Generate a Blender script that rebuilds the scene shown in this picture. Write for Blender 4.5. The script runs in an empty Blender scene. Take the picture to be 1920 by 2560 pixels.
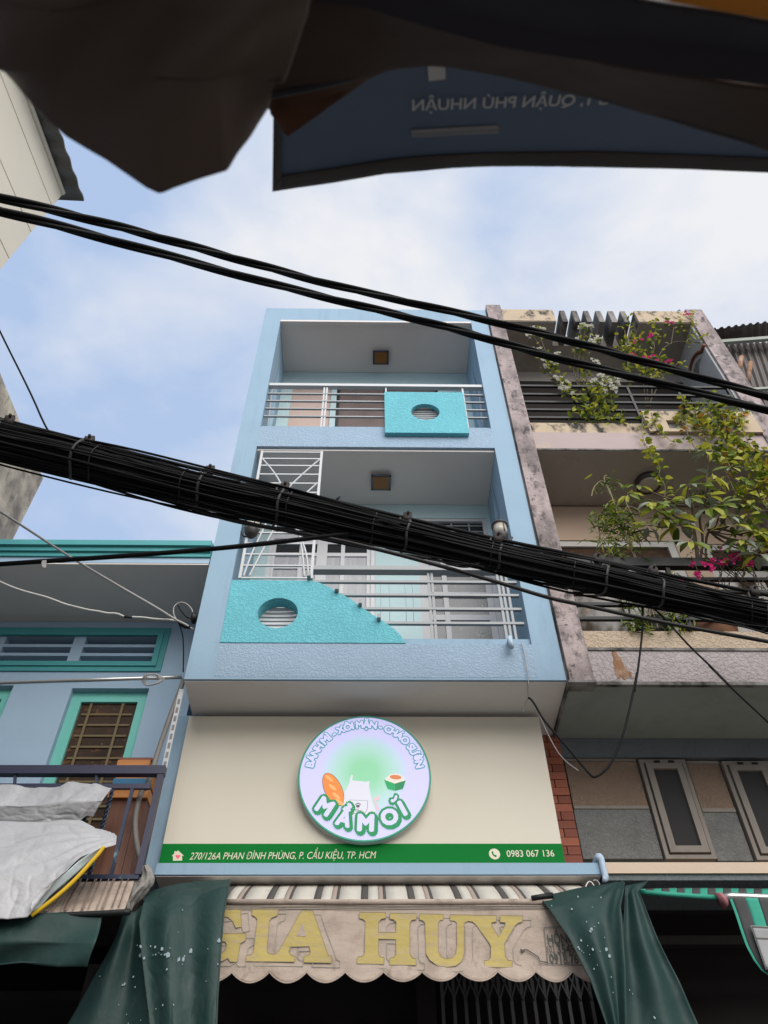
import bpy, bmesh, math, random
from mathutils import Vector, Matrix
random.seed(7)
scene = bpy.context.scene
COL = scene.collection
R = math.radians

# ------------------------------------------------------------------ camera
cam_data = bpy.data.cameras.new('camera')
cam = bpy.data.objects.new('camera', cam_data)
COL.objects.link(cam)
cam.matrix_world = Matrix(((0.99985, -0.00630, -0.01585, 0.0),
                           (-0.01515, -0.75465, -0.65596, -5.6),
                           (-0.00783, 0.65610, -0.75463, 1.3),
                           (0, 0, 0, 1)))
cam.matrix_world = Matrix.Translation((0, -5.6, 1.3)) @ Matrix(((0.99985454, -0.00629816, -0.01585057),
                           (-0.01515238, -0.75464565, -0.65595758),
                           (-0.00783023, 0.65610234, -0.75463131))).to_4x4()
cam_data.sensor_fit = 'VERTICAL'
cam_data.sensor_height = 24.0
cam_data.lens = 18.802
cam_data.clip_start = 0.05
cam_data.clip_end = 2000
cam_data.dof.use_dof = True
cam_data.dof.focus_distance = 7.5
cam_data.dof.aperture_fstop = 4.5
scene.camera = cam

# ------------------------------------------------------------------ sky and sun
SUN_EL, SUN_AZ = R(38), R(161)          # azimuth measured from +y (north) clockwise
w = bpy.data.worlds.new('World')
scene.world = w
w.use_nodes = True
nt = w.node_tree
for n in list(nt.nodes): nt.nodes.remove(n)
def wn(t, **k):
    n = nt.nodes.new(t)
    for a, b in k.items(): setattr(n, a, b)
    return n
out = wn('ShaderNodeOutputWorld')
bg = wn('ShaderNodeBackground')
sky = wn('ShaderNodeTexSky', sky_type='NISHITA', sun_disc=False)
sky.sun_elevation = SUN_EL; sky.sun_rotation = SUN_AZ
sky.air_density = 1.0; sky.dust_density = 2.0; sky.ozone_density = 1.5
bg.inputs['Strength'].default_value = 0.12
tc = wn('ShaderNodeTexCoord')
mp = wn('ShaderNodeMapping'); mp.inputs['Scale'].default_value = (1.0, 1.0, 1.5); mp.inputs['Location'].default_value = (0.35, 0.2, 0.1)
no = wn('ShaderNodeTexNoise'); no.inputs['Scale'].default_value = 2.6; no.inputs['Detail'].default_value = 9; no.inputs['Roughness'].default_value = 0.52
no.inputs['Distortion'].default_value = 0.35
rp = wn('ShaderNodeValToRGB'); rp.color_ramp.elements[0].position = 0.375; rp.color_ramp.elements[1].position = 0.65
rp.color_ramp.elements[0].color = (0.0, 0.0, 0.0, 1); rp.color_ramp.elements[1].color = (1.0, 1.0, 1.0, 1)
mix = wn('ShaderNodeMixRGB'); mix.inputs['Color2'].default_value = (6.9, 7.05, 7.9, 1)
nt.links.new(tc.outputs['Generated'], mp.inputs['Vector'])
nt.links.new(mp.outputs['Vector'], no.inputs['Vector'])
sep = wn('ShaderNodeSeparateXYZ'); nt.links.new(tc.outputs['Generated'], sep.inputs[0])
bias = wn('ShaderNodeMath', operation='MULTIPLY_ADD'); bias.inputs[1].default_value = 0.30     # thicker cloud towards +x
nt.links.new(sep.outputs['X'], bias.inputs[0]); nt.links.new(no.outputs['Fac'], bias.inputs[2])
nt.links.new(bias.outputs[0], rp.inputs['Fac'])
cc = wn('ShaderNodeMixRGB'); cc.inputs['Color1'].default_value = (4.0, 5.2, 7.4, 1); cc.inputs['Color2'].default_value = (7.9, 7.95, 8.15, 1)
nt.links.new(rp.outputs['Color'], cc.inputs['Fac']); nt.links.new(cc.outputs['Color'], mix.inputs['Color2'])
mix.inputs['Fac'].default_value = 0.90
nt.links.new(sky.outputs['Color'], mix.inputs['Color1'])
nt.links.new(mix.outputs['Color'], bg.inputs['Color'])
nt.links.new(bg.outputs['Background'], out.inputs['Surface'])

sl = bpy.data.lights.new('sun', 'SUN'); sl.energy = 3.7; sl.angle = R(60); sl.color = (1.0, 0.96, 0.9)
sun = bpy.data.objects.new('sun', sl); COL.objects.link(sun)
d = Vector((math.sin(SUN_AZ) * math.cos(SUN_EL), math.cos(SUN_AZ) * math.cos(SUN_EL), math.sin(SUN_EL)))
sun.rotation_euler = d.to_track_quat('Z', 'Y').to_euler(); sun.location = (0, -20, 30)

vs = scene.view_settings
vs.view_transform = 'Standard'; vs.look = 'None'; vs.exposure = 0.0; vs.gamma = 1.0; vs.use_curve_mapping = False
try:
    scene.cycles.use_denoising = True
    scene.cycles.max_bounces = 8
except Exception: pass

# ------------------------------------------------------------------ materials
MATS = {}
def mat(name, col, rough=0.75, bump=None, var=0.0, vscale=3.0, metal=0.0, spec=0.3, emit=None, estr=1.0, alpha=None,
        stain=None, stretch=(1, 1, 1), trans=0.0, coat=0.0):
    """principled material; bump = list of (kind, scale, strength, distance); stain = list of (colour, scale, lo, hi, stretch)"""
    m = bpy.data.materials.new(name); m.use_nodes = True; t = m.node_tree
    b = t.nodes['Principled BSDF']
    b.inputs['Roughness'].default_value = rough; b.inputs['Metallic'].default_value = metal
    b.inputs['Specular IOR Level'].default_value = spec
    L = t.links.new
    tcn = t.nodes.new('ShaderNodeTexCoord')
    def mapped(st):
        mm = t.nodes.new('ShaderNodeMapping'); mm.inputs['Scale'].default_value = st
        L(tcn.outputs['Object'], mm.inputs['Vector']); return mm.outputs['Vector']
    c = None
    rgb = t.nodes.new('ShaderNodeRGB'); rgb.outputs[0].default_value = (*col, 1); c = rgb.outputs[0]
    if var:
        n = t.nodes.new('ShaderNodeTexNoise'); n.inputs['Scale'].default_value = vscale; n.inputs['Detail'].default_value = 6
        L(mapped(stretch), n.inputs['Vector'])
        r = t.nodes.new('ShaderNodeMapRange'); r.inputs['From Min'].default_value = .25; r.inputs['From Max'].default_value = .75
        r.inputs['To Min'].default_value = 1 - var; r.inputs['To Max'].default_value = 1 + var
        L(n.outputs['Fac'], r.inputs['Value'])
        v = t.nodes.new('ShaderNodeVectorMath'); v.operation = 'SCALE'
        L(c, v.inputs[0]); L(r.outputs[0], v.inputs['Scale']); c = v.outputs[0]
    for (sc, ss, lo, hi, st) in (stain or []):
        n = t.nodes.new('ShaderNodeTexNoise'); n.inputs['Scale'].default_value = ss; n.inputs['Detail'].default_value = 8; n.inputs['Roughness'].default_value = .65
        L(mapped(st), n.inputs['Vector'])
        r = t.nodes.new('ShaderNodeMapRange'); r.inputs['From Min'].default_value = lo; r.inputs['From Max'].default_value = hi
        L(n.outputs['Fac'], r.inputs['Value'])
        x = t.nodes.new('ShaderNodeMixRGB'); x.inputs['Color2'].default_value = (*sc, 1)
        L(r.outputs[0], x.inputs['Fac']); L(c, x.inputs['Color1']); c = x.outputs[0]
    L(c, b.inputs['Base Color'])
    prev = None
    for bb in (bump or []):
        kind, s, st, dist = bb[:4]; stv = bb[4] if len(bb) > 4 else (1, 1, 1)
        if kind == 'voronoi':
            n = t.nodes.new('ShaderNodeTexVoronoi'); n.feature = 'SMOOTH_F1'; n.inputs['Scale'].default_value = s; o = n.outputs['Distance']
        elif kind == 'crack':
            n = t.nodes.new('ShaderNodeTexVoronoi'); n.feature = 'DISTANCE_TO_EDGE'; n.inputs['Scale'].default_value = s; o = n.outputs['Distance']
        else:
            n = t.nodes.new('ShaderNodeTexNoise'); n.inputs['Scale'].default_value = s; n.inputs['Detail'].default_value = 4
            n.inputs['Distortion'].default_value = 0.8 if kind == 'stucco' else 0.0; o = n.outputs['Fac']
        L(mapped(stv), n.inputs['Vector'])
        if kind == 'stucco':
            r = t.nodes.new('ShaderNodeValToRGB'); r.color_ramp.elements[0].position = .43; r.color_ramp.elements[1].position = .56
            L(o, r.inputs['Fac']); o = r.outputs['Color']
        bn = t.nodes.new('ShaderNodeBump'); bn.inputs['Strength'].default_value = st; bn.inputs['Distance'].default_value = dist
        L(o, bn.inputs['Height'])
        if prev: L(prev, bn.inputs['Normal'])
        prev = bn.outputs['Normal']
    if prev: L(prev, b.inputs['Normal'])
    if emit:
        b.inputs['Emission Color'].default_value = (*emit, 1); b.inputs['Emission Strength'].default_value = estr
    if alpha is not None: b.inputs['Alpha'].default_value = alpha
    if trans:
        tr = t.nodes.new('ShaderNodeBsdfTranslucent'); L(c, tr.inputs['Color'])
        mx = t.nodes.new('ShaderNodeMixShader'); mx.inputs['Fac'].default_value = trans
        L(b.outputs[0], mx.inputs[1]); L(tr.outputs[0], mx.inputs[2])
        L(mx.outputs[0], t.nodes['Material Output'].inputs['Surface'])
    MATS[name] = m
    return m

DARKST = (0.035, 0.033, 0.03)
blue = mat('blue_paint', (.26, .38, .485), .7, [('noise', 40, .12, .01), ('noise', 3, .15, .02)], .05, 1.2, stain=[((.215, .31, .39), 2.2, .52, .76, (3, 3, .18)), ((.17, .26, .35), 1.3, .56, .85, (1, 1, .35)), ((.13, .18, .22), 7, .68, .85, (1, 1, .25))])
blue_st = mat('blue_stucco', (.30, .405, .515), .7, [('stucco', 46, .6, .007), ('noise', 90, .35, .004)], .05, 2.0)
blue_grey = mat('blue_reveal', (.44, .53, .60), .75, [('noise', 30, .1, .01)], .04, 1.5)
teal_st = mat('teal_stucco', (.135, .46, .53), .68, [('stucco', 44, .65, .008), ('noise', 90, .35, .004)], .06, 2.0)
soffit_m = mat('soffit_paint', (.68, .64, .61), .85, [('noise', 8, .1, .02)], .05, 1.1)
white_in = mat('white_plaster', (.66, .66, .66), .8, [('noise', 20, .1, .01)], .03)
paleteal = mat('pale_teal_wall', (.42, .55, .565), .75, [('noise', 20, .1, .01)], .04)
white_metal = mat('white_metal', (.46, .47, .48), .4, None, .05, 4, spec=.5, stain=[((.25, .2, .16), 9, .68, .8, (1, 1, 1))])
grey_metal = mat('grey_metal', (.25, .262, .27), .4, None, .06, 4, spec=.5, stain=[((.1, .09, .08), 6, .66, .78, (1, 1, 1))])  # on the railing bars this grey blends lit tops with shaded undersides
black_iron = mat('black_iron', (.012, .013, .014), .5, None, .2, 6, spec=.25)
screen_pane = mat('grey_screen_pane', (.04, .039, .039), .8, None, .12, 3, spec=.15)
dark_glass = mat('dark_glass', (.02, .022, .024), .08, [('noise', 2.5, .04, .02)], spec=.6)
brown_glass = mat('brown_glass', (.05, .03, .02), .12, [('noise', 2.0, .04, .02)], .4, 3, spec=.55, stain=[((.17, .075, .03), 9, .56, .66, (1, 1, 1.6)), ((.16, .15, .14), 13, .66, .70, (1, 1, 1.4))])
frost = mat('frosted_glass', (.105, .11, .115), .35, [('crack', 22, .35, .006), ('noise', 50, .3, .004)], .12, 12, spec=.5, stain=[((.55, .57, .58), 17, .66, .70, (1, 1, 1.8))])
curtain_pane = mat('curtained_pane', (.38, .38, .40), .45, [('noise', 6, .3, .02, (6, 1, .4))], .12, 8, stretch=(3, 1, .3))
pinkwall = mat('pinkish_wall', (.50, .38, .33), .8, None, .05)
browndoor = mat('brown_curtain', (.16, .12, .11), .8, [('noise', 8, .4, .02, (5, 1, .2))], .2, 3)
cream_board = mat('cream_board', (.60, .55, .45), .5, [('noise', 2.0, .05, .03)], .02, 1.0, spec=.35)
green_strip = mat('green_strip', (.002, .16, .025), .6, spec=.08)
cream_print = mat('cream_print', (.66, .62, .47), .5)
heart_pink = mat('pink_print', (.85, .12, .2), .5)
teal_corn = mat('teal_moulding', (.07, .31, .32), .55, [('noise', 30, .1, .006)], .08, 2)
teal_frame = mat('teal_frame', (.17, .53, .46), .5, None, .05, 3)
left_blue = mat('left_house_paint', (.335, .455, .575), .75, [('noise', 25, .1, .01)], .04, 1.0, stain=[((.25, .34, .46), 1.0, .55, .9, (1, 1, .3))])
pink_pl = mat('weathered_pink_plaster', (.38, .31, .30), .85, [('crack', 9, .35, .012), ('noise', 18, .5, .02)], .10, 2.5,
              stain=[((.30, .24, .22), 2.2, .5, .75, (1, 1, .5)), ((.15, .125, .12), 2.6, .44, .66, (1, 1, .45)), ((.06, .052, .05), 7, .53, .66, (1, 1, .6)), ((.05, .045, .042), 24, .58, .68, (1, 1, 1)), ((.50, .42, .40), 7, .60, .72, (1, 1, 1))])
pink_st = mat('weathered_pink_stucco', (.37, .325, .32), .85, [('stucco', 27, .75, .009)], .08, 2.2,
              stain=[((.24, .20, .19), 2.0, .55, .8, (1, 1, .5))])
pink_band = mat('pink_band', (.40, .32, .305), .85, [('noise', 30, .3, .01)], .06, 2.0,
              stain=[((.50, .38, .24), 1.6, .6, .75, (1, 1, 1)), (DARKST, 5, .66, .82, (1, 1, .6))])
cream_weath = mat('weathered_cream', (.47, .37, .26), .85, [('noise', 20, .4, .015)], .08, 2.0,
              stain=[(DARKST, 4.5, .50, .60, (1, 1, .6)), ((.33, .26, .2), 9, .6, .8, (1, 1, 1))])
peach_st = mat('peach_stucco', (.44, .345, .25), .8, [('stucco', 27, .75, .009)], .06, 2.0, stain=[((.25, .19, .14), 3, .62, .8, (1, 1, .5))])
cream_plain = mat('plain_cream', (.55, .43, .33), .8, [('noise', 20, .3, .01)], .05, 2, stain=[((.25, .2, .16), 5, .66, .85, (1, 1, .6))])
mould_conc = mat('mouldy_concrete', (.24, .225, .21), .9, [('noise', 25, .5, .015)], .15, 3, stain=[(DARKST, 3.0, .42, .62, (1, 1, .4))])
pink_soff = mat('pink_house_soffit', (.37, .335, .30), .85, [('noise', 6, .2, .02)], .08, 1.3, stain=[((.25, .19, .15), 1.8, .55, .8, (1, 1, 1))])
green_soff = mat('grey_green_soffit', (.27, .30, .275), .85, [('noise', 6, .2, .02)], .08, 1.3, stain=[((.2, .21, .19), 2, .5, .8, (1, 1, 1))])
grey_white = mat('grey_white_plaster', (.48, .47, .45), .85, [('noise', 10, .2, .01)], .06, 2)
peach_wall = mat('peach_wall', (.50, .37, .27), .8, [('noise', 14, .2, .01)], .06, 1.5)
brown_panel = mat('brown_stucco_panel', (.25, .175, .125), .85, [('stucco', 36, .7, .008), ('noise', 80, .3, .004)], .10, 3, stain=[((.16, .12, .09), 3, .5, .75, (1, 1, 1))])
grey_panel = mat('grey_stucco_panel', (.185, .185, .175), .85, [('stucco', 36, .7, .008), ('noise', 80, .3, .004)], .10, 3, stain=[((.12, .12, .115), 3, .5, .75, (1, 1, 1))])
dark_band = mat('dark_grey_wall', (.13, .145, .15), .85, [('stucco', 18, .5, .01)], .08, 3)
old_frame = mat('weathered_window_frame', (.235, .205, .175), .65, None, .08, 6, stain=[((.16, .14, .12), 6, .58, .78, (1, 1, .4))])
brick_a = mat('terracotta_brick', (.33, .105, .06), .75, [('noise', 40, .3, .006)], .2, 5)
brick_b = mat('dark_terracotta_brick', (.22, .07, .045), .75, [('noise', 40, .3, .006)], .2, 5)
mortar = mat('mortar', (.10, .045, .03), .9)
rust = mat('rust', (.22, .115, .06), .9, [('noise', 40, .5, .01)], .35, 8, stain=[((.36, .25, .19), 9, .48, .62, (1, 1, .5))])
corr = mat('rusty_corrugated_metal', (.085, .072, .065), .6, [('noise', 30, .3, .006)], .25, 2.5, metal=.2, stretch=(1, 1, .25), stain=[((.05, .045, .04), 2.5, .5, .7, (2, 2, .2))])
green_steel = mat('pale_green_steel', (.28, .31, .27), .6, None, .1, 3)
cream_clad = mat('cream_cladding', (.70, .65, .55), .6, [('noise', 6, .1, .01)], .04, 1.2)
cement_roof = mat('grey_fibre_cement', (.13, .125, .12), .9, [('noise', 20, .4, .01)], .2, 3)
stain_wall = mat('mould_stained_render', (.52, .46, .36), .9, [('noise', 14, .4, .02)], .1, 2, stain=[((.17, .15, .135), 1.4, .40, .64, (1, 1, .8)), ((.045, .04, .04), 5, .55, .74, (1, 1, .7))])
cable_m = mat('black_cable_sheath', (.0035, .0035, .004), .6, None, .2, 8, spec=.12)
cable_d = mat('dusty_cable_sheath', (.010, .009, .009), .5, None, .25, 9, spec=.3)
grey_cable = mat('grey_cable_sheath', (.33, .32, .31), .5, None, .1, 5)
white_cable = mat('white_cable_sheath', (.62, .60, .56), .5, None, .1, 5)
strap_m = mat('grey_strap', (.035, .035, .036), .5, None, .25, 15)
clamp_m = mat('rusty_clamp', (.028, .019, .016), .6, None, .4, 15)
conduit_m = mat('grey_conduit', (.20, .185, .17), .6, None, .1, 5)
navy = mat('navy_iron', (.024, .025, .055), .45, None, .1, 5, spec=.5)
worn_navy = mat('worn_blue_iron', (.035, .045, .08), .5, None, .1, 5, stain=[((.16, .24, .27), 9, .56, .64, (1, 1, .6)), ((.10, .05, .03), 12, .58, .68, (1, 1, .6))])
steel = mat('galvanised_steel', (.45, .45, .44), .3, None, .1, 6, metal=.7)
wood = mat('brown_wood', (.15, .055, .028), .45, [('noise', 6, .1, .01, (8, 8, .5))], .25, 4, stretch=(6, 6, .4), spec=.5)
orange_wood = mat('orange_wood', (.42, .17, .05), .5, None, .15, 5, stretch=(.6, 4, 4))
blue_paint2 = mat('blue_painted_board', (.02, .12, .22), .5)
tarp_white = mat('white_plastic_tarp', (.45, .45, .46), .42, [('noise', 5, .55, .05), ('stucco', 5, .25, .012), ('noise', 22, .25, .008)], .06, 2, spec=.45, trans=.12, stain=[((.36, .36, .36), 3, .55, .8, (1, 1, 1))])
tarp_blue = mat('pale_blue_tarp_lining', (.56, .66, .70), .5, [('noise', 5, .3, .04)], .05, 2)
yellow_m = mat('yellow_paint', (.62, .40, .02), .45, None, .1, 6, stain=[((.3, .25, .15), 8, .62, .75, (1, 1, 1))])
tarp_green = mat('dark_green_tarp', (.0125, .037, .033), .55, [('noise', 3, .35, .05), ('noise', 9, .2, .012), ('noise', 40, .15, .004)], .12, 1.5, spec=.25, stain=[((.03, .05, .047), 2.5, .5, .8, (1, 1, .5)), ((.055, .07, .068), 7, .6, .8, (1, 1, .3))])
speck_m = mat('pale_paint_drop', (.25, .32, .345), .6)
cloth_grey = mat('grey_wrapped_cloth', (.26, .245, .225), .9, [('noise', 14, .6, .04)], .15, 6)
canvas = mat('beige_canvas', (.40, .325, .27), .9, [('noise', 6, .5, .03, (.7, 1, 1.4)), ('crack', 7, .2, .008, (.6, 1, 1.6)), ('noise', 70, .3, .003)], .10, 4, stain=[((.30, .24, .195), 4, .48, .66, (1, 1, 1)), ((.22, .175, .14), 12, .57, .74, (1, 1, .6))])
canvas_y = mat('yellow_canvas_print', (.41, .325, .115), .9, [('noise', 6, .5, .03, (.7, 1, 1.4)), ('crack', 7, .2, .008, (.6, 1, 1.6)), ('noise', 70, .3, .003)], .10, 4, stain=[((.38, .30, .19), 16, .50, .70, (.35, 1, 2.0))])
print_grey = mat('faded_green_print', (.30, .285, .24), .85, [('noise', 5, .3, .04, (.6, 1, 2.5))], .1, 3)
print_line = mat('thin_grey_print', (.26, .22, .14), .85)
print_dark = mat('dark_faded_print', (.105, .105, .092), .85)
stripe_w = mat('cream_stripe_canvas', (.50, .47, .41), .85, [('noise', 20, .2, .01)], .06, 3, stain=[((.2, .18, .16), 6, .64, .8, (1, 1, 1))])
stripe_k = mat('charcoal_stripe_canvas', (.075, .068, .062), .85, None, .1, 3)
stripe_p = mat('taupe_stripe_canvas', (.33, .265, .22), .85, None, .08, 3)
stripe_g = mat('green_stripe_canvas', (.035, .29, .20), .75, [('noise', 8, .3, .03)], .08, 3)
stripe_d = mat('dark_stripe_canvas', (.055, .055, .055), .8, [('noise', 8, .3, .03)], .1, 3)
brown_tarp = mat('brown_tarp', (.068, .046, .036), .6, [('noise', 4, .5, .04)], .25, 3)
dark_fab = mat('black_fabric', (.020, .017, .022), .7, [('noise', 5, .3, .03)], .2, 3)
brown_fab = mat('dark_brown_fabric', (.040, .022, .015), .75, [('noise', 5, .3, .03)], .15, 3)
rust_fab = mat('rust_orange_fabric', (.062, .026, .012), .75, [('noise', 5, .3, .03)], .2, 3)
orange_fab = mat('orange_canopy_fabric', (.55, .24, .04), .8, None, .1, 2, trans=.35)
banner_m = mat('slate_blue_banner', (.12, .16, .22), .6, [('noise', 4, .4, .03)], .12, 3, trans=.25)
banner_hem = mat('grey_banner_hem', (.055, .052, .05), .7, None, .3, 6)
banner_txt = mat('pale_banner_print', (.45, .46, .46), .7, None, .1, 4)
asphalt = mat('asphalt', (.13, .125, .12), .9, [('noise', 60, .3, .01)], .15, 2)
interior = mat('shade_dark_interior', (.018, .015, .013), .9, None, .2, 2)  # near-black base colour carries the shade inside shops and rooms
gate_m = mat('dark_folding_gate', (.10, .10, .105), .5, None, .2, 3)
leafA = mat('green_leaf', (.15, .205, .024), .5, None, .35, 2.0, trans=.35)
leafB = mat('yellow_green_leaf', (.37, .37, .04), .5, None, .3, 2.0, trans=.4)
leafC = mat('dark_green_leaf', (.07, .11, .022), .45, None, .35, 2.0, trans=.25)
leafD = mat('grey_green_leaf', (.15, .175, .12), .4, None, .25, 2.0, trans=.2, spec=.5)
leafO = mat('orange_dry_leaf', (.34, .17, .03), .6, None, .3, 2.0, trans=.3)
stem_m = mat('brown_stem', (.10, .075, .05), .85, None, .3, 6)
stem_g = mat('dry_pale_stem', (.22, .18, .11), .85, None, .3, 6)
flower_w = mat('white_petal', (.72, .70, .60), .6, None, .06, 4, trans=.3)
flower_p = mat('magenta_petal', (.72, .05, .26), .6, None, .2, 4, trans=.3)
terracotta = mat('terracotta_pot', (.24, .12, .07), .8, None, .2, 4)
lamp_dark = mat('bronze_lamp_metal', (.035, .03, .028), .45, None, .1, 5, spec=.5)
lamp_glass = mat('opal_lamp_glass', (.42, .39, .33), .3)
amber = mat('amber_glass', (.23, .105, .028), .3, [('noise', 25, .3, .004)], .15, 6)
blue_glass = mat('blue_bevelled_glass', (.06, .085, .12), .15, None, .1, 6, spec=.5)
pipe_blue = mat('pale_blue_pipe', (.40, .50, .60), .5, None, .08, 5)
red_brown = mat('red_brown_trim', (.20, .075, .05), .7, None, .1, 4)
disc_rim = mat('lightbox_green_rim', (.05, .35, .22), .4)
disc_side = mat('lightbox_white_side', (.60, .59, .55), .5)

# ------------------------------------------------------------------ geometry helpers
OFF = {}
class MB:
    def __init__(s): s.v = []; s.f = []; s.smooth = False
    def add(s, vs, fs):
        o = len(s.v); s.v += [Vector(p) for p in vs]; s.f += [tuple(i + o for i in q) for q in fs]; return s
    def box(s, x0, x1, y0, y1, z0, z1):
        return s.add([(x0, y0, z0), (x1, y0, z0), (x1, y1, z0), (x0, y1, z0), (x0, y0, z1), (x1, y0, z1), (x1, y1, z1), (x0, y1, z1)],
                     [(0, 3, 2, 1), (4, 5, 6, 7), (0, 1, 5, 4), (1, 2, 6, 5), (2, 3, 7, 6), (3, 0, 4, 7)])
    def prism(s, poly, vec):
        """polygon (any winding) extruded along vec, concave polygons allowed"""
        poly = [Vector(p) for p in poly]; vec = Vector(vec); n = len(poly)
        fs = [tuple(range(n)), tuple(range(2 * n - 1, n - 1, -1))]
        for i in range(n):
            j = (i + 1) % n; fs.append((i, i + n, j + n, j))
        return s.add(poly + [p + vec for p in poly], fs)
    def bar(s, p, q, w, h, up=(0, 0, 1)):
        p, q = Vector(p), Vector(q); d = (q - p).normalized(); up = Vector(up)
        if abs(d.dot(up)) > .99: up = Vector((0, 1, 0))
        a = d.cross(up).normalized(); b = a.cross(d)
        c = [(-1, -1), (1, -1), (1, 1), (-1, 1)]
        vs = [p + a * (w / 2 * i) + b * (h / 2 * j) for i, j in c] + [q + a * (w / 2 * i) + b * (h / 2 * j) for i, j in c]
        return s.add(vs, [(3, 2, 1, 0), (4, 5, 6, 7), (0, 1, 5, 4), (1, 2, 6, 5), (2, 3, 7, 6), (3, 0, 4, 7)])
    def tube(s, pts, r, n=6, cap=True):
        pts = [Vector(p) for p in pts]; m = len(pts); vs = []; fs = []
        ref = Vector((0.13, 0.21, 0.97))
        for i, p in enumerate(pts):
            t = (pts[min(i + 1, m - 1)] - pts[max(i - 1, 0)])
            if t.length < 1e-9: t = Vector((1, 0, 0))
            t.normalize()
            a = t.cross(ref)
            if a.length < .05: a = t.cross(Vector((1, 0, 0)))
            a.normalize(); b = t.cross(a)
            rr = r[i] if isinstance(r, (list, tuple)) else r
            for k in range(n):
                an = 2 * math.pi * k / n
                vs.append(p + a * (rr * math.cos(an)) + b * (rr * math.sin(an)))
        for i in range(m - 1):
            for k in range(n):
                k2 = (k + 1) % n
                fs.append((i * n + k, i * n + k2, (i + 1) * n + k2, (i + 1) * n + k))
        if cap: fs += [tuple(range(n - 1, -1, -1)), tuple((m - 1) * n + k for k in range(n))]
        s.smooth = True
        return s.add(vs, fs)
    def sheet(s, rows, thick=.003, nu=24, nv=12, amp=0.0, freq=3.0, seed=0, wave=None):
        """cloth: rows = list of polylines lofted one into the next; resampled to nu x nv; with thickness"""
        rows = [resample(r, nu) for r in rows]; k = len(rows); grid = []
        for j in range(nv + 1):
            t = j / nv * (k - 1); i = min(int(t), k - 2); f = t - i
            grid.append([rows[i][a].lerp(rows[i + 1][a], f) for a in range(nu + 1)])
        nrm = []
        for j in range(nv + 1):
            rowN = []
            for a in range(nu + 1):
                du = grid[j][min(a + 1, nu)] - grid[j][max(a - 1, 0)]; dv = grid[min(j + 1, nv)][a] - grid[max(j - 1, 0)][a]
                nn = du.cross(dv)
                rowN.append(nn.normalized() if nn.length > 1e-9 else Vector((0, -1, 0)))
            nrm.append(rowN)
        from mathutils import noise
        front = []; back = []
        for j in range(nv + 1):
            for a in range(nu + 1):
                p = grid[j][a].copy(); q = nrm[j][a]
                h = 0
                if amp: h += amp * (noise.noise(p * freq + Vector((seed, 0, 0))) + .4 * noise.noise(p * freq * 2.7 + Vector((0, seed, 3))))
                if wave: h += wave(a / nu, j / nv)
                front.append(p + q * h); back.append(p + q * (h - thick))
        N = nu + 1; M = len(front); fs = []
        for j in range(nv):
            for a in range(nu):
                i = j * N + a
                fs.append((i, i + 1, i + N + 1, i + N)); fs.append((M + i, M + i + N, M + i + N + 1, M + i + 1))
        for a in range(nu):
            fs.append((a, M + a, M + a + 1, a + 1)); i = nv * N + a; fs.append((i, i + 1, M + i + 1, M + i))
        for j in range(nv):
            i = j * N; fs.append((i, i + N, M + i + N, M + i)); i = j * N + nu; fs.append((i, M + i, M + i + N, i + N))
        s.smooth = True
        return s.add(front + back, fs)
    def mesh(s, name, off=Vector((0, 0, 0))):
        me = bpy.data.meshes.new(name)
        me.from_pydata([tuple(p - off) for p in s.v], [], s.f)
        if s.smooth: me.polygons.foreach_set('use_smooth', [True] * len(me.polygons))
        me.update(); return me
    def build(s, name, m, parent=None, label=None, cat=None, group=None, kind=None, normals=True):
        off = OFF.get(parent.name, Vector((0, 0, 0))) if parent else Vector((0, 0, 0))
        me = s.mesh(name, off)
        if normals:
            bm = bmesh.new(); bm.from_mesh(me); bmesh.ops.recalc_face_normals(bm, faces=bm.faces); bm.to_mesh(me); bm.free()
        if isinstance(m, (list, tuple)):
            for q in m: me.materials.append(q)
        else: me.materials.append(m)
        o = bpy.data.objects.new(name, me); COL.objects.link(o)
        if parent: o.parent = parent; OFF[o.name] = off
        tag(o, label, cat, group, kind); return o

def resample(pl, n):
    pl = [Vector(p) for p in pl]; L = [0]
    for a, b in zip(pl, pl[1:]): L.append(L[-1] + (b - a).length)
    o = []
    for i in range(n + 1):
        t = L[-1] * i / n; k = 0
        while k < len(L) - 2 and L[k + 1] < t: k += 1
        seg = L[k + 1] - L[k]
        o.append(pl[k].lerp(pl[k + 1], (t - L[k]) / seg if seg > 0 else 0))
    return o
def smooth(pl, it=2):
    pl = [Vector(p) for p in pl]
    for _ in range(it):
        q = [pl[0]]
        for a, b in zip(pl, pl[1:]): q += [a.lerp(b, .25), a.lerp(b, .75)]
        q.append(pl[-1]); pl = q
    return pl
def tag(o, label=None, cat=None, group=None, kind=None):
    if label: o['label'] = label
    if cat: o['category'] = cat
    if group: o['group'] = group
    if kind: o['kind'] = kind
    return o
def thing(name, loc, label, cat, group=None):
    o = bpy.data.objects.new(name, None); o.location = loc; o.empty_display_size = .2; COL.objects.link(o)
    OFF[o.name] = Vector(loc); return tag(o, label, cat, group)
def box(name, m, parent, x0, x1, y0, y1, z0, z1, **k): return MB().box(x0, x1, y0, y1, z0, z1).build(name, m, parent, **k)
def ring(c, ax, ay, r, n, ry=None):
    ry = ry or r
    return [Vector(c) + Vector(ax) * (r * math.cos(2 * math.pi * i / n)) + Vector(ay) * (ry * math.sin(2 * math.pi * i / n)) for i in range(n)]
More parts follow.
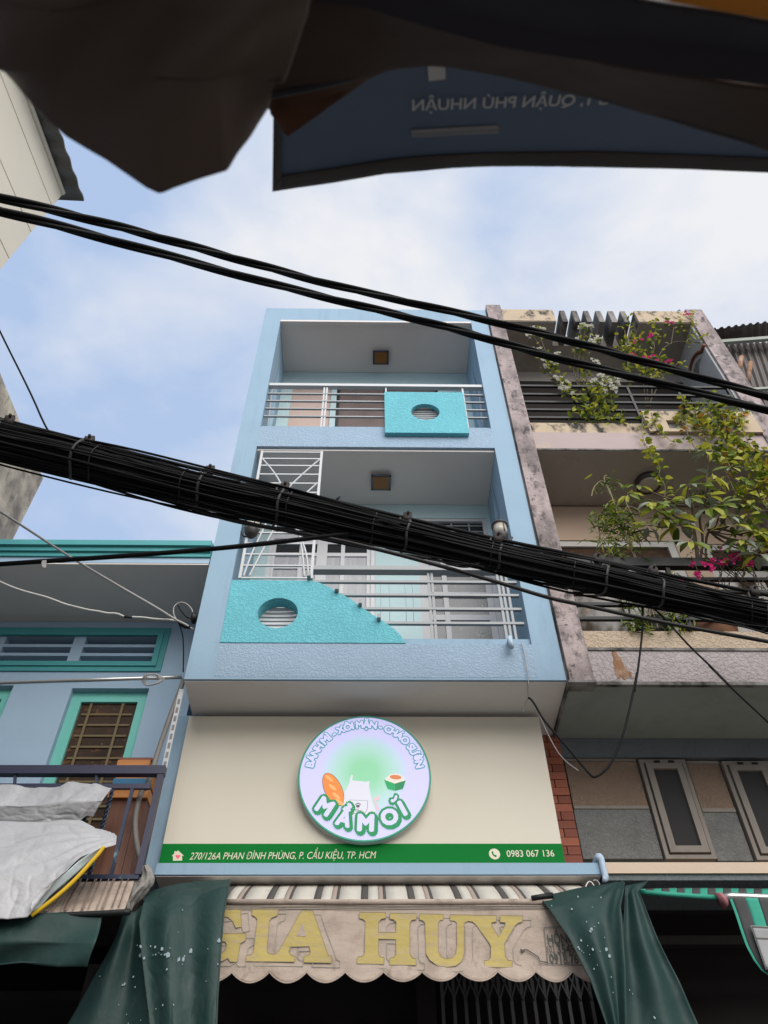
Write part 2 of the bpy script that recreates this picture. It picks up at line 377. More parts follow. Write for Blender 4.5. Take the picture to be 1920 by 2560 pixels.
def wall_holes(mb, x0, x1, z0, z1, y0, y1, holes):
    """wall slab between y0 and y1 with rectangular holes (hx0,hx1,hz0,hz1)"""
    xs = sorted({x0, x1, *[h[0] for h in holes], *[h[1] for h in holes]}); xs = [x for x in xs if x0 <= x <= x1]
    zs = sorted({z0, z1, *[h[2] for h in holes], *[h[3] for h in holes]}); zs = [z for z in zs if z0 <= z <= z1]
    for a, b in zip(xs, xs[1:]):
        run = None
        for c, e in zip(zs, zs[1:]):
            mx, mz = (a + b) / 2, (c + e) / 2
            solid = not any(h[0] < mx < h[1] and h[2] < mz < h[3] for h in holes)
            if solid: run = [run[0], e] if run else [c, e]
            if (not solid) and run: mb.box(a, b, y0, y1, *run); run = None
        if run: mb.box(a, b, y0, y1, *run)
    return mb
def hole_plate(mb, poly, hole, depth):
    """flat plate facing -y with outline poly [(x,z)] and one hole [(x,z)], y from y0 to y0+d; depth=(y0,d)"""
    y0, dd = depth
    bm = bmesh.new()
    ov = [bm.verts.new((x, y0, z)) for x, z in poly]; hv = [bm.verts.new((x, y0, z)) for x, z in hole]
    es = [bm.edges.new((a[i], a[(i + 1) % len(a)])) for a in (ov, hv) for i in range(len(a))]
    bmesh.ops.triangle_fill(bm, use_beauty=True, use_dissolve=False, edges=es)
    g = bmesh.ops.extrude_face_region(bm, geom=list(bm.faces))
    bmesh.ops.translate(bm, verts=[e for e in g['geom'] if isinstance(e, bmesh.types.BMVert)], vec=(0, dd, 0))
    bm.verts.ensure_lookup_table(); bm.verts.index_update()
    mb.add([v.co.copy() for v in bm.verts], [tuple(v.index for v in f.verts) for f in bm.faces]); bm.free(); return mb

# text: default font converted to mesh, cap height normalised to 1
def text_geo(s, offset=0.0, shear=0.0, space=1.0):
    cu = bpy.data.curves.new('t', 'FONT'); cu.body = s; cu.offset = offset; cu.shear = shear; cu.resolution_u = 3; cu.space_character = space
    ob = bpy.data.objects.new('t', cu); COL.objects.link(ob)
    dg = bpy.context.evaluated_depsgraph_get(); dg.update()
    me = bpy.data.meshes.new_from_object(ob.evaluated_get(dg))
    vs = [Vector((v.co.x, v.co.y)) for v in me.vertices]; fs = [tuple(p.vertices) for p in me.polygons]
    bpy.data.objects.remove(ob); bpy.data.curves.remove(cu); bpy.data.meshes.remove(me)
    CAP = .729
    return [v / CAP for v in vs], fs
def fat_text(s, r, n=12):
    """text with rounded, thickened strokes: shifted copies of the outline, each a hair nearer"""
    vs, fs = text_geo(s); V = [(v.x, v.y, 0.0) for v in vs]; F = list(fs); m = len(vs)
    for k in range(n):
        a = 2 * math.pi * k / n; o = len(V)
        V += [(v.x + r * math.cos(a), v.y + r * math.sin(a), -.00004 * (k + 1)) for v in vs]; F += [tuple(i + o for i in f) for f in fs]
    return V, F
def fit_text(mb, s, p0, p1, cap, up=(0, 0, 1), offset=0.0, shear=0.0, mirror=False):
    vs, fs = text_geo(s, offset, shear)
    xa = min(v.x for v in vs); xb = max(v.x for v in vs); p0, p1, up = Vector(p0), Vector(p1), Vector(up)
    ex = (p1 - p0) / (xb - xa)
    mb.add([(p0 + ex * (v.x - xa) if not mirror else p1 - ex * (v.x - xa)) + up * (v.y * cap) for v in vs], fs); return mb

# ------------------------------------------------------------------ ground
MB().box(-40, 40, -40, 40, -.3, 0).build('street_ground', asphalt, kind='structure')

# ------------------------------------------------------------------ blue house
X0, X1, FL, FR, YB = -1.59, 1.69, -1.345, 1.447, .86
Z0, Z1 = 5.55, 12.38
house = thing('blue_house', (0, 0, 0), 'tall narrow pale blue house with turquoise balcony panels, in the middle', 'house')
diam = lambda xs, yc, zc, hy, hz: [(xs, yc, zc - hz), (xs, yc + hy, zc), (xs, yc, zc + hz), (xs, yc - hy, zc)]
for xa, xb, xi, sgn in ((X0, FL, FL, 1), (FR, X1, FR, -1)):
    # outer skin of each side fin, with a thin inner leaf that carries the diamond niches
    f = MB(); lo, hi = (xa, xb - .06) if sgn > 0 else (xa + .06, xb)
    f.box(lo, hi, 0, 7, Z0, Z1 - .002); f.build('side_wall', blue, house)
    MB().box(xb - .06 if sgn > 0 else xa, xb if sgn > 0 else xa + .06, 0, 1.5, Z0, Z0 + .399).build('fin_base', blue, house)
    leafx = (xb - .06, xb) if sgn > 0 else (xa, xa + .06)
    for za, zb, zc in ((Z0 + .40, 8.868, 7.75), (8.868, 12.02, 10.45)):
        m = MB(); g = MB()
        hole_plate(g, [(0.0, za), (YB, za), (YB, zb), (0.0, zb)], [(.45, zc - 1.05), (.66, zc), (.45, zc + 1.05), (.24, zc)], (0, .06))
        g.v = [Vector((leafx[0] + p.y, p.x, p.z)) for p in g.v]
        o = g.build('inner_fin', blue, house)
        n = MB(); xx = lo if sgn < 0 else hi
        n.prism(diam(xx + .002 * sgn, .45, zc, .215, 1.07), (.004 * sgn, 0, 0)); n.build('diamond_niche', white_in, house, label='diamond-shaped recess in the inner side wall of the balcony')
MB().box(FL, FR, 0, YB - .003, 12.02, 12.376).build('roof_slab', blue, house)
for xa, xb in ((FL - .06, FL - .001), (FR + .001, FR + .06)): MB().box(xa, xb, .001, YB, 12.022, Z1 - .003).build('fin_top', blue, house)
MB().box(FL, FR, .056, YB - .004, 11.985, 12.018).build('ceiling', soffit_m, house)
MB().box(FL + .001, FR - .001, .0, .055, 11.972, 12.018).build('drip_edge', soffit_m, house)
# upper floor slab and its stucco spandrel
MB().box(FL, FR, .03, YB - .003, 8.90, 9.10).build('balcony_floor', blue, house)
MB().box(FL, FR, 0.0, .028, 8.905, 9.30).build('spandrel', blue_st, house)
MB().box(FL + .001, FR - .001, .03, .12, 9.102, 9.355).build('balcony_kerb', blue, house)
MB().box(FL + .001, FR - .001, .035, YB - .004, 8.87, 8.898).build('ceiling', soffit_m, house)
# lower spandrel
MB().box(FL, FR, 0, .03, 5.575, 5.945).build('spandrel', blue_st, house)
MB().box(FL + .001, FR - .001, .032, .13, 5.80, 6.03).build('balcony_kerb', blue, house)
MB().box(FL, FR, .032, YB - .003, 5.58, 5.798).build('balcony_floor', blue, house)
MB().box(X0 + .001, X1 - .001, .02, YB - .004, Z0 - .012, Z0 - .002).build('bay_soffit', soffit_m, house)
MB().box(FL, FR, 0, .03, Z0, 5.573).build('drip_edge', blue, house)
# back wall of the loggias
doorsR = (.545, 1.40, 5.6, 8.63); doorsL = (-1.19, .05, 5.6, 8.63)
door3 = (-.52, .98, 9.1, 11.62)
wall_holes(MB(), FL, FR, Z0, Z1 - .01, YB, YB + .12, [doorsR, doorsL, door3, (-1.18, -.60, 9.3, 11.55)]).build('back_wall', paleteal, house)
MB().box(-1.18, -.60, YB + .03, YB + .08, 9.3, 11.55).build('window_blind', pinkwall, house, label='pinkish blind in the upper window')
MB().box(door3[0], door3[1], YB + .06, YB + .09, 9.1, 11.62).build('balcony_door', browndoor, house)
m = MB()
for x in (door3[0] + .02, .21, door3[1] - .02): m.box(x - .02, x + .02, YB + .02, YB + .055, 9.1, 11.62)
m.build('door_frame', black_iron, house)

# lower balcony doors
def leaf_door(nm, x0, x1, z0, z1, cols, rows, pane_fn, frame_m, trans_z, lab):
    fr = MB(); y = YB + .03
    d_ = thing_part(nm, house, lab)
    fw = .05
    fr.box(x0, x0 + fw, y - .02, y + .05, z0, z1); fr.box(x1 - fw, x1, y - .02, y + .05, z0, z1); fr.box(x0 + fw, x1 - fw, y - .02, y + .05, z1 - fw, z1)
    fr.box(x0 + fw, x1 - fw, y - .015, y + .05, trans_z - .04, trans_z + .04)
    for (ca, cb) in cols:
        zs = [z0] + rows
        for a, b in zip([c for c in cols], [c for c in cols[1:]]): pass
    edges = sorted([x0 + fw, x1 - fw] + [c for q in cols for c in q])
    for a, b in zip(edges[0::2], edges[1::2]):
        if b - a > .004: fr.box(a, b, y, y + .045, z0, trans_z - .04)
    for (ca, cb) in cols:
        prev = z0
        for (ra, rb) in rows:
            if ra - prev > .004: fr.box(ca, cb, y + .003, y + .042, prev, ra)
            prev = rb
        if trans_z - .04 - prev > .004: fr.box(ca, cb, y + .003, y + .042, prev, trans_z - .04)
    fr.build('door_frame', frame_m, d_)
    for (ca, cb) in cols:
        for k, (ra, rb) in enumerate(rows):
            MB().box(ca, cb, y + .018, y + .026, ra, rb).build('pane', pane_fn(k, len(rows)), d_)
    MB().box(x0 + fw, x1 - fw, y + .02, y + .03, trans_z + .04, z1 - fw).build('transom_pane', dark_glass, d_)
    g = MB()
    for k in range(1, 5):
        z = trans_z + (z1 - trans_z) * k / 5; g.box(x0 + fw, x1 - fw, y + .006, y + .016, z - .008, z + .008)
    for k in range(1, 4):
        x = x0 + (x1 - x0) * k / 4; g.box(x - .008, x + .008, y + .008, y + .017, trans_z + .04, z1 - fw)
    g.build('transom_grille', grey_metal, d_)
    return d_
def thing_part(nm, parent, lab=None):
    o = bpy.data.objects.new(nm, None); COL.objects.link(o); o.parent = parent; o.empty_display_size = .1
    OFF[o.name] = OFF.get(parent.name, Vector((0, 0, 0))); tag(o, lab); return o
rowsR = [(5.75 + .32 * k, 5.75 + .32 * k + .25) for k in range(7)]
leaf_door('balcony_door', .545, 1.40, 5.62, 8.63, [(.66, .80), (.855, 1.28)], [(5.75 + .335 * k, 5.75 + .335 * k + .26) for k in range(7)],
          lambda k, n: frost, mat('door_grey_paint', (.46, .46, .47), .6), 8.12, 'grey balcony door with frosted speckled panes')
leaf_door('balcony_door', -1.19, .05, 5.62, 8.63, [(-1.11, -.835), (-.785, -.63), (-.51, -.35), (-.305, -.048)],
          [(5.75 + .205 * k, 5.75 + .205 * k + .185) for k in range(11)] + [(8.04, 8.19)],
          lambda k, n: dark_glass if k == n - 1 else curtain_pane, mat('door_white_paint', (.56, .56, .57), .55), 8.30, 'white balcony door with curtained panes and dark top panes')

# turquoise panels
g = MB(); cz, cx_ = 9.56, .658
hole_plate(g, [(.157, 9.115), (1.158, 9.115), (1.158, 10.006), (.157, 10.006)], [(p.x, p.z) for p in ring((cx_, 0, cz), (1, 0, 0), (0, 0, 1), .175, 40)], (-.06, .058))
tp = g.build('turquoise_panel', teal_st, house, label='square turquoise stucco panel with a round hole on the top balcony')
prof = [(-1.356, -0.006, 5.939), (-1.348, -0.006, 6.721), (-0.570, -0.006, 6.726)]
arc = [(-0.570, -0.006, 6.719), (-0.487, -0.006, 6.688), (-0.398, -0.006, 6.633), (-0.310, -0.006, 6.566), (-0.201, -0.006, 6.489), (-0.094, -0.006, 6.386), (0.022, -0.006, 6.282), (0.125, -0.006, 6.198), (0.206, -0.006, 6.123), (0.267, -0.006, 6.047), (0.314, -0.006, 5.947)]
zt = sum(p[2] for p in arc[-1:])
outl = [(FL + .002, 5.95), (FL + .002, prof[1][2])] + [(p[0], min(p[2], prof[1][2] - .0)) for p in arc]
outl[-1] = (outl[-1][0], 5.95)
hc = (-0.861, -0.006, 6.304)
g = MB(); hole_plate(g, outl, [(p.x, p.z) for p in ring((hc[0], 0, hc[2]), (1, 0, 0), (0, 0, 1), .186, 40)], (-.006, .13))
g.build('turquoise_panel', teal_st, house, label='turquoise stucco panel with a curved end and round hole on the lower balcony')
# grille bars inside both round holes
g = MB()
for k in range(9):
    z = cz - .16 + .04 * k
    h = math.sqrt(max(.0, .185 ** 2 - (z - cz) ** 2)); g.box(cx_ - h, cx_ + h, .02, .035, z - .006, z + .006)
g.build('hole_grille', white_metal, house)
g = MB()
for k in range(8):
    z = hc[2] - .165 + .047 * k; g.box(hc[0] - .24, hc[0] + .24, .12, .14, z - .011, z + .011)
g.build('hole_grille', white_metal, house)

# railings
rail = thing_part('railing', house, 'white horizontal-bar railing of the top balcony')
MB().box(FL + .003, FR - .003, .03, .09, 10.283, 10.338).build('handrail', white_metal, rail)
for z in (10.118, 9.946, 9.772, 9.602): MB().box(FL + .003, FR - .003, .045, .068, z - .011, z + .011).build('rail_bar', grey_metal, rail)
for x in (-.62, -.585, 1.18): MB().box(x - .011, x + .011, .048, .07, 9.36, 10.28).build('rail_post', white_metal, rail)
MB().box(.17, .19, .048, .07, 9.36, 10.28).build('rail_post', white_metal, rail)
rail = thing_part('railing', house, 'grey horizontal-bar railing of the lower balcony stepping down the curved panel')
MB().box(-.575, FR - .003, .02, .10, 6.90, 6.955).build('handrail', grey_metal, rail)
for z, xa in ((6.765, -.60), (6.590, -.325), (6.412, -.10), (6.235, .075)):
    MB().box(xa, FR - .02, .045, .075, z - .014, z + .014).build('rail_bar', grey_metal, rail)
    MB().box(xa - .015, xa + .018, -.06, .044, z - .03, z + .016).build('bar_bracket', grey_metal, rail)
for x in (.565, .60, 1.245, 1.285, 1.33): MB().box(x - .012, x + .012, .05, .072, 6.03, 6.9).build('rail_post', grey_metal, rail)
wir = MB()
for x in (.09, .175, .33, .40): wir.tube([(x, .06, 6.76), (x + .006, .06, 6.5), (x + .002, .06, 6.24)], .0025, 4)
wir.build('thin_wire', grey_metal, rail)

# white ornamental grille on the lower balcony
gr = thing_part('window_grille', house, 'white ornamental security grille at the left of the lower balcony')
gx0, gx1, gz0, gz1 = -1.275, -.581, 6.775, 8.838
for x in (gx0, gx1): MB().box(x - .014, x + .014, .016, .044, gz0, gz1).build('grille_upright', white_metal, gr)
zs = [6.785, 6.955, 7.115, 7.275, 7.435, 7.60, 7.76, 7.93, 8.09, 8.25, 8.41, 8.57, 8.70, 8.825]
for z in zs: MB().box(gx0 + .014, gx1 - .014, .022, .038, z - .009, z + .009).build('grille_bar', white_metal, gr)
def arcbar(pts): return MB().tube(smooth([(x, .03, z) for x, z in pts], 2), .012, 6).build('grille_curve', white_metal, gr)
arcbar([(gx0 + .02, 8.69), (-1.10, 8.45), (-.97, 8.16), (-.84, 7.84), (-.76, 7.5), (-.69, 7.14), (-.65, 6.80)])
arcbar([(gx1 - .02, 8.69), (-.76, 8.45), (-.93, 8.16), (-1.05, 7.84), (-1.12, 7.5), (-1.20, 7.14), (-1.245, 6.80)])
arcbar([(gx1 - .02, 8.26), (-.72, 8.08), (-.90, 7.80), (-1.0, 7.55), (-1.10, 7.16), (-1.19, 6.80)])
arcbar([(gx0 + .02, 8.26), (-1.13, 8.08), (-.95, 7.80), (-.80, 7.55), (-.65, 7.16), (-.61, 6.80)])

# spout and crack line on the lower spandrel
p = (1.258, -0.050, 6.002)
MB().tube([(p[0], .03, p[2] - .02), (p[0] - .01, -.05, p[2] - .03), (p[0] - .02, -.085, p[2] - .16)], .026, 12).build('drain_spout', pipe_blue, house)

# mezzanine wall behind the sign, ledge, interior
MB().box(-1.72, -1.46, .50, 7, 4.10, Z0 - .022).build('wall', blue, house)
MB().box(-1.46, 1.46, .56, .7, 4.10, Z0 - .022).build('wall', blue, house)
MB().box(-1.575, 1.725, .30, .86, 4.012, 4.098).build('ledge', blue, house)
MB().box(-1.57, 1.72, .315, .86, 4.004, 4.010).build('ledge_soffit', soffit_m, house)
shop_door = mat('grey_shop_door', (.62, .60, .58), .6)
shop = thing_part('shopfront', house, 'dark ground floor shop entrance under the awning')
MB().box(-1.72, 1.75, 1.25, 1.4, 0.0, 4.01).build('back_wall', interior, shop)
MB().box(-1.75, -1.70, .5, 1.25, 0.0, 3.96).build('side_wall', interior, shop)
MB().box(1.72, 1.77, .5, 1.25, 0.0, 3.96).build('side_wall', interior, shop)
for (a, b) in ((56, 100), (240, 320), (415, 560), (590, 670), (760, 835), (870, 965)):
    xa = -1.75 + (a / 1659) * 3.55; xb = -1.75 + (b / 1659) * 3.55
    MB().box(xa, xb, 1.19, 1.24, .3, 3.30).build('door_panel', shop_door, shop)
    MB().box(xa + .03, xb - .03, 1.17, 1.188, .5, 3.22).build('door_pane', dark_glass, shop)
MB().box(.36, .50, 1.0, 1.2, 0, 3.9).build('doorpost', interior, shop)
g = MB()
for k in range(14):
    x = .55 + .085 * k; g.box(x - .012, x + .012, 1.0, 1.03, .2, 3.6)
    if k < 13:
        for q in range(5):
            z = 1.6 + q * .45; g.bar((x, .99, z), (x + .085, .99, z + .22), .012, .01); g.bar((x + .085, .985, z), (x, .985, z + .22), .012, .01)
g.build('folding_gate', gate_m, shop)

# ceiling lamps and wall lanterns: hung on the house
def ceil_lamp(x, y, z, lab):
    t = thing('ceiling_lamp', (x, y, z), lab, 'lamp', 'square glass ceiling lamps of the blue house')
    s = .12
    MB().box(x - .05, x + .05, y - .05, y + .05, z - .05, z).build('mount', lamp_dark, t)
    g = MB()
    for a, b, c_, d_ in ((-s, s, -s, -s + .03), (-s, s, s - .03, s), (-s, -s + .03, -s + .03, s - .03), (s - .03, s, -s + .03, s - .03)):
        g.box(x + a, x + b, y + c_, y + d_, z - .062, z - .05)
    g.build('glass_border', blue_glass, t)
    MB().box(x - s + .03, x + s - .03, y - s + .03, y + s - .03, z - .075, z - .05).build('diffuser', amber, t)
    g = MB()
    for a in (-1, 1):
        for b in (-1, 1): g.tube([(x + a * (s - .015), y + b * (s - .015), z - .063), (x + a * (s - .015), y + b * (s - .015), z - .07)], .012, 10)
    g.build('screw_cap', lamp_dark, t)
ceil_lamp(.115, .46, 8.868, 'square amber glass lamp on the lower balcony ceiling')
ceil_lamp(.128, .56, 11.983, 'square amber glass lamp on the top balcony ceiling')
def lantern(x, y, z, sg, lab):
    t = thing('wall_lantern', (x, y, z), lab, 'lamp', 'drum wall lanterns on the lower balcony')
    MB().tube([(x, y, z - .20), (x, y, z - .16), (x, y, z - .11), (x, y, z - .105)], [.03, .06, .078, .078], 14).build('base', lamp_dark, t)
    MB().tube([(x, y, z - .104), (x, y, z + .04)], [.068, .072], 16).build('lamp_shade', lamp_glass, t)
    MB().tube([(x, y, z + .041), (x, y, z + .06), (x, y, z + .075)], [.088, .085, .05], 16).build('cap', lamp_dark, t)
    MB().tube([(x + .0, y, z - .18), (x + sg * .07, y, z - .19), (x + sg * .11, y, z - .12)], .012, 8).build('bracket', lamp_dark, t)
    g = MB()
    for k in range(4):
        a = k * math.pi / 2 + .4; g.tube([(x + .076 * math.cos(a), y + .076 * math.sin(a), z - .105), (x + .078 * math.cos(a), y + .078 * math.sin(a), z + .04)], .005, 5)
    g.build('cage_wire', lamp_dark, t)
q = (1.330, -0.051, 7.402)
lantern(q[0], q[1], q[2] + .02, 1, 'drum-shaped wall lantern beside the right fin, just above the cable bundle')
q = (-1.235, 0.009, 7.549)
lantern(q[0], q[1], q[2], -1, 'drum-shaped wall lantern behind the ornamental grille at left')

# ------------------------------------------------------------------ sign board
sb = thing('shop_signboard', (0, .45, 4.19), 'wide cream signboard with green address strip on the ledge', 'sign')
MB().box(-1.60, 1.504, .45, .55, 4.13, 5.487).build('board', cream_board, sb)
MB().box(-1.5995, 1.5035, .444, .449, 4.135, 4.318).build('green_strip', green_strip, sb)
YS = .442
def txt(nm, s, a, b, cap, m, parent, **k):
    fit_text(MB(), s, a, b, cap, **k).build(nm, m, parent, normals=False)
txt('lettering', '270/126A PHAN ĐÌNH PHÙNG, P. CẦU KIỆU, TP. HCM', (-1.372, 0.442, 4.192), (0.055, 0.442, 4.201), .058, cream_print, sb, shear=.22)
txt('lettering', '0983 067 136', (1.062, 0.442, 4.212), (1.430, 0.442, 4.215), .055, cream_print, sb, offset=.006)
hp = [(-1.495, 0.442, 4.183), (-1.502, 0.442, 4.220), (-1.512, 0.442, 4.220), (-1.495, 0.442, 4.241), (-1.498, 0.442, 4.258), (-1.485, 0.442, 4.258), (-1.484, 0.442, 4.251), (-1.472, 0.442, 4.265), (-1.418, 0.442, 4.221), (-1.434, 0.442, 4.221), (-1.425, 0.442, 4.185)]
MB().prism(hp, (0, .0015, 0)).build('house_icon', cream_print, sb)
hh = [(-1.461, 0.441, 4.196), (-1.480, 0.441, 4.215), (-1.483, 0.441, 4.225), (-1.478, 0.441, 4.231), (-1.469, 0.441, 4.228), (-1.465, 0.441, 4.223), (-1.461, 0.441, 4.228), (-1.454, 0.441, 4.231), (-1.447, 0.441, 4.225), (-1.446, 0.441, 4.215)]
MB().prism(hh, (0, .001, 0)).build('heart_icon', heart_pink, sb)
c0 = (0.968, 0.442, 4.235)
MB().prism([tuple(p) for p in ring(c0, (1, 0, 0), (0, 0, 1), .043, 28)], (0, .0015, 0)).build('phone_disc', cream_print, sb)
ph = [(0.947, 0.441, 4.251), (0.956, 0.440, 4.258), (0.961, 0.441, 4.246), (0.957, 0.441, 4.239), (0.967, 0.441, 4.226), (0.974, 0.441, 4.228), (0.985, 0.441, 4.219), (0.978, 0.441, 4.212), (0.969, 0.441, 4.212), (0.956, 0.441, 4.222), (0.948, 0.441, 4.237)]
MB().prism(ph, (0, .001, 0)).build('handset_icon', green_strip, sb)

# ------------------------------------------------------------------ round lightbox
DC = Vector((-0.041, 0.345, 4.846)); RD = .546; TILT = R(5)
ex, ey, ez = Vector((1, 0, 0)), Vector((0, -math.sin(TILT), math.cos(TILT))), Vector((0, -math.cos(TILT), -math.sin(TILT)))   # ez: out of the face
lb = thing('round_lightbox_sign', tuple(DC - ey * RD), 'round glowing lavender lightbox sign with curved lettering on the cream board', 'sign')
def dp(x, y, h=0.0):
    return DC + ex * ((x - 836) / 708 * RD) + ey * ((780 - y) / 685 * RD) + ez * h
disc_m = mat('glowing_disc_face', (.25, .25, .3), .35)
t_ = disc_m.node_tree; b_ = t_.nodes['Principled BSDF']
tcx = t_.nodes.new('ShaderNodeTexCoord'); vd = t_.nodes.new('ShaderNodeVectorMath'); vd.operation = 'DISTANCE'
gc = dp(836, 760) - (DC - ey * RD); vd.inputs[1].default_value = tuple(gc)
t_.links.new(tcx.outputs['Object'], vd.inputs[0])
cr = t_.nodes.new('ShaderNodeValToRGB'); e = cr.color_ramp.elements
e[0].position = .10; e[0].color = (.10, .62, .20, 1); e[1].position = .36; e[1].color = (.58, .56, .92, 1)
e2 = e.new(.22); e2.color = (.30, .68, .50, 1); e3 = e.new(.30); e3.color = (.42, .66, .72, 1)
t_.links.new(vd.outputs['Value'], cr.inputs['Fac']); t_.links.new(cr.outputs['Color'], b_.inputs['Emission Color']); b_.inputs['Emission Strength'].default_value = .80
def glow(n, c, s=.8): return mat(n, tuple(x * .3 for x in c), .4, emit=c, estr=s)
g_green = glow('glowing_green', (.005, .27, .09)); g_teal = glow('glowing_teal', (.05, .30, .34)); g_lav = glow('glowing_lavender', (.66, .64, 1.0), .85)
g_white = glow('glowing_white', (.74, .74, .82)); g_bread = glow('glowing_bread', (.85, .26, .05)); g_bread2 = glow('glowing_bread_light', (.95, .45, .16)); g_line = glow('glowing_dark_line', (.10, .09, .10))
g_box = glow('glowing_box_green', (.01, .38, .12)); g_box2 = glow('glowing_box_dark_green', (.01, .25, .09)); g_rice = glow('glowing_rice', (.85, .74, .66)); g_meat = glow('glowing_topping', (.70, .22, .08)); g_pink = glow('glowing_pale_pink', (.80, .55, .60))
def disc_poly(nm, pts, h, m): return MB().prism([dp(x, y, h) for x, y in pts], ez * -.0012).build(nm, m, lb)
rim = MB(); n = 72
rim.add([DC + ex * (rr * math.cos(2 * math.pi * i / n)) + ey * (rr * math.sin(2 * math.pi * i / n)) + ez * hh_ for (rr, hh_) in ((RD, -.12), (RD, .0), (RD - .004, .006), (RD - .016, .006), (RD - .016, .0)) for i in range(n)],
        [(k * n + i, k * n + (i + 1) % n, (k + 1) * n + (i + 1) % n, (k + 1) * n + i) for k in range(1, 4) for i in range(n)])
rim.build('rim', disc_rim, lb)
sd = MB(); sd.add([DC + ex * (RD * math.cos(2 * math.pi * i / n)) + ey * (RD * math.sin(2 * math.pi * i / n)) + ez * hh_ for hh_ in (-.125, -.002) for i in range(n)],
        [(i, (i + 1) % n, n + (i + 1) % n, n + i) for i in range(n)]); sd.smooth = True
sd.build('casing', disc_side, lb)
MB().prism([DC + ex * ((RD - .015) * math.cos(2 * math.pi * i / n)) + ey * ((RD - .015) * math.sin(2 * math.pi * i / n)) for i in range(n)], ez * -.004).build('face', disc_m, lb)
def glyph(ch, x, y, size, ang, h, r):
    V, F = fat_text(ch, r)
    xa = min(v[0] for v in V); xb = max(v[0] for v in V); c = DC + ex * x + ey * y + ez * h; ca, sa = math.cos(ang), math.sin(ang)
    return [c + ex * (size * ((v[0] - (xa + xb) / 2) * ca - v[1] * sa)) + ey * (size * ((v[0] - (xa + xb) / 2) * sa + v[1] * ca)) + ez * v[2] for v in V], F
def arc_text(s, a0, a1, rr, size):
    ws = []
    for ch in s:
        if ch == ' ': ws.append(.40); continue
        vs, fs = text_geo(ch); ws.append(max(v.x for v in vs) - min(v.x for v in vs) + .26)
    tot = sum(ws); acc = 0; A, B = MB(), MB()
    for ch, wd in zip(s, ws):
        f_ = (acc + wd / 2) / tot; acc += wd
        if ch == ' ': continue
        a = a0 + (a1 - a0) * f_
        x, y = rr * math.cos(a), rr * math.sin(a); rot = a - math.pi / 2
        A.add(*glyph(ch, x, y, size, rot, .0025, .20)); B.add(*glyph(ch, x, y, size, rot, .0045, .075))
    A.build('lettering_outline', g_teal, lb, normals=False, kind='stuff'); B.build('lettering', g_lav, lb, normals=False, kind='stuff')
arc_text('BÁNH MÌ - XÔI MẶN - CHÁO SƯỜN', R(171), R(8.5), RD * .79, .064)
def big(ch, x, y, size, deg):
    p = ((x - 836) / 708 * RD, (780 - y) / 685 * RD)
    A, B = MB(), MB()
    A.add(*glyph(ch, *p, size, R(deg), .0078, .25)); A.add(*glyph(ch, p[0] + .010, p[1] - .014, size, R(deg), .0070, .25))
    B.add(*glyph(ch, *p, size, R(deg), .0092, .085))
    A.build('lettering_outline', g_green, lb, normals=False, kind='stuff'); B.build('lettering', g_lav, lb, normals=False, kind='stuff')
big('M', 392, 1172, .122, -31); big('Ầ', 612, 1300, .116, -15); big('M', 850, 1350, .128, -2); big('O', 1112, 1285, .120, 14); big('I', 1262, 1192, .120, 27)
disc_poly('sprout_outline', [(1085, 1055), (1095, 1020), (1130, 1015), (1150, 970), (1180, 975), (1200, 1000), (1192, 1045), (1160, 1085), (1130, 1100), (1098, 1088)], .0078, g_green)
disc_poly('sprout', [(1108, 1052), (1118, 1036), (1140, 1038), (1158, 998), (1174, 992), (1180, 1012), (1170, 1042), (1142, 1068), (1118, 1070)], .0092, g_lav)
# printed baguette, rice box and apron
el = lambda cx, cy, a, b, rot, n=26: [(cx + a * math.cos(t) * math.cos(rot) - b * math.sin(t) * math.sin(rot), cy + a * math.cos(t) * math.sin(rot) + b * math.sin(t) * math.cos(rot)) for t in [2 * math.pi * i / n for i in range(n)]]
disc_poly('baguette_outline', el(508, 930, 193, 92, R(63)), .0030, g_line)
disc_poly('baguette', el(508, 930, 188, 87, R(63)), .0045, g_bread)
for cx, cy in ((462, 815), (500, 910), (545, 1000), (580, 1065)):
    disc_poly('baguette_slash', el(cx, cy, 52, 17, R(38), 16), .0058, g_bread2)
disc_poly('rice', [(1050, 830), (1075, 795), (1110, 772), (1160, 760), (1205, 768), (1240, 795), (1268, 835), (1160, 880)], .0035, g_rice)
disc_poly('rice_topping', el(1165, 800, 62, 24, R(4)), .0048, g_meat)
disc_poly('box_side', [(1044, 828), (1155, 870), (1155, 945), (1080, 925)], .0052, g_box)
disc_poly('box_side', [(1156, 870), (1272, 835), (1240, 925), (1156, 945)], .0052, g_box2)
disc_poly('apron', [(692, 775), (712, 780), (705, 835), (860, 850), (866, 842), (888, 845), (885, 905), (905, 1010), (960, 1190), (900, 1235), (760, 1235), (610, 1130), (630, 960), (672, 870)], .0030, g_white)
disc_poly('apron_bow', [(925, 1035), (985, 990), (995, 1045), (950, 1050), (992, 1135), (965, 1155), (940, 1070)], .0042, g_pink)
pk = [(684, 1040), (874, 1050), (868, 1140), (845, 1175), (800, 1190), (690, 1180), (676, 1130)]
disc_poly('pocket_outline', pk, .0040, g_line)
disc_poly('pocket', [(776 + (x - 776) * .96, 1115 + (y - 1115) * .95) for x, y in pk], .0050, g_white)
disc_poly('paw_pad', el(770, 1107, 20, 14, 0, 14), .0060, g_line)
for x, y in ((750, 1088), (763, 1078), (779, 1078), (792, 1089)): disc_poly('paw_toe', el(x, y, 6, 9, 0, 10), .0060, g_line)
v0, f0 = text_geo('Mầm', 0); xa = min(v.x for v in v0); xb = max(v.x for v in v0)
MB().add([dp(726 + 90 * (v.x - xa) / (xb - xa), 1166 - 32 * v.y, .0062) for v in v0], f0).build('pocket_lettering', g_line, lb, normals=False)

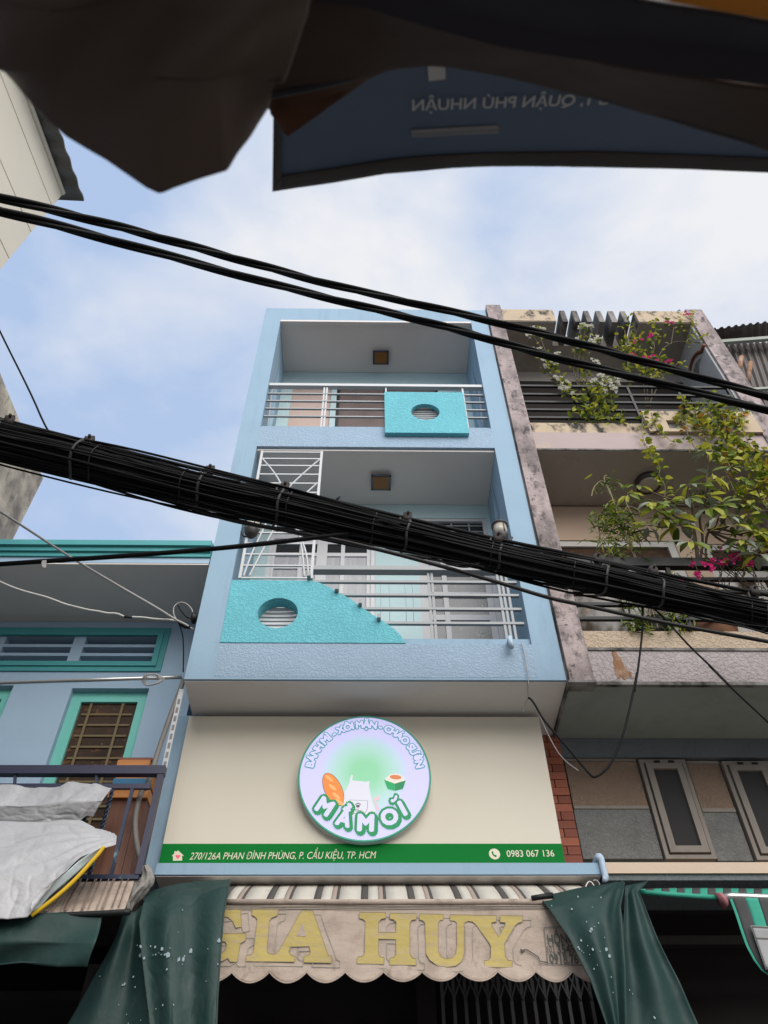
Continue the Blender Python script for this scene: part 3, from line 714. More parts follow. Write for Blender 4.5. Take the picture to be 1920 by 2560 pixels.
# ------------------------------------------------------------------ low blue house at left
lh = thing('low_blue_house', (-4, 0, 0), 'low blue house with turquoise cornice and louvred vent, left of the tall house', 'house')
LX0, LX1 = -6.5, -1.735
zE = 6.95
MB().box(LX0, -1.60, .0, 4, zE + .005, zE + .30).build('eave_slab', left_blue, lh)
MB().box(LX0, -1.602, .004, YB - .003, zE - .012, zE + .003).build('eave_soffit', soffit_m, lh)
ct = 7.203
for k, (a, b, o) in enumerate(((ct - .175, ct - .125, -.02), (ct - .123, ct - .07, -.045), (ct - .068, ct, -.075))):
    MB().box(LX0, -1.598, o, .5, a, b).build('cornice_moulding', teal_corn, lh)
MB().box(LX0, -1.601, -.004, .3, zE + .30, ct - .175).build('fascia', left_blue, lh)
# wall with openings
vt = [(-3.809, 0.860, 6.695), (-2.200, 0.860, 6.735), (-2.184, 0.860, 6.396), (-3.697, 0.860, 6.378)]
vx1 = (vt[1][0] + vt[2][0]) / 2; vz1 = vt[1][2]; vz0 = vt[2][2]; vx0 = vx1 - 2.62
wn_ = [(-2.898, 0.860, 6.091), (-2.153, 0.860, 6.105), (-2.883, 0.860, 5.106)]
wx0, wx1, wz1 = wn_[0][0], wn_[1][0], wn_[0][2]
w2 = [(-3.473, 0.860, 6.122), (-3.474, 0.860, 5.741)]
wx3 = w2[0][0]; wz3 = w2[0][2]
zb0 = 3.90
wall_holes(MB(), LX0, LX1, zb0, zE - .012, YB, YB + .2, [(vx0, vx1, vz0, vz1), (wx0, wx1, 3.9, wz1), (wx3 - .85, wx3, 3.9, wz3)]).build('wall', left_blue, lh)
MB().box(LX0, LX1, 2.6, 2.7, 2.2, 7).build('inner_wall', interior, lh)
# vent moulding + louvres
vo = thing_part('louvred_vent', lh, 'turquoise framed vent with blue louvre slats')
for (t_, o) in ((.055, -.035), (.11, -.018)):
    g = MB(); a = t_ - .055
    g.box(vx0 - t_, vx1 + t_, YB + o, YB - .002, vz1 + a, vz1 + t_); g.box(vx0 - t_, vx1 + t_, YB + o, YB - .002, vz0 - t_, vz0 - a)
    g.box(vx1 + a, vx1 + t_, YB + o, YB - .002, vz0 - a, vz1 + a); g.box(vx0 - t_, vx0 - a, YB + o, YB - .002, vz0 - a, vz1 + a)
    g.build('vent_frame', teal_corn, vo)
bw = (vx1 - vx0) / 4 + .02
mull = [vx1 - .87 * k for k in (1, 2)]
for x in (vx1 - .80, vx1 - 1.62, vx1 - 2.44): MB().box(x - .06, x + .06, YB + .002, YB + .18, vz0, vz1).build('mullion', left_blue, vo)
for k in (1, 2):
    z = vz0 + (vz1 - vz0) * k / 3
    MB().box(vx0, vx1, YB + .004, YB + .16, z - .018, z + .018).build('slat', left_blue, vo)
MB().box(vx0, vx1, YB + .20, YB + .22, vz0, vz1).build('vent_backing', interior, vo)
def left_window(x0, x1, z1, lab):
    wd = thing_part('window', lh, lab); y = YB + .07; z0 = 3.9
    for nm, q in (('frame_rail', (x0, x1, z1 - .11, z1)), ('frame_stile', (x0, x0 + .10, z0, z1 - .11)), ('frame_stile', (x1 - .10, x1, z0, z1 - .11))):
        MB().box(q[0], q[1], y, y + .06, q[2], q[3]).build(nm, teal_frame, wd)
    MB().box(x0 + .1, x1 - .1, y + .03, y + .04, z0, z1 - .11).build('pane', brown_glass, wd)
    bm_ = mat('brass_grille_bar', (.16, .12, .06), .5)
    for k in range(17):
        z = z1 - .24 - k * .118
        MB().box(x0 + .13, x1 - .13, y + .018, y + .029, z - .010, z + .010).build('grille_bar', bm_, wd)
    for x in (x0 + .20, x1 - .24): MB().box(x - .012, x + .012, y + .012, y + .0175, z0, z1 - .115).build('grille_upright', bm_, wd)
left_window(wx0, wx1, wz1, 'turquoise framed window with brown glass and horizontal bars')
left_window(wx3 - .85, wx3, wz3, 'turquoise framed window cut by the photo edge')
# curtain pole like pipe along the wall
pr = [(-3.394, 0.100, 5.570), (-3.192, 0.100, 5.579), (-2.477, 0.100, 5.611), (-1.646, 0.100, 5.646)]
MB().tube(pr, .016, 8).build('wall_pipe', steel, lh)
coil = (-1.881, 0.100, 5.597)
MB().tube([(coil[0] + .055 * math.cos(a * .5) * (1 + .02 * a), coil[1] - .03 + .012 * math.sin(a), coil[2] + .06 * math.sin(a * .5)) for a in range(0, 40)], .006, 5).build('wire_coil', grey_cable, lh)
# balcony
bal = thing_part('balcony_railing', lh, 'navy iron balcony railing with twisted balusters')
rb = [(-1.576, 0.000, 4.709), (-1.553, 0.000, 4.639)]
rx = rb[0][0]; rz1 = rb[0][2]; rz0 = rb[1][2]
zb_ = 3.867
MB().box(LX0, rx, -.03, .03, rz0, rz1).build('handrail', navy, bal)
MB().box(rx - .05, rx - .005, -.025, .028, zb_, rz0).build('post', navy, bal)
z2 = 4.544
MB().box(LX0, rx - .087, -.012, .012, z2 - .02, z2 + .02).build('rail', navy, bal)
MB().box(LX0, rx - .02, -.02, .02, zb_ - .03, zb_).build('bottom_rail', worn_navy, bal)
x = rx - .22; k = 0
while x > -4.2:
    if k % 2 == 0: MB().box(x - .012, x + .012, -.011, .011, zb_ + .001, z2 - .021).build('baluster', worn_navy, bal)
    else:
        g = MB()
        for ph in (0, math.pi):
            g.tube([(x + .010 * math.cos(i * .9 + ph), .010 * math.sin(i * .9 + ph), zb_ + .001 + (z2 - zb_ - .022) * i / 60) for i in range(61)], .009, 5)
        g.build('baluster', worn_navy, bal)
    x -= .148; k += 1
x = rx - .5
while x > -4.4:
    MB().bar((x, 0, z2 + .021), (x - .02, 0, rz0), .02, .02).build('spacer', worn_navy, bal); x -= .62
MB().box(LX0, -1.74, .03, YB, zb_ - .14, zb_ - .03).build('balcony_floor', interior, lh)  # shade under the balcony put in by the near-black interior colour
# furniture on the balcony
c_ = thing('wooden_cabinet', (-2.0, .3, zb_ - .03), 'brown wooden cabinet on the balcony behind the iron railing', 'cabinet')
cab = [(-2.033, 0.280, 4.606), (-1.709, 0.280, 4.631), (-1.683, 0.280, 4.000)]
MB().box(cab[0][0] + .0, -1.76, .30, .70, zb_ - .028, cab[0][2]).build('body', wood, c_)
MB().box(cab[0][0] + .06, -1.82, .285, .299, zb_ + .05, cab[0][2] - .1).build('door', wood, c_)
MB().box(cab[0][0] - .03, -1.75, .27, .71, cab[0][2] + .002, cab[0][2] + .088).build('top', orange_wood, c_)
t = thing('stacked_boards', (-2.0, .4, cab[0][2] + .13), 'stack of orange and blue painted boards on the wooden cabinet', 'boards')
zt_ = cab[0][2] + .092
for k, (h, m_, dx) in enumerate(((.062, blue_paint2, 0), (.11, orange_wood, .01), (.055, orange_wood, -.006), (.028, red_brown, .004))):
    MB().box(cab[0][0] - .01 + dx, -1.78 + dx, .24 + .01 * (k % 2), .69, zt_, zt_ + h - .003).build('board', m_, t); zt_ += h
# perforated angle and corrugated conduit next to the tall house
pg = thing('perforated_angle', (-1.69, .35, 4.2), 'white perforated steel angle standing against the tall house', 'steel angle')
pa = [(-1.620, 0.100, 4.906), (-1.614, 0.100, 4.676), (-1.611, 0.100, 4.387), (-1.605, 0.100, 4.006)]
zA, zB = pa[3][2], 5.52
g = MB(); pax = (pa[1][0] + pa[2][0]) / 2; g.box(pax - .03, pax + .012, .10, .104, zA - .05, zB); 
g.build('angle_leaf', white_metal, pg)
sl_ = MB()
z = zA
while z < zB - .1: sl_.box(pax - .019, pax + .001, .097, .0995, z, z + .05); z += .085
sl_.build('slots', conduit_m, pg, kind='stuff')
cd = [(-1.627, 0.120, 5.645), (-1.642, 0.120, 5.467), (-1.662, 0.120, 5.356), (-1.686, 0.120, 5.120), (-1.706, 0.120, 4.928), (-1.717, 0.120, 4.702), (-1.735, 0.120, 4.569)]
cd += [(-1.750, 0.120, 4.638), (-1.766, 0.120, 4.516), (-1.766, 0.120, 4.398), (-1.751, 0.120, 4.306), (-1.718, 0.120, 4.194), (-1.680, 0.120, 4.096), (-1.646, 0.120, 4.037), (-1.609, 0.120, 3.984)]
pts = resample(smooth(cd, 2), 220)
MB().tube(pts, [.020 + .0025 * (1 if i % 2 else -1) for i in range(221)], 10).build('corrugated_conduit', conduit_m, label='grey corrugated conduit hanging from the bay corner to the wrapped cloth', cat='conduit')

# wires gathered at the bay edge
ins = (-1.643, 0.060, 6.295)
t = thing('insulator_bracket', (-1.60, .06, ins[2]), 'black spool insulator on the left edge of the tall house', 'insulator')
MB().tube([(-1.592, .07, ins[2]), (-1.61, .07, ins[2]), (-1.625, .07, ins[2]), (-1.64, .07, ins[2]), (-1.66, .07, ins[2])], [.05, .055, .035, .055, .05], 14).build('spool', black_iron, t)
MB().box(-1.605, -1.592, .03, .11, ins[2] - .2, ins[2] + .07).build('bracket', black_iron, t)
a_ = (-1.628, 0.060, 6.157)
gw = smooth([(-1.627, 0.060, 6.154), (-1.686, -0.000, 6.162), (-1.781, 0.000, 6.214), (-1.991, 0.000, 6.367), (-2.470, 0.000, 6.682), (-2.716, -0.400, 6.585), (-2.867, -0.700, 6.506), (-2.984, -0.900, 6.466), (-3.074, -1.200, 6.342), (-3.189, -1.400, 6.289)], 2)
MB().tube(gw, .011, 7).build('service_wire', grey_cable, label='grey service wire slanting up left from the black insulator', cat='wire')
ww = smooth([(-1.696, 0.050, 6.205), (-1.811, 0.050, 6.260), (-2.002, 0.050, 6.270), (-2.094, 0.050, 6.288), (-2.207, 0.050, 6.294), (-2.285, 0.050, 6.295), (-2.338, 0.050, 6.329), (-2.396, 0.050, 6.340), (-2.451, 0.050, 6.337), (-2.548, 0.050, 6.366), (-2.629, 0.050, 6.376), (-2.752, 0.050, 6.413), (-2.874, 0.050, 6.449), (-2.979, 0.050, 6.498), (-3.096, 0.050, 6.548), (-3.235, 0.050, 6.589), (-3.403, 0.050, 6.648), (-3.584, 0.050, 6.738), (-3.872, 0.050, 6.892)], 2)
MB().tube(ww, .009, 7).build('service_wire', white_cable, label='kinked white wire crossing below the eave of the low house', cat='wire')
ts = [(-2.284, 0.048, 6.293), (-2.211, 0.048, 6.290)]
MB().tube(ts, .013, 7).build('wire_splice', black_iron, label='black taped splice on the kinked white wire', cat='splice')
lw = smooth([(-1.787, 0.030, 6.239), (-1.827, 0.030, 6.305), (-1.847, 0.030, 6.387), (-1.830, 0.030, 6.440), (-1.784, 0.030, 6.467), (-1.729, 0.030, 6.444), (-1.673, 0.030, 6.381), (-1.657, 0.030, 6.336)], 2)
MB().tube(lw, .006, 6).build('loop_wire', grey_cable, label='thin grey wire loop beside the insulator', cat='wire')
lw = smooth([(-1.811, 0.030, 6.425), (-1.755, 0.030, 6.335), (-1.698, 0.030, 6.269), (-1.647, 0.030, 6.258)], 2)
MB().tube(lw, .006, 6).build('loop_wire', cable_m, label='short black wire running into the insulator', cat='wire')
lw = smooth([(-1.769, 0.030, 6.217), (-1.731, 0.030, 6.145), (-1.693, 0.030, 6.045), (-1.663, 0.030, 5.906), (-1.640, 0.030, 5.772), (-1.620, 0.030, 5.647)], 2)
MB().tube(lw, .006, 6).build('drop_wire', cable_m, label='thin black wire dropping along the left edge of the bay', cat='wire')
g = (-1.697, 0.030, 6.171)
MB().tube([(g[0] - .06, g[1], g[2] + .045), (g[0] - .03, g[1], g[2] + .02), (g[0], g[1], g[2]), (g[0] + .05, g[1], g[2] - .02)], [.012, .024, .026, .014], 8).build('wire_clamp', black_iron, label='black wedge clamp where the wires meet the bay', cat='clamp')

# ------------------------------------------------------------------ white tarp on the left balcony
yT = -.10
from mathutils import noise as _nz
def ridge(u, v, a):
    n1 = 1 - abs(_nz.noise(Vector((u * 2.1 + v * .8, v * 1.7, 3.3)))) * 2; n2 = 1 - abs(_nz.noise(Vector((u * 4.7 - v * 2.9, v * 4.1, 9.1)))) * 2
    return a * (max(0, n1) ** 9 + .6 * max(0, n2) ** 9)
wt = thing('white_tarp', (-2.9, -.1, 3.6), 'crumpled white plastic tarp tied over the left balcony railing', 'tarp')
up_top = [(-3.215, -0.060, 4.496), (-2.984, -0.060, 4.508), (-2.774, -0.060, 4.522), (-2.673, -0.060, 4.511), (-2.578, -0.060, 4.518), (-2.447, -0.060, 4.513), (-2.299, -0.060, 4.523), (-2.260, -0.060, 4.540), (-2.170, -0.060, 4.525), (-2.026, -0.060, 4.515), (-1.936, -0.060, 4.509)]
up_mid = [(-3.074, -0.200, 4.268), (-2.648, -0.200, 4.282), (-2.492, -0.200, 4.278), (-2.339, -0.200, 4.284), (-2.138, -0.200, 4.302), (-1.996, -0.200, 4.314), (-1.930, -0.200, 4.318)]
up_bot = [(-3.054, -0.140, 4.169), (-2.627, -0.140, 4.172), (-2.471, -0.140, 4.163), (-2.320, -0.140, 4.172), (-2.193, -0.140, 4.191), (-2.078, -0.140, 4.185), (-2.030, -0.140, 4.235), (-1.986, -0.140, 4.224)]
MB().sheet([up_top, up_mid, up_bot], .004, 110, 40, .012, 3, 3, lambda u, v: .007 * math.sin(u * 40 + 5 * v) * (1 - v) ** 2 + .012 * math.sin(u * 13 + 2 * v) + ridge(u * 2.2, v * 1.2, .009)).build('upper_sheet', tarp_white, wt)
lo_top = [(-3.035, -0.190, 4.165), (-2.610, -0.190, 4.167), (-2.455, -0.190, 4.158), (-2.305, -0.190, 4.165), (-2.176, -0.190, 4.176), (-2.040, -0.190, 4.165), (-1.950, -0.190, 4.130), (-1.880, -0.190, 4.095), (-1.817, -0.190, 4.083), (-1.767, -0.190, 4.048)]
lo_m1 = [(-2.847, -0.400, 3.881), (-2.444, -0.400, 3.871), (-2.254, -0.400, 3.871), (-2.067, -0.400, 3.881), (-1.916, -0.400, 3.891), (-1.784, -0.400, 3.896), (-1.710, -0.400, 3.906), (-1.686, -0.400, 3.903)]
lo_m2 = [(-2.689, -0.550, 3.620), (-2.309, -0.550, 3.611), (-2.174, -0.550, 3.611), (-2.041, -0.550, 3.620), (-1.957, -0.550, 3.638), (-1.907, -0.550, 3.684), (-1.841, -0.550, 3.742)]
lo_bot = [(-2.544, -0.620, 3.322), (-2.189, -0.620, 3.329), (-2.106, -0.620, 3.336), (-2.040, -0.620, 3.344), (-2.030, -0.620, 3.379), (-2.035, -0.620, 3.422), (-2.029, -0.620, 3.456)]
MB().sheet([lo_top, lo_m1, lo_m2, lo_bot], .004, 110, 80, .008, 2.5, 9, lambda u, v: .014 * math.sin(u * 6 + 3 * v) * v + .011 * math.sin(math.atan2(v - .12, 1.06 - u) * 21) * math.exp(-2.2 * math.hypot(v - .12, 1 - u)) + ridge(u * 1.3, v * 1.1, .009)).build('lower_sheet', tarp_white, wt)
lin = [[(-1.714, -0.560, 3.802), (-1.771, -0.560, 3.763), (-1.844, -0.560, 3.698), (-1.939, -0.560, 3.588), (-2.007, -0.560, 3.517), (-2.052, -0.560, 3.477), (-2.061, -0.560, 3.438), (-2.053, -0.560, 3.400)], [(-1.721, -0.520, 3.810), (-1.760, -0.520, 3.759), (-1.821, -0.520, 3.679), (-1.903, -0.520, 3.583), (-1.976, -0.520, 3.499), (-2.011, -0.520, 3.438), (-2.016, -0.520, 3.404), (-2.051, -0.520, 3.387)]]
MB().sheet(lin, .004, 30, 6, .006, 6, 2).build('lining', tarp_blue, wt)
MB().tube(smooth([(-1.712, -0.550, 3.802), (-1.727, -0.550, 3.764), (-1.759, -0.550, 3.712), (-1.809, -0.550, 3.629), (-1.861, -0.550, 3.556), (-1.920, -0.550, 3.486), (-1.981, -0.550, 3.425), (-2.039, -0.550, 3.373)], 2), .013, 8).build('yellow_pipe', yellow_m, label='yellow pipe along the edge of the white tarp', cat='pipe')
# striped canvas under the balcony
sc_t = [(-2.255, 0.020, 3.826), (-2.040, 0.020, 3.843), (-1.901, 0.020, 3.844), (-1.740, 0.020, 3.843), (-1.631, 0.020, 3.846)]
sc_b = [(-2.131, -0.450, 3.398), (-2.005, -0.450, 3.417), (-1.874, -0.450, 3.426), (-1.708, -0.450, 3.434), (-1.514, -0.450, 3.442)]
cv = thing('striped_canvas', (-2.2, -.2, 3.5), 'brown striped canvas awning below the left balcony', 'awning')
MB().sheet([sc_t, sc_b], .003, 40, 14, .012, 5, 4).build('canvas', canvas, cv)
canvas_dk = mat('taupe_print_on_canvas', (.25, .185, .15), .9, None, .15, 5); canvas_dk2 = mat('brown_print_on_canvas', (.15, .11, .09), .9, None, .15, 5)
T_, B_ = resample(sc_t, 60), resample(sc_b, 60)
for i in (3, 5, 6, 9, 13, 14, 17, 22, 24, 25, 29, 34, 35, 38, 43, 46, 47, 52, 56):
    wd = .7 if i % 3 else 1.0
    a, b = T_[i], T_[i].lerp(T_[min(i + 1, 60)], wd); c2, d2_ = B_[i], B_[i].lerp(B_[min(i + 1, 60)], wd)
    n_ = (b - a).cross(c2 - a).normalized(); n_ = n_ if n_.y < 0 else -n_
    g = MB(); rows = [[a.lerp(c2, q / 8) + n_ * .022 for q in range(9)], [b.lerp(d2_, q / 8) + n_ * .022 for q in range(9)]]
    g.sheet(rows, .002, 8, 1, 0).build('printed_stripe', canvas_dk if i % 4 else canvas_dk2, cv)
# left green valance
gv = thing('green_valance', (-2.6, -.5, 3.2), 'dark green tarp valance hanging under the striped canvas at left', 'tarp')
vt_ = [(-2.601, -0.500, 3.360), (-2.241, -0.500, 3.377), (-1.983, -0.500, 3.391), (-1.758, -0.500, 3.401), (-1.632, -0.500, 3.405)]
vm_ = [(-2.518, -0.560, 3.207), (-2.167, -0.560, 3.215), (-1.914, -0.560, 3.218), (-1.746, -0.560, 3.222), (-1.606, -0.560, 3.221)]
vb_ = [(-2.496, -0.500, 3.103), (-2.148, -0.500, 3.112), (-2.027, -0.500, 3.124), (-1.899, -0.500, 3.117), (-1.795, -0.500, 3.108), (-1.711, -0.500, 3.109), (-1.636, -0.500, 3.105)]
MB().sheet([vt_, vm_, vb_], .004, 50, 20, .014, 3, 6, lambda u, v: .02 * math.sin(5 * v + 7 * u)).build('sheet', tarp_green, gv)
MB().tube([(-2.603, -0.500, 3.366), (-2.242, -0.500, 3.380), (-1.636, -0.500, 3.405), (-1.497, -0.500, 3.413), (-1.462, -0.500, 3.415)], .018, 8).build('rod', black_iron, gv)
hemv = [Vector(p) + Vector((0, -.008, .004)) for p in vb_]; MB().tube(hemv, .006, 5).build('hem', tarp_green, gv)
# dark shop interior at left
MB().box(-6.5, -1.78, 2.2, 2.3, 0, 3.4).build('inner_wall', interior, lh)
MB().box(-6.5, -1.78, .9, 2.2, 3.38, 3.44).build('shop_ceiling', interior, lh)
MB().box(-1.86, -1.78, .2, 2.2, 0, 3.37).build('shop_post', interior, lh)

# wrapped grey cloth
cg = [(-1.590, 0.050, 3.954), (-1.542, 0.050, 3.946), (-1.523, 0.050, 3.905), (-1.515, 0.050, 3.844), (-1.543, 0.050, 3.784), (-1.577, 0.050, 3.716), (-1.613, 0.050, 3.653)]
g1 = [(-1.566, 0.030, 3.957), (-1.527, 0.030, 3.906), (-1.509, 0.030, 3.855), (-1.510, 0.030, 3.825), (-1.545, 0.030, 3.766), (-1.580, 0.030, 3.697), (-1.611, 0.030, 3.642)]
g2 = [(-1.560, -0.060, 3.910), (-1.535, -0.060, 3.864), (-1.530, -0.060, 3.814), (-1.544, -0.060, 3.765), (-1.584, -0.060, 3.707), (-1.622, -0.060, 3.659), (-1.623, -0.060, 3.612)]
g3 = [(-1.600, 0.030, 3.947), (-1.603, 0.030, 3.886), (-1.623, 0.030, 3.845), (-1.673, 0.030, 3.805), (-1.702, 0.030, 3.756), (-1.708, 0.030, 3.707), (-1.693, 0.030, 3.657)]
MB().sheet([g1, g2, g3], .006, 40, 18, .016, 9, 1, lambda u, v: .010 * math.sin(v * 22 + 8 * u)).build('wrapped_cloth', cloth_grey, label='grey checked cloth wrapped round the conduit end at the green tarp', cat='cloth')
r1 = [(-1.894, -0.020, 3.686), (-1.817, -0.020, 3.707), (-1.732, -0.020, 3.721), (-1.692, -0.020, 3.724)]; r2 = [(-1.860, -0.100, 3.638), (-1.784, -0.100, 3.647), (-1.699, -0.100, 3.652), (-1.661, -0.100, 3.652)]; r3 = [(-1.862, -0.020, 3.656), (-1.792, -0.020, 3.646), (-1.712, -0.020, 3.638), (-1.675, -0.020, 3.638)]
MB().sheet([r1, r2, r3], .005, 16, 10, .006, 9, 2).build('rolled_tarp', tarp_green, label='short rolled end of green tarp poking out of the grey cloth', cat='tarp')
MB().tube([(-1.887, -0.050, 3.673), (-1.857, -0.050, 3.662), (-1.751, -0.050, 3.626), (-1.638, -0.050, 3.596)], .014, 8).build('tarp_rod', black_iron, label='thin dark rod below the rolled green tarp end', cat='rod')

# ------------------------------------------------------------------ big green tarps framing the awning
gt = thing('green_tarp', (-1.3, -.15, 3), 'large dark green tarp with pale paint drops hanging at left of the lettered awning', 'tarp')
A = [[(-1.553, 0.100, 3.791), (-1.442, 0.100, 3.836), (-1.325, 0.100, 3.861), (-1.175, 0.100, 3.876), (-0.983, 0.100, 3.884)],
     [(-1.513, -0.070, 3.655), (-1.393, -0.070, 3.683), (-1.270, -0.070, 3.702), (-1.126, -0.070, 3.716), (-0.955, -0.070, 3.750)],
     [(-1.500, -0.140, 3.514), (-1.368, -0.140, 3.523), (-1.229, -0.140, 3.532), (-1.089, -0.140, 3.541), (-0.949, -0.140, 3.541)],
     [(-1.422, -0.200, 3.281), (-1.309, -0.200, 3.281), (-1.174, -0.200, 3.281), (-1.038, -0.200, 3.280), (-0.926, -0.200, 3.280)],
     [(-1.333, -0.220, 3.031), (-1.238, -0.220, 3.031), (-1.125, -0.220, 3.030), (-0.995, -0.220, 3.030), (-0.904, -0.220, 3.030)],
     [(-1.220, -0.220, 2.698), (-1.146, -0.220, 2.698), (-1.064, -0.220, 2.697), (-0.941, -0.220, 2.697), (-0.867, -0.220, 2.696)]]
MB().sheet(A, .004, 90, 120, .012, 2.2, 5, lambda u, v: .035 * math.sin(u * 11 + .8) * min(1, v * 2.2) * (1 - .45 * u) + ridge(u * 1.5, v * 2, .003)).build('front_sheet', tarp_green, gt)
Bq = [[(-1.643, -0.020, 3.591), (-1.608, -0.020, 3.608), (-1.561, -0.020, 3.614), (-1.527, -0.020, 3.657)],
      [(-1.650, -0.060, 3.456), (-1.605, -0.060, 3.465), (-1.541, -0.060, 3.474), (-1.482, -0.060, 3.483)],
      [(-1.707, -0.080, 3.258), (-1.616, -0.080, 3.257), (-1.525, -0.080, 3.257), (-1.415, -0.080, 3.257)],
      [(-1.768, -0.080, 3.085), (-1.642, -0.080, 3.077), (-1.500, -0.080, 3.076), (-1.350, -0.080, 3.076)],
      [(-1.890, -0.080, 2.737), (-1.722, -0.080, 2.736), (-1.487, -0.080, 2.735), (-1.235, -0.080, 2.734)]]
MB().sheet(Bq, .004, 30, 50, .012, 2.2, 15, lambda u, v: .03 * math.sin(u * 9 + 2) * min(1, v * 3)).build('side_sheet', tarp_green, gt)
def edge_hem(o, nu, nv, col, r, m_, parent):
    off = OFF[o.name]; MB().tube([o.data.vertices[j * (nu + 1) + col].co + off + Vector((0, -.003, 0)) for j in range(nv + 1)], r, 6).build('hem', m_, parent)
hem_m = mat('worn_tarp_hem', (.022, .045, .042), .6, None, .2, 12)
edge_hem(gt.children[0], 90, 120, 90, .006, hem_m, gt)
def drops(parent, lst, Y, sgn=0):
    g = MB()
    for (p, r) in lst:
        pts = []
        p = Vector(p)
        for i in range(9):
            a = 2 * math.pi * i / 9; rr = .85 * r * random.uniform(.6, 1.2); pts.append(p + Vector((rr * math.cos(a) * .8, 0, rr * math.sin(a) * 1.15)))
        g.prism(pts, (0, .003, 0))
    g.build('paint_drops', speck_m, parent, kind='stuff')
def snap(parent_obj_names, pts_r):
    """press each paint drop on the cloth: find the nearest front vertex of the sheet in x and z"""
    res = []
    for p, r in pts_r:
        best = None
        for o in parent_obj_names:
            off = OFF[o.name]
            for v in o.data.vertices[:len(o.data.vertices) // 2]:
                q = v.co + off; dd = (q.x - p[0]) ** 2 + (q.z - p[2]) ** 2
                if best is None or dd < best[0]: best = (dd, q.y)
        res.append(((p[0], best[1] - .012, p[2]), r))
    return res
ch = [o for o in gt.children if 'sheet' in o.name]
dl = list(zip([(-1.449, -0.200, 3.310), (-1.443, -0.200, 3.341), (-1.489, -0.200, 3.380), (-1.403, -0.200, 3.266), (-1.346, -0.200, 3.330), (-1.380, -0.200, 3.341), (-1.291, -0.200, 3.306), (-1.244, -0.200, 3.264), (-1.266, -0.200, 3.267), (-1.177, -0.200, 3.247), (-1.155, -0.200, 3.254), (-1.150, -0.200, 3.274), (-1.120, -0.200, 3.309), (-1.235, -0.200, 3.179), (-1.350, -0.200, 3.283), (-1.331, -0.200, 3.281), (-1.474, -0.200, 3.198), (-1.523, -0.200, 3.161), (-1.532, -0.200, 3.153), (-1.448, -0.200, 3.135), (-1.154, -0.200, 2.984), (-1.222, -0.200, 2.989), (-1.447, -0.200, 2.941), (-1.267, -0.200, 2.979), (-1.469, -0.200, 2.990), (-1.226, -0.200, 3.579), (-1.217, -0.200, 3.419), (-1.007, -0.200, 3.307), (-0.947, -0.200, 3.361), (-0.986, -0.200, 3.117), (-0.929, -0.200, 3.213), (-1.529, -0.200, 3.042), (-1.677, -0.200, 3.192), (-1.242, -0.200, 3.308), (-1.152, -0.200, 3.222), (-1.310, -0.200, 3.285), (-1.289, -0.200, 3.271), (-1.365, -0.200, 2.945)],
               [.017, .012, .006, .012, .009, .006, .013, .019, .009, .016, .013, .008, .016, .008, .005, .006, .009, .010, .008, .006, .005, .006, .004, .004, .004, .006, .004, .004, .018, .004, .006, .004, .004, .004, .004, .004, .005, .004]))
drops(gt, snap(ch, dl), -.2)
gt2 = thing('green_tarp', (1.7, -.15, 3), 'dark green tarp bunched at its top right, hanging at right of the lettered awning', 'tarp')
A = [[(1.175, 0.020, 3.731), (1.349, 0.020, 3.763), (1.524, 0.020, 3.792), (1.688, 0.020, 3.819), (1.794, 0.020, 3.828)],
     [(1.212, -0.080, 3.610), (1.334, -0.080, 3.638), (1.469, -0.080, 3.667), (1.605, -0.080, 3.695), (1.751, -0.080, 3.736)],
     [(1.294, -0.180, 3.382), (1.378, -0.180, 3.415), (1.464, -0.180, 3.447), (1.561, -0.180, 3.480), (1.659, -0.180, 3.534)],
     [(1.370, -0.220, 3.136), (1.426, -0.220, 3.145), (1.484, -0.220, 3.165), (1.542, -0.220, 3.184), (1.596, -0.220, 3.204)],
     [(1.417, -0.220, 2.884), (1.453, -0.220, 2.884), (1.484, -0.220, 2.884), (1.505, -0.220, 2.884), (1.520, -0.220, 2.884)],
     [(1.437, -0.220, 2.724), (1.457, -0.220, 2.724), (1.473, -0.220, 2.724), (1.483, -0.220, 2.724), (1.498, -0.220, 2.723)]]
MB().sheet(A, .004, 36, 50, .012, 2.2, 25, lambda u, v: .026 * math.sin(u * 10 + 1) * min(1, v * 2) + .010 * math.sin(math.atan2(v + .02, 1.04 - u) * 17) * math.exp(-2.6 * math.hypot(v, 1 - u))).build('front_sheet', tarp_green, gt2)
Bq = [[(1.768, -0.040, 3.771), (1.825, -0.040, 3.783), (1.887, -0.040, 3.792), (1.940, -0.040, 3.807)],
      [(1.731, -0.100, 3.669), (1.771, -0.100, 3.686), (1.803, -0.100, 3.698), (1.835, -0.100, 3.710)],
      [(1.639, -0.140, 3.388), (1.707, -0.140, 3.388), (1.786, -0.140, 3.388), (1.874, -0.140, 3.387)],
      [(1.598, -0.140, 3.143), (1.702, -0.140, 3.142), (1.821, -0.140, 3.142), (1.941, -0.140, 3.142)],
      [(1.543, -0.140, 2.907), (1.674, -0.140, 2.907), (1.821, -0.140, 2.906), (1.991, -0.140, 2.906)],
      [(1.520, -0.140, 2.745), (1.673, -0.140, 2.744), (1.836, -0.140, 2.743), (2.031, -0.140, 2.743)]]
MB().sheet(Bq, .004, 36, 50, .012, 2.2, 35, lambda u, v: .035 * math.sin(u * 9) * min(1, v * 2)).build('side_sheet', tarp_green, gt2)
edge_hem(gt2.children[0], 36, 50, 0, .006, hem_m, gt2)
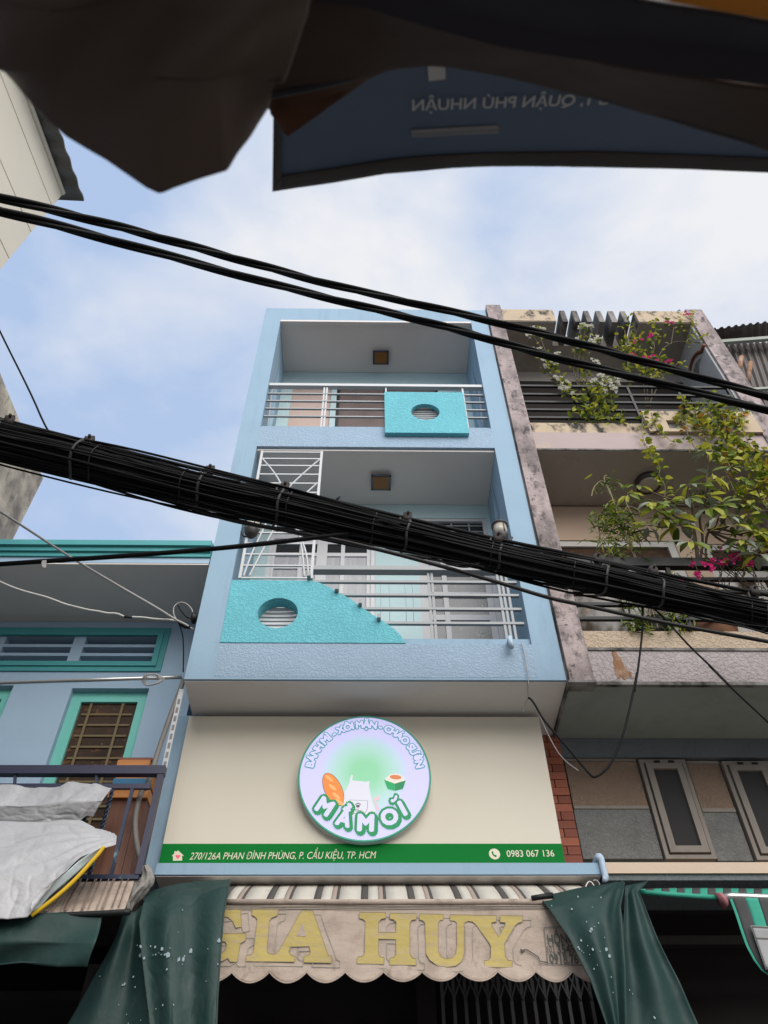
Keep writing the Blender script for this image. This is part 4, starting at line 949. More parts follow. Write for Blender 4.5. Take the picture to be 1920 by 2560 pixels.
dl = list(zip([(1.430, -0.200, 3.420), (1.420, -0.200, 3.407), (1.360, -0.200, 3.365), (1.335, -0.200, 3.324), (1.339, -0.200, 3.316), (1.412, -0.200, 3.295), (1.506, -0.200, 3.306), (1.515, -0.200, 3.264), (1.401, -0.200, 3.187), (1.495, -0.200, 3.137), (1.490, -0.200, 3.466), (1.456, -0.200, 3.437), (1.415, -0.200, 3.477), (1.390, -0.200, 3.324), (1.353, -0.200, 3.303), (1.362, -0.200, 3.291), (1.513, -0.200, 3.381), (1.452, -0.200, 3.277), (1.617, -0.200, 3.093), (1.632, -0.200, 3.076), (1.720, -0.200, 2.931), (1.484, -0.200, 3.047), (1.420, -0.200, 3.202), (1.350, -0.200, 3.584), (1.232, -0.200, 3.632), (1.415, -0.200, 3.681), (1.572, -0.200, 3.677), (1.491, -0.200, 3.598), (1.391, -0.200, 3.272)],
               [.012, .010, .011, .010, .008, .009, .017, .013, .006, .006, .006, .004, .005, .004, .004, .004, .004, .004, .005, .004, .009, .004, .004, .008, .006, .007, .006, .005, .004]))
drops(gt2, snap([o for o in gt2.children if 'sheet' in o.name], dl), -.2)

# ------------------------------------------------------------------ lettered awning under the ledge
aw = thing('lettered_awning', (0, 0, 3.2), 'beige canvas awning with large faded yellow letters and scalloped hem below the signboard', 'awning')
yV = 0.0
ax0, ax1 = -1.18, 1.60
zr = 3.687
top = [(-1.254, 0.000, 3.720), (0.010, 0.000, 3.687), (1.211, 0.000, 3.661), (1.684, 0.000, 3.648)]
# sloping striped canopy
cT = .46
def canopy_pt(x, s): return (x, .02 + (cT - .02) * s, zr + .02 + (3.985 - zr) * s + .012 * math.sin(s * math.pi))
x = ax0; k = 0
pat = [(.15, stripe_w), (.05, stripe_k), (.07, stripe_w), (.035, stripe_p), (.02, stripe_k)]
while x < ax1:
    wd, m_ = pat[k % 5]; x2 = min(x + wd, ax1)
    MB().sheet([[canopy_pt(x, s / 8) for s in range(9)], [canopy_pt(x2 - .0005, s / 8) for s in range(9)]], .003, 8, 2, 0).build('canopy_stripe', m_, aw)
    x = x2; k += 1
MB().tube([(ax0, .0, zr), (0, .0, zr - .004), (ax1, .0, zr)], .020, 10).build('front_bar', canvas, aw)
MB().tube([(ax0, .46, 3.965), (ax1, .46, 3.965)], .03, 10).build('roller', steel, aw)
# valance with scallops
zs0 = 3.247; sx = [(-1.112, 0.000, 3.269), (-0.873, 0.000, 3.257), (-0.633, 0.000, 3.252), (-0.395, 0.000, 3.248), (-0.149, 0.000, 3.242), (0.097, 0.000, 3.237), (0.343, 0.000, 3.231), (0.581, 0.000, 3.227)]; sx = [p[0] for p in sx]
sx += [p[0] for p in [(0.830, 0.000, 3.216), (1.075, 0.000, 3.213), (1.313, 0.000, 3.204), (1.556, 0.000, 3.200)]]
def low(x):
    for a, b in zip(sx, sx[1:]):
        if a <= x <= b:
            t = (x - a) / (b - a); return zs0 - .066 * math.sin(math.pi * t) ** .85
    return zs0
def bill(x, z):
    t = max(0, (zs0 + .06 - z) / .12)
    for a, b in zip(sx, sx[1:]):
        if a <= x <= b: return (-.018 - .012 * math.sin(x * 3.1)) * min(1, t) * math.sin(math.pi * (x - a) / (b - a))
    return 0
g = MB(); nx, nz = 220, 20; fr_, bk_ = [], []
for j in range(nz + 1):
    for i in range(nx + 1):
        x = ax0 + (ax1 - ax0) * i / nx; z = (zr - .015) + (low(x) - zr + .015) * (j / nz) ** .85
        y = .0 + bill(x, z) + .0025 * math.sin(x * 9 + z * 30) + .0015 * _nz.noise(Vector((x * 14, z * 22, 0)))
        fr_.append((x, y, z)); bk_.append((x, y + .004, z))
N = nx + 1; fs = []
for j in range(nz):
    for i in range(nx):
        q = j * N + i; fs += [(q, q + 1, q + N + 1, q + N), (q + len(fr_), q + N + len(fr_), q + N + 1 + len(fr_), q + 1 + len(fr_))]
for i in range(nx): q = nz * N + i; fs.append((q, q + 1, q + 1 + len(fr_), q + len(fr_)))
g.add(fr_ + bk_, fs); g.smooth = True; g.build('valance', canvas, aw)
hem = [(ax0 + (ax1 - ax0) * i / 440, bill(ax0 + (ax1 - ax0) * i / 440, low(ax0 + (ax1 - ax0) * i / 440)) - .002, low(ax0 + (ax1 - ax0) * i / 440)) for i in range(441)]
MB().tube(hem, .004, 5).build('scallop_hem', canvas, aw)
for z in (zr - .035, zr - .05): MB().box(ax0, ax1, -.0075, -.0055, z - .002, z + .002).build('seam', print_dark, aw)
# slab-serif letters: polygons measured on the cloth
LET = {
 'G': [[(-1.071, -0.006, 3.637), (-0.970, -0.006, 3.643), (-0.940, -0.006, 3.632), (-0.867, -0.006, 3.640), (-0.843, -0.006, 3.523), (-0.882, -0.006, 3.517), (-0.907, -0.006, 3.558), (-0.944, -0.006, 3.585), (-0.962, -0.006, 3.588), (-1.062, -0.006, 3.580)], [(-1.047, -0.006, 3.481), (-0.809, -0.006, 3.482), (-0.808, -0.006, 3.438), (-0.839, -0.006, 3.419), (-0.844, -0.006, 3.307), (-0.890, -0.006, 3.307), (-0.909, -0.006, 3.331), (-0.939, -0.006, 3.312), (-1.020, -0.006, 3.307), (-1.026, -0.006, 3.348), (-0.961, -0.006, 3.353), (-0.932, -0.006, 3.378), (-0.926, -0.006, 3.409), (-0.940, -0.006, 3.430), (-1.040, -0.006, 3.435)]],
 'I': [[(-0.784, -0.006, 3.636), (-0.609, -0.006, 3.636), (-0.614, -0.006, 3.595), (-0.650, -0.006, 3.581), (-0.663, -0.006, 3.563), (-0.662, -0.006, 3.378), (-0.651, -0.006, 3.359), (-0.623, -0.006, 3.352), (-0.599, -0.006, 3.357), (-0.581, -0.006, 3.377), (-0.454, -0.006, 3.628), (-0.378, -0.006, 3.627), (-0.261, -0.006, 3.346), (-0.239, -0.006, 3.338), (-0.239, -0.006, 3.299), (-0.416, -0.006, 3.303), (-0.416, -0.006, 3.341), (-0.382, -0.006, 3.351), (-0.377, -0.006, 3.367), (-0.387, -0.006, 3.400), (-0.484, -0.006, 3.398), (-0.511, -0.006, 3.398), (-0.518, -0.006, 3.367), (-0.502, -0.006, 3.347), (-0.474, -0.006, 3.338), (-0.477, -0.006, 3.306), (-0.792, -0.006, 3.310), (-0.791, -0.006, 3.347), (-0.759, -0.006, 3.352), (-0.747, -0.006, 3.373), (-0.745, -0.006, 3.568), (-0.758, -0.006, 3.585), (-0.785, -0.006, 3.599)]],
 'H': [[(-0.063, -0.006, 3.614), (0.114, -0.006, 3.614), (0.116, -0.006, 3.578), (0.085, -0.006, 3.572), (0.066, -0.006, 3.550), (0.065, -0.006, 3.486), (0.182, -0.006, 3.485), (0.185, -0.006, 3.550), (0.170, -0.006, 3.567), (0.143, -0.006, 3.572), (0.144, -0.006, 3.610), (0.322, -0.006, 3.606), (0.319, -0.006, 3.569), (0.289, -0.006, 3.564), (0.275, -0.006, 3.545), (0.271, -0.006, 3.355), (0.284, -0.006, 3.329), (0.309, -0.006, 3.324), (0.308, -0.006, 3.284), (0.135, -0.006, 3.287), (0.138, -0.006, 3.327), (0.166, -0.006, 3.333), (0.180, -0.006, 3.350), (0.181, -0.006, 3.442), (0.065, -0.006, 3.445), (0.064, -0.006, 3.355), (0.079, -0.006, 3.335), (0.103, -0.006, 3.330), (0.100, -0.006, 3.290), (-0.074, -0.006, 3.295), (-0.072, -0.006, 3.333), (-0.036, -0.006, 3.340), (-0.025, -0.006, 3.356), (-0.022, -0.006, 3.556), (-0.036, -0.006, 3.569), (-0.062, -0.006, 3.576)]],
 'U': [[(0.343, -0.006, 3.605), (0.505, -0.006, 3.602), (0.501, -0.006, 3.567), (0.477, -0.006, 3.561), (0.466, -0.006, 3.545), (0.456, -0.006, 3.369), (0.468, -0.006, 3.338), (0.503, -0.006, 3.323), (0.545, -0.006, 3.329), (0.569, -0.006, 3.353), (0.581, -0.006, 3.399), (0.590, -0.006, 3.545), (0.578, -0.006, 3.557), (0.546, -0.006, 3.561), (0.549, -0.006, 3.599), (0.864, -0.006, 3.593), (0.857, -0.006, 3.553), (0.823, -0.006, 3.547), (0.823, -0.006, 3.528), (0.861, -0.006, 3.457), (0.913, -0.006, 3.528), (0.918, -0.006, 3.547), (0.882, -0.006, 3.550), (0.887, -0.006, 3.593), (1.040, -0.006, 3.590), (1.031, -0.006, 3.552), (1.000, -0.006, 3.544), (0.979, -0.006, 3.528), (0.894, -0.006, 3.414), (0.890, -0.006, 3.337), (0.906, -0.006, 3.314), (0.934, -0.006, 3.308), (0.927, -0.006, 3.269), (0.747, -0.006, 3.271), (0.753, -0.006, 3.311), (0.781, -0.006, 3.316), (0.796, -0.006, 3.330), (0.803, -0.006, 3.399), (0.795, -0.006, 3.418), (0.719, -0.006, 3.531), (0.696, -0.006, 3.553), (0.666, -0.006, 3.557), (0.640, -0.006, 3.545), (0.625, -0.006, 3.360), (0.604, -0.006, 3.307), (0.565, -0.006, 3.281), (0.508, -0.006, 3.272), (0.444, -0.006, 3.282), (0.397, -0.006, 3.315), (0.375, -0.006, 3.353), (0.377, -0.006, 3.545), (0.363, -0.006, 3.561), (0.341, -0.006, 3.567)]],
}
def letter_shapes(src, h, m_, nm, dx=0, dz=0):
    for k_, polys in LET.items():
        for pl in polys:
            g = MB(); g.prism([(max(p[0] + dx, ax0 + .001), p[1] + h, p[2] + dz) for p in pl], (0, .0015, 0)); g.build(nm, m_, aw)
def outline_shapes(h, m_, dx, dz, r):
    g = MB()
    for polys in LET.values():
        for pl in polys:
            q = [Vector((max(p[0] + dx, ax0 + .001), p[1] + h, p[2] + dz)) for p in pl]; q.append(q[0])
            for a, b in zip(q, q[1:]):
                if (b - a).length > 1e-4: g.bar(a, b, r, .0012, (0, 1, 0))
    g.build('letter_outline', m_, aw, kind='stuff')
outline_shapes(.0012, print_grey, .055, -.026, .004)
letter_shapes(None, 0, canvas_y, 'letter')
ah = [(-0.439, -0.008, 3.545), (-0.476, -0.008, 3.465), (-0.413, -0.008, 3.460)]
MB().prism(ah, (0, .001, 0)).build('letter_counter', canvas, aw)
outline_shapes(-.001, print_line, 0, 0, .003)
# stencilled maker's print at the right end
q = [(1.170, -0.010, 3.514), (1.406, -0.010, 3.522), (1.160, -0.010, 3.290), (1.384, -0.010, 3.280)]
g = MB()
for a, b in ((0, 1), (0, 2), (2, 3)): g.bar(q[a], q[b], .004, .001, (0, 1, 0))
g.build('print_frame', print_dark, aw)
fit_text(MB(), 'HỒNG', (1.182, -0.010, 3.412), (1.355, -0.010, 3.415), .062, offset=.02).build('stencil_lettering', print_dark, aw, normals=False)
fit_text(MB(), '(02', (1.170, -0.010, 3.358), (1.219, -0.010, 3.356), .05, offset=.0).build('stencil_lettering', print_dark, aw, normals=False)
fit_text(MB(), '3549', (1.234, -0.010, 3.352), (1.352, -0.010, 3.346), .062, offset=.02).build('stencil_lettering', print_dark, aw, normals=False)
fit_text(MB(), '0918.76', (1.176, -0.010, 3.296), (1.362, -0.010, 3.289), .058, offset=.02).build('stencil_lettering', print_dark, aw, normals=False)
tear = [(0.992, -0.010, 3.381), (1.008, -0.010, 3.375), (1.033, -0.010, 3.381), (1.021, -0.010, 3.367), (1.001, -0.010, 3.357), (0.994, -0.010, 3.366)]
MB().prism(tear, (0, .001, 0)).build('tear', stripe_k, aw)
MB().tube([(1.032, -0.012, 3.377), (1.070, -0.012, 3.353), (1.103, -0.012, 3.331), (1.112, -0.012, 3.304), (1.159, -0.012, 3.296)], .0035, 5).build('crease', print_dark, aw)
rod = (1.121, 0.000, 3.710)
MB().tube([(1.114, -0.020, 3.700), (1.172, -0.020, 3.709), (1.263, -0.020, 3.722)], .018, 8).build('bar_end', black_iron, aw)

# ------------------------------------------------------------------ weathered pink house
pk_ = thing('pink_house', (3.3, 0, 0), 'weathered pink plaster house with plants on its balconies, right of the tall blue house', 'house')
PX0, PXa, PXb, PX1 = 1.712, 1.926, 4.728, 4.98
MB().box(PX0, PXa, -.03, .86, 5.531, 12.50).build('pier', pink_pl, pk_)
MB().box(PX0 - .015, PXa + .01, -.034, .10, 5.505, 5.53).build('pier_foot', mould_conc, pk_)
MB().box(1.694, PX0 - .001, .02, .8, 5.5, 12.3).build('joint', mould_conc, pk_)
g = MB(); za, zb = 5.5, 12.44
MB().box(PXb, PX1, -.02, .86, za, zb).build('pier', pink_pl, pk_)
MB().box(PXb - .03, PXb - .001, .02, .86, 9.3, 12.03).build('inner_side', grey_white, pk_)
# roof beam: solid ends, fins between
zt0, zt1 = 12.05, 12.40
bl = [(2.716, 0.000, 12.387), (2.700, 0.000, 12.031), (3.938, 0.000, 12.386), (3.932, 0.000, 12.046)]
xl, xr = (bl[0][0] + bl[1][0]) / 2, (bl[2][0] + bl[3][0]) / 2
MB().box(PXa, xl, -.01, .86, zt0, zt1).build('roof_beam', cream_weath, pk_)
MB().box(xr, PXb, -.01, .86, zt0, zt1 - .01).build('roof_beam', cream_weath, pk_)
MB().box(xl, xr, .40, .86, zt0, zt1 - .06).build('roof_slab', pink_soff, pk_)
MB().box(PXa, xl, .002, .85, zt0 - .015, zt0 - .001).build('roof_soffit', pink_soff, pk_)
MB().box(xr, PXb - .031, .002, .85, zt0 - .015, zt0 - .001).build('roof_soffit', pink_soff, pk_)
fx = [(2.811, 0.000, 12.033), (2.888, 0.000, 12.035), (2.991, 0.000, 12.037), (3.074, 0.000, 12.039), (3.172, 0.000, 12.041), (3.249, 0.000, 12.042), (3.353, 0.000, 12.044), (3.435, 0.000, 12.046), (3.539, 0.000, 12.048), (3.624, 0.000, 12.050), (3.728, 0.000, 12.052), (3.805, 0.000, 12.054)]
for i in range(0, 12, 2): MB().box(fx[i][0], fx[i + 1][0], 0, .399, zt0, zt1 - .005).build('pergola_fin', mould_conc, pk_)
# back wall
bw1 = (2.02, 3.6, 5.6, 8.25); bw2 = (3.9, 4.9, 5.6, 8.2); bw3 = (2.1, 3.7, 9.2, 11.2)
wall_holes(MB(), PX0, 4.98, 5.52, 12.3, .865, .98, [bw1, bw2, bw3]).build('back_wall', peach_wall, pk_)
MB().box(PXa, PXb, .845, .863, 11.7, 12.03).build('upper_wall', pink_soff, pk_)
MB().box(PXa, PXb - .032, .82, .844, 9.23, 11.72).build('dark_backdrop', interior, pk_)  # near-black sheet added to darken the recess behind the railing bars
MB().box(bw3[0], bw3[1], .95, .97, 9.2, 11.2).build('dark_door', interior, pk_)
# arch trim on the right inner side
ar = [(4.690, 0.616, 11.526), (4.690, 0.497, 11.572), (4.690, 0.378, 11.593), (4.690, 0.253, 11.552), (4.690, 0.151, 11.462), (4.690, 0.082, 11.361)]
MB().tube(smooth(ar, 2), .028, 6).build('arch_trim', red_brown, pk_)
MB().tube([(4.690, 0.094, 11.383), (4.690, 0.043, 11.380), (4.690, -0.012, 11.382)], .028, 6).build('arch_trim', red_brown, pk_)
ar2 = [(4.695, 0.555, 11.425), (4.695, 0.437, 11.472), (4.695, 0.319, 11.468), (4.695, 0.169, 11.356), (4.695, 0.302, 11.343), (4.695, 0.432, 11.226)]
MB().prism(ar2, (.003, 0, 0)).build('arch_recess', mould_conc, pk_)
# top balcony: spandrel, cream strip and planter box
MB().box(PXa, PXb, 0, .86, 8.885, 9.23).build('spandrel', pink_band, pk_)
MB().box(PXa + .001, PXb - .001, .001, .84, 8.858, 8.883).build('balcony_soffit', pink_soff, pk_)
MB().box(PXa, PXb, -.012, -.001, 8.862, 8.89).build('drip_edge', mould_conc, pk_)
st_ = [(1.935, 0.000, 9.447), (3.339, 0.000, 9.403), (1.930, 0.000, 9.191), (4.780, 0.000, 9.157)]
MB().box(PXa, PXb, .012, .10, 9.231, st_[0][2]).build('kerb', cream_weath, pk_)
pb = [(3.386, -0.050, 9.633), (3.313, -0.050, 9.157), (3.603, -0.050, 9.435), (3.797, -0.050, 9.438), (3.555, -0.050, 9.261), (3.746, -0.050, 9.264), (4.349, -0.050, 9.390), (4.499, -0.050, 9.392), (4.294, -0.050, 9.224)]
px0, pz1 = (pb[0][0] + pb[1][0]) / 2, pb[0][2]
h1 = (pb[2][0], pb[3][0], pb[4][2], pb[2][2]); h2 = (pb[6][0], pb[7][0], pb[8][2], pb[6][2])
wall_holes(MB(), px0, PXb - .002, 9.20, pz1, -.05, .0, [h1, h2]).build('planter_front', cream_weath, pk_)
MB().box(px0, PXb - .003, .001, .10, 9.232, pz1 - .004).build('planter_body', mould_conc, pk_)
r3 = thing_part('railing', pk_, 'black iron railing of the top balcony')
for yy, zz in zip((515, 565, 605, 655, 702), range(5)):
    z = 10.331
    zz_ = [10.317, 10.116, 9.937, 9.759, 9.585][zz]
    MB().box(PXa, PXb - .031, .02, .05, zz_ - .018, zz_ + .018).build('rail_bar', black_iron, r3)
for x in (px0, 4.0, PXb - .06): MB().box(x - .015, x + .015, .018, .052, st_[0][2], 10.317).build('rail_post', black_iron, r3)
# middle balcony
PR = 6.4
MB().box(PXb + .002, PR, .0, .86, 8.885, 9.23).build('spandrel_beyond', pink_band, pk_)
MB().box(PX1 + .002, PR, .87, .97, 5.52, 8.88).build('side_wall', peach_wall, pk_)
m2 = [(1.947, 0.000, 6.138), (1.928, 0.000, 5.906), (1.948, 0.000, 5.877), (1.914, 0.000, 5.582), (1.917, 0.000, 5.567)]
MB().box(PXa, PR, .04, .86, m2[2][2] - .005, m2[0][2]).build('planter_front', peach_st, pk_)
MB().box(PXa, PR, .0, .86, 5.535, m2[2][2] - .006).build('spandrel', pink_st, pk_)
MB().box(PXa, PR, -.012, .86, m2[2][2] - .004, m2[1][2] - .004).build('joint_line', mould_conc, pk_)
MB().box(PXa, PR, -.008, .03, 5.50, 5.533).build('drip_edge', mould_conc, pk_)
MB().box(1.70, PR, .03, .86, 5.515, 5.532).build('bay_soffit', green_soff, pk_)
rs = [(2.158, -0.003, 5.880), (2.182, -0.003, 5.883), (2.205, -0.003, 5.843), (2.217, -0.003, 5.754), (2.247, -0.003, 5.667), (2.284, -0.003, 5.569), (2.121, -0.003, 5.568), (2.140, -0.003, 5.706), (2.155, -0.003, 5.818)]
rs = [p + Vector((random.uniform(-.014, .014), 0, random.uniform(-.02, .02))) for p in resample(rs + [rs[0]], 46)[:-1]]
MB().prism(rs, (0, .0025, 0)).build('rust_stain', rust, pk_)
MB().prism([tuple(p) for p in ring((2.167, -0.006, 5.878), (1, 0, 0), (0, 0, 1), .02, 10)], (0, .003, 0)).build('weep_hole', black_iron, pk_)
# lower wall pieces need openings to read as windows
def white_window(x0, x1, z0, z1, zt, lab):
    wd = thing_part('window', pk_, lab); y = .88
    wf = mat('white_window_frame', (.52, .50, .46), .6, None, .05, 5)
    for nm, q in (('frame', (x0, x1, z1 - .09, z1)), ('frame', (x0, x0 + .09, z0, z1 - .09)), ('frame', (x1 - .09, x1, z0, z1 - .09)), ('transom', (x0 + .09, x1 - .09, zt - .06, zt + .06))):
        MB().box(q[0], q[1], y, y + .07, q[2], q[3]).build(nm, wf, wd)
    xm = (x0 + x1) / 2
    MB().box(xm - .05, xm + .05, y + .002, y + .068, z0, zt - .061).build('mullion', wf, wd)
    pane_b = brown_glass
    MB().box(x0 + .09, xm - .05, y + .03, y + .04, z0, zt - .06).build('pane', pane_b, wd); MB().box(xm + .05, x1 - .09, y + .03, y + .04, z0, zt - .06).build('pane', pane_b, wd)
    MB().box(x0 + .09, x1 - .09, y + .03, y + .04, zt + .06, z1 - .09).build('transom_pane', pane_b, wd)
    for k in range(1, 6): MB().box(x0 + .09, x1 - .09, y + .012, y + .024, z0 + (zt - z0) * k / 6 - .012, z0 + (zt - z0) * k / 6 + .012).build('glazing_bar', wf, wd)
white_window(2.02, 3.6, 5.7, 8.25, 7.75, 'white framed balcony window behind the bamboo-like plant')
white_window(3.9, 4.9, 5.7, 8.2, 7.7, 'white framed balcony window behind the umbrella tree')
r2 = thing_part('railing', pk_, 'black iron railing of the middle balcony')
rz = [7.062, 6.947, 6.791, 6.624, 6.451, 6.273]
MB().box(PXa, PR, -.01, .06, rz[1], rz[0]).build('handrail', black_iron, r2)
for z in rz[2:]: MB().box(PXa, PR, .01, .045, z - .018, z + .018).build('rail_bar', black_iron, r2)
for x in (2.95, 4.0, 5.0): MB().box(x - .02, x + .02, .008, .047, m2[0][2], rz[1]).build('rail_post', black_iron, r2)
lp = (3.342, 0.446, 8.855)
t = thing('round_ceiling_lamp', lp, 'round black-rimmed ceiling lamp above the plants of the pink house', 'lamp')
MB().tube([lp, (lp[0], lp[1], lp[2] - .07)], .155, 24).build('rim', lamp_dark, t)
MB().tube([(lp[0], lp[1], lp[2] - .071), (lp[0], lp[1], lp[2] - .085)], [.125, .10], 24).build('diffuser', lamp_glass, t)

# lower wall of the pink house: bricks, stucco panels, windows
YW = .86
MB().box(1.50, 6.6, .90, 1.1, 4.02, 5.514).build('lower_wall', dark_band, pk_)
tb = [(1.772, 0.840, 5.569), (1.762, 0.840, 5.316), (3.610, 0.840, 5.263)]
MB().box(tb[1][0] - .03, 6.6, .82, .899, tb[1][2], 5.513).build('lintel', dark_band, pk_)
def pquad(nm, q, m_, y0, d):
    xs0 = (q[0][0] + q[3][0]) / 2; xs1 = (q[1][0] + q[2][0]) / 2; z1 = (q[0][2] + q[1][2]) / 2; z0 = (q[2][2] + q[3][2]) / 2
    return MB().box(xs0, xs1, y0, y0 + d, z0, z1).build(nm, m_, pk_), (xs0, xs1, z0, z1)
zledge = 4.135
_, A1 = pquad('stucco_panel', [(1.768, 0.860, 5.299), (2.417, 0.860, 5.294), (2.424, 0.860, 4.855), (1.768, 0.860, 4.876)], brown_panel, .86, .038)
_, A2 = pquad('stucco_panel', [(1.769, 0.860, 4.841), (2.423, 0.860, 4.822), (2.423, 0.860, 4.390), (1.759, 0.860, 4.405)], grey_panel, .86, .038)
_, A3 = pquad('stucco_panel', [(2.874, 0.860, 5.271), (3.167, 0.860, 5.267), (3.169, 0.860, 4.839), (2.881, 0.860, 4.845)], brown_panel, .86, .038)
_, A4 = pquad('stucco_panel', [(2.879, 0.860, 4.805), (3.169, 0.860, 4.801), (3.168, 0.860, 4.377), (2.868, 0.860, 4.382)], grey_panel, .86, .038)
zsplit = (A1[2] + A2[3]) / 2; zsp2 = (A3[2] + A4[3]) / 2
MB().box(A1[0], A1[1], .852, .898, A2[3] + .003, A1[2] - .003).build('trim_strip', old_frame, pk_)
MB().box(A3[0], A3[1], .852, .898, A4[3] + .003, A3[2] - .003).build('trim_strip', old_frame, pk_)
MB().box(A1[0], A1[1], .852, .898, A1[3] + .003, A1[3] + .03).build('trim_strip', old_frame, pk_)
MB().box(A3[0], A3[1], .852, .898, A3[3] + .003, A3[3] + .03).build('trim_strip', old_frame, pk_)
def cas_window(q, lab):
    x0 = (q[0][0] + q[3][0]) / 2; x1 = (q[1][0] + q[2][0]) / 2; z1 = q[0][2]; z0 = (q[2][2] + q[3][2]) / 2
    wd = thing_part('window', pk_, lab); w_ = .035
    g = MB(); g.box(x0, x0 + w_, .83, .899, z0, z1); g.box(x1 - w_, x1, .83, .899, z0, z1); g.box(x0 + w_, x1 - w_, .83, .899, z1 - w_, z1); g.box(x0 + w_, x1 - w_, .83, .899, z0, z0 + w_)
    g.build('frame', old_frame, wd)
    a, b, c_, e_ = x0 + w_ + .012, x1 - w_ - .012, z0 + w_ + .012, z1 - w_ - .012; s = .055
    g = MB(); g.box(a, a + s, .81, .86, c_, e_); g.box(b - s, b, .81, .86, c_, e_); g.box(a + s, b - s, .81, .86, e_ - s, e_); g.box(a + s, b - s, .81, .86, c_, c_ + s)
    g.build('sash', old_frame, wd)
    MB().box(a + s, b - s, .835, .845, c_ + s, e_ - s).build('pane', screen_pane, wd)
    for x in (a + .08, b - .12): MB().box(x, x + .05, .80, .812, e_ + .002, e_ + .02).build('hinge', black_iron, wd)
    return x0, x1, z0, z1
W1 = cas_window([(2.435, 0.860, 5.300), (2.862, 0.860, 5.289), (2.857, 0.860, 4.380), (2.440, 0.860, 4.386)], 'weathered wooden casement window with dark pane')
W2 = cas_window([(3.191, 0.860, 5.283), (3.622, 0.860, 5.275), (3.610, 0.860, 4.370), (3.186, 0.860, 4.377)], 'weathered wooden casement window cut by the photo edge')
# brick pilaster
bq = [(1.615, 0.820, 5.536), (1.754, 0.820, 5.536), (1.736, 0.820, 4.374), (1.602, 0.820, 4.368)]
bx1 = (bq[1][0] + bq[2][0]) / 2; bz0, bz1 = 4.10, bq[0][2]; bx0 = 1.42
MB().box(bx0, bx1, .83, .899, bz0, bz1).build('mortar_bed', mortar, pk_)
rows = 19; rh = (bz1 - bz0) / rows; cache = {}
for r_ in range(rows):
    z0 = bz0 + r_ * rh; cuts = [bx0, bx0 + .12, bx1] if r_ % 2 else [bx0, bx0 + .21, bx1]
    for a, b in zip(cuts, cuts[1:]):
        key = (round(b - a, 3), random.randint(0, 1))
        if key not in cache:
            g = MB(); w2_ = (b - a) / 2 - .004; g.box(-w2_, w2_, -.012, .012, .003, rh - .003)
            me = g.mesh('brick'); me.materials.append(brick_a if key[1] else brick_b); cache[key] = me
        o = bpy.data.objects.new('brick', cache[key]); COL.objects.link(o); o.parent = pk_
        o.location = Vector(((a + b) / 2, .817 + random.uniform(-.003, .003), z0)) - OFF[pk_.name]
lg = [(1.790, 0.300, 4.113), (3.001, 0.300, 4.107), (1.771, 0.300, 4.025), (2.966, 0.300, 4.012)]
MB().box(1.735, 6.6, .32, .899, lg[2][2] + .004, lg[0][2] - .002).build('ledge', cream_plain, pk_)
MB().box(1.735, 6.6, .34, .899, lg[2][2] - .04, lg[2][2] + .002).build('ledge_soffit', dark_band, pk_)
ep = smooth([(1.720, 0.280, 4.137), (1.733, 0.280, 4.137), (1.739, 0.280, 4.110), (1.739, 0.280, 4.088), (1.738, 0.280, 4.017), (1.744, 0.280, 3.983), (1.737, 0.280, 3.964), (1.717, 0.280, 3.968)], 1)
MB().tube([(ep[0][0], .5, ep[0][2])] + ep, .024, 10).build('elbow_pipe', pipe_blue, label='pale blue plastic elbow pipe at the right end of the blue ledge', cat='pipe')
wl = smooth([(1.572, 0.250, 3.895), (1.588, 0.250, 3.922), (1.605, 0.250, 3.937), (1.624, 0.250, 3.932), (1.637, 0.250, 3.898)], 2)
MB().tube(wl, .005, 5).build('wire_loop', white_cable, label='pale wire loop under the right end of the blue ledge', cat='wire')
wl = smooth([(1.636, 0.250, 3.942), (1.662, 0.250, 3.947), (1.677, 0.250, 3.927), (1.676, 0.250, 3.907)], 2)
MB().tube(wl, .005, 5).build('wire_loop', grey_cable, label='smaller grey wire loop under the right end of the blue ledge', cat='wire')
# right shop: dark interior
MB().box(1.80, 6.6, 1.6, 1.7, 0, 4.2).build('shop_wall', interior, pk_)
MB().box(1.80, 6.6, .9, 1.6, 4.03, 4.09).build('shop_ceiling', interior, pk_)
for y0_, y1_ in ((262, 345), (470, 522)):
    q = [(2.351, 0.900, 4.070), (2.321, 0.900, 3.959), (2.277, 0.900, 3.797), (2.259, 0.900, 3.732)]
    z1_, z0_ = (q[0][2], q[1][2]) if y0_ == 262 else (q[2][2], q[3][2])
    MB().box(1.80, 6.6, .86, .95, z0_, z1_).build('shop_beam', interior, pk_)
# right striped awning
ra = thing('green_striped_awning', (3.3, 0, 3.3), 'green and charcoal striped awning at right edge with pink capped bar', 'awning')
T_ = [(1.969, 0.300, 3.901), (2.211, 0.300, 3.908), (2.467, 0.300, 3.908), (2.722, 0.300, 3.905), (3.105, 0.300, 3.900)]; B_ = [(1.871, 0.020, 3.759), (2.094, 0.020, 3.742), (2.331, 0.020, 3.725), (2.474, 0.020, 3.718), (2.925, 0.020, 3.693)]
TT, BB = resample(T_, 40), resample(B_, 40)
for i in range(0, 40, 2):
    MB().sheet([[TT[i], TT[i + 1], TT[i + 2]], [BB[i], BB[i + 1], BB[i + 2]]], .003, 4, 4, 0).build('canopy_stripe', stripe_d if (i // 2) % 2 else stripe_g, ra)
MB().tube([(1.856, 0.000, 3.752), (2.087, 0.000, 3.733), (2.403, 0.000, 3.711)], .016, 8).build('front_bar', stripe_g, ra)
pc = (2.406, 0.000, 3.681)
MB().tube([(pc[0], -.02, pc[2]), (pc[0] + .03, -.02, pc[2] + .012)], [.055, .045], 12).build('end_cap', mat('faded_pink_cap', (.33, .13, .14), .6), ra)
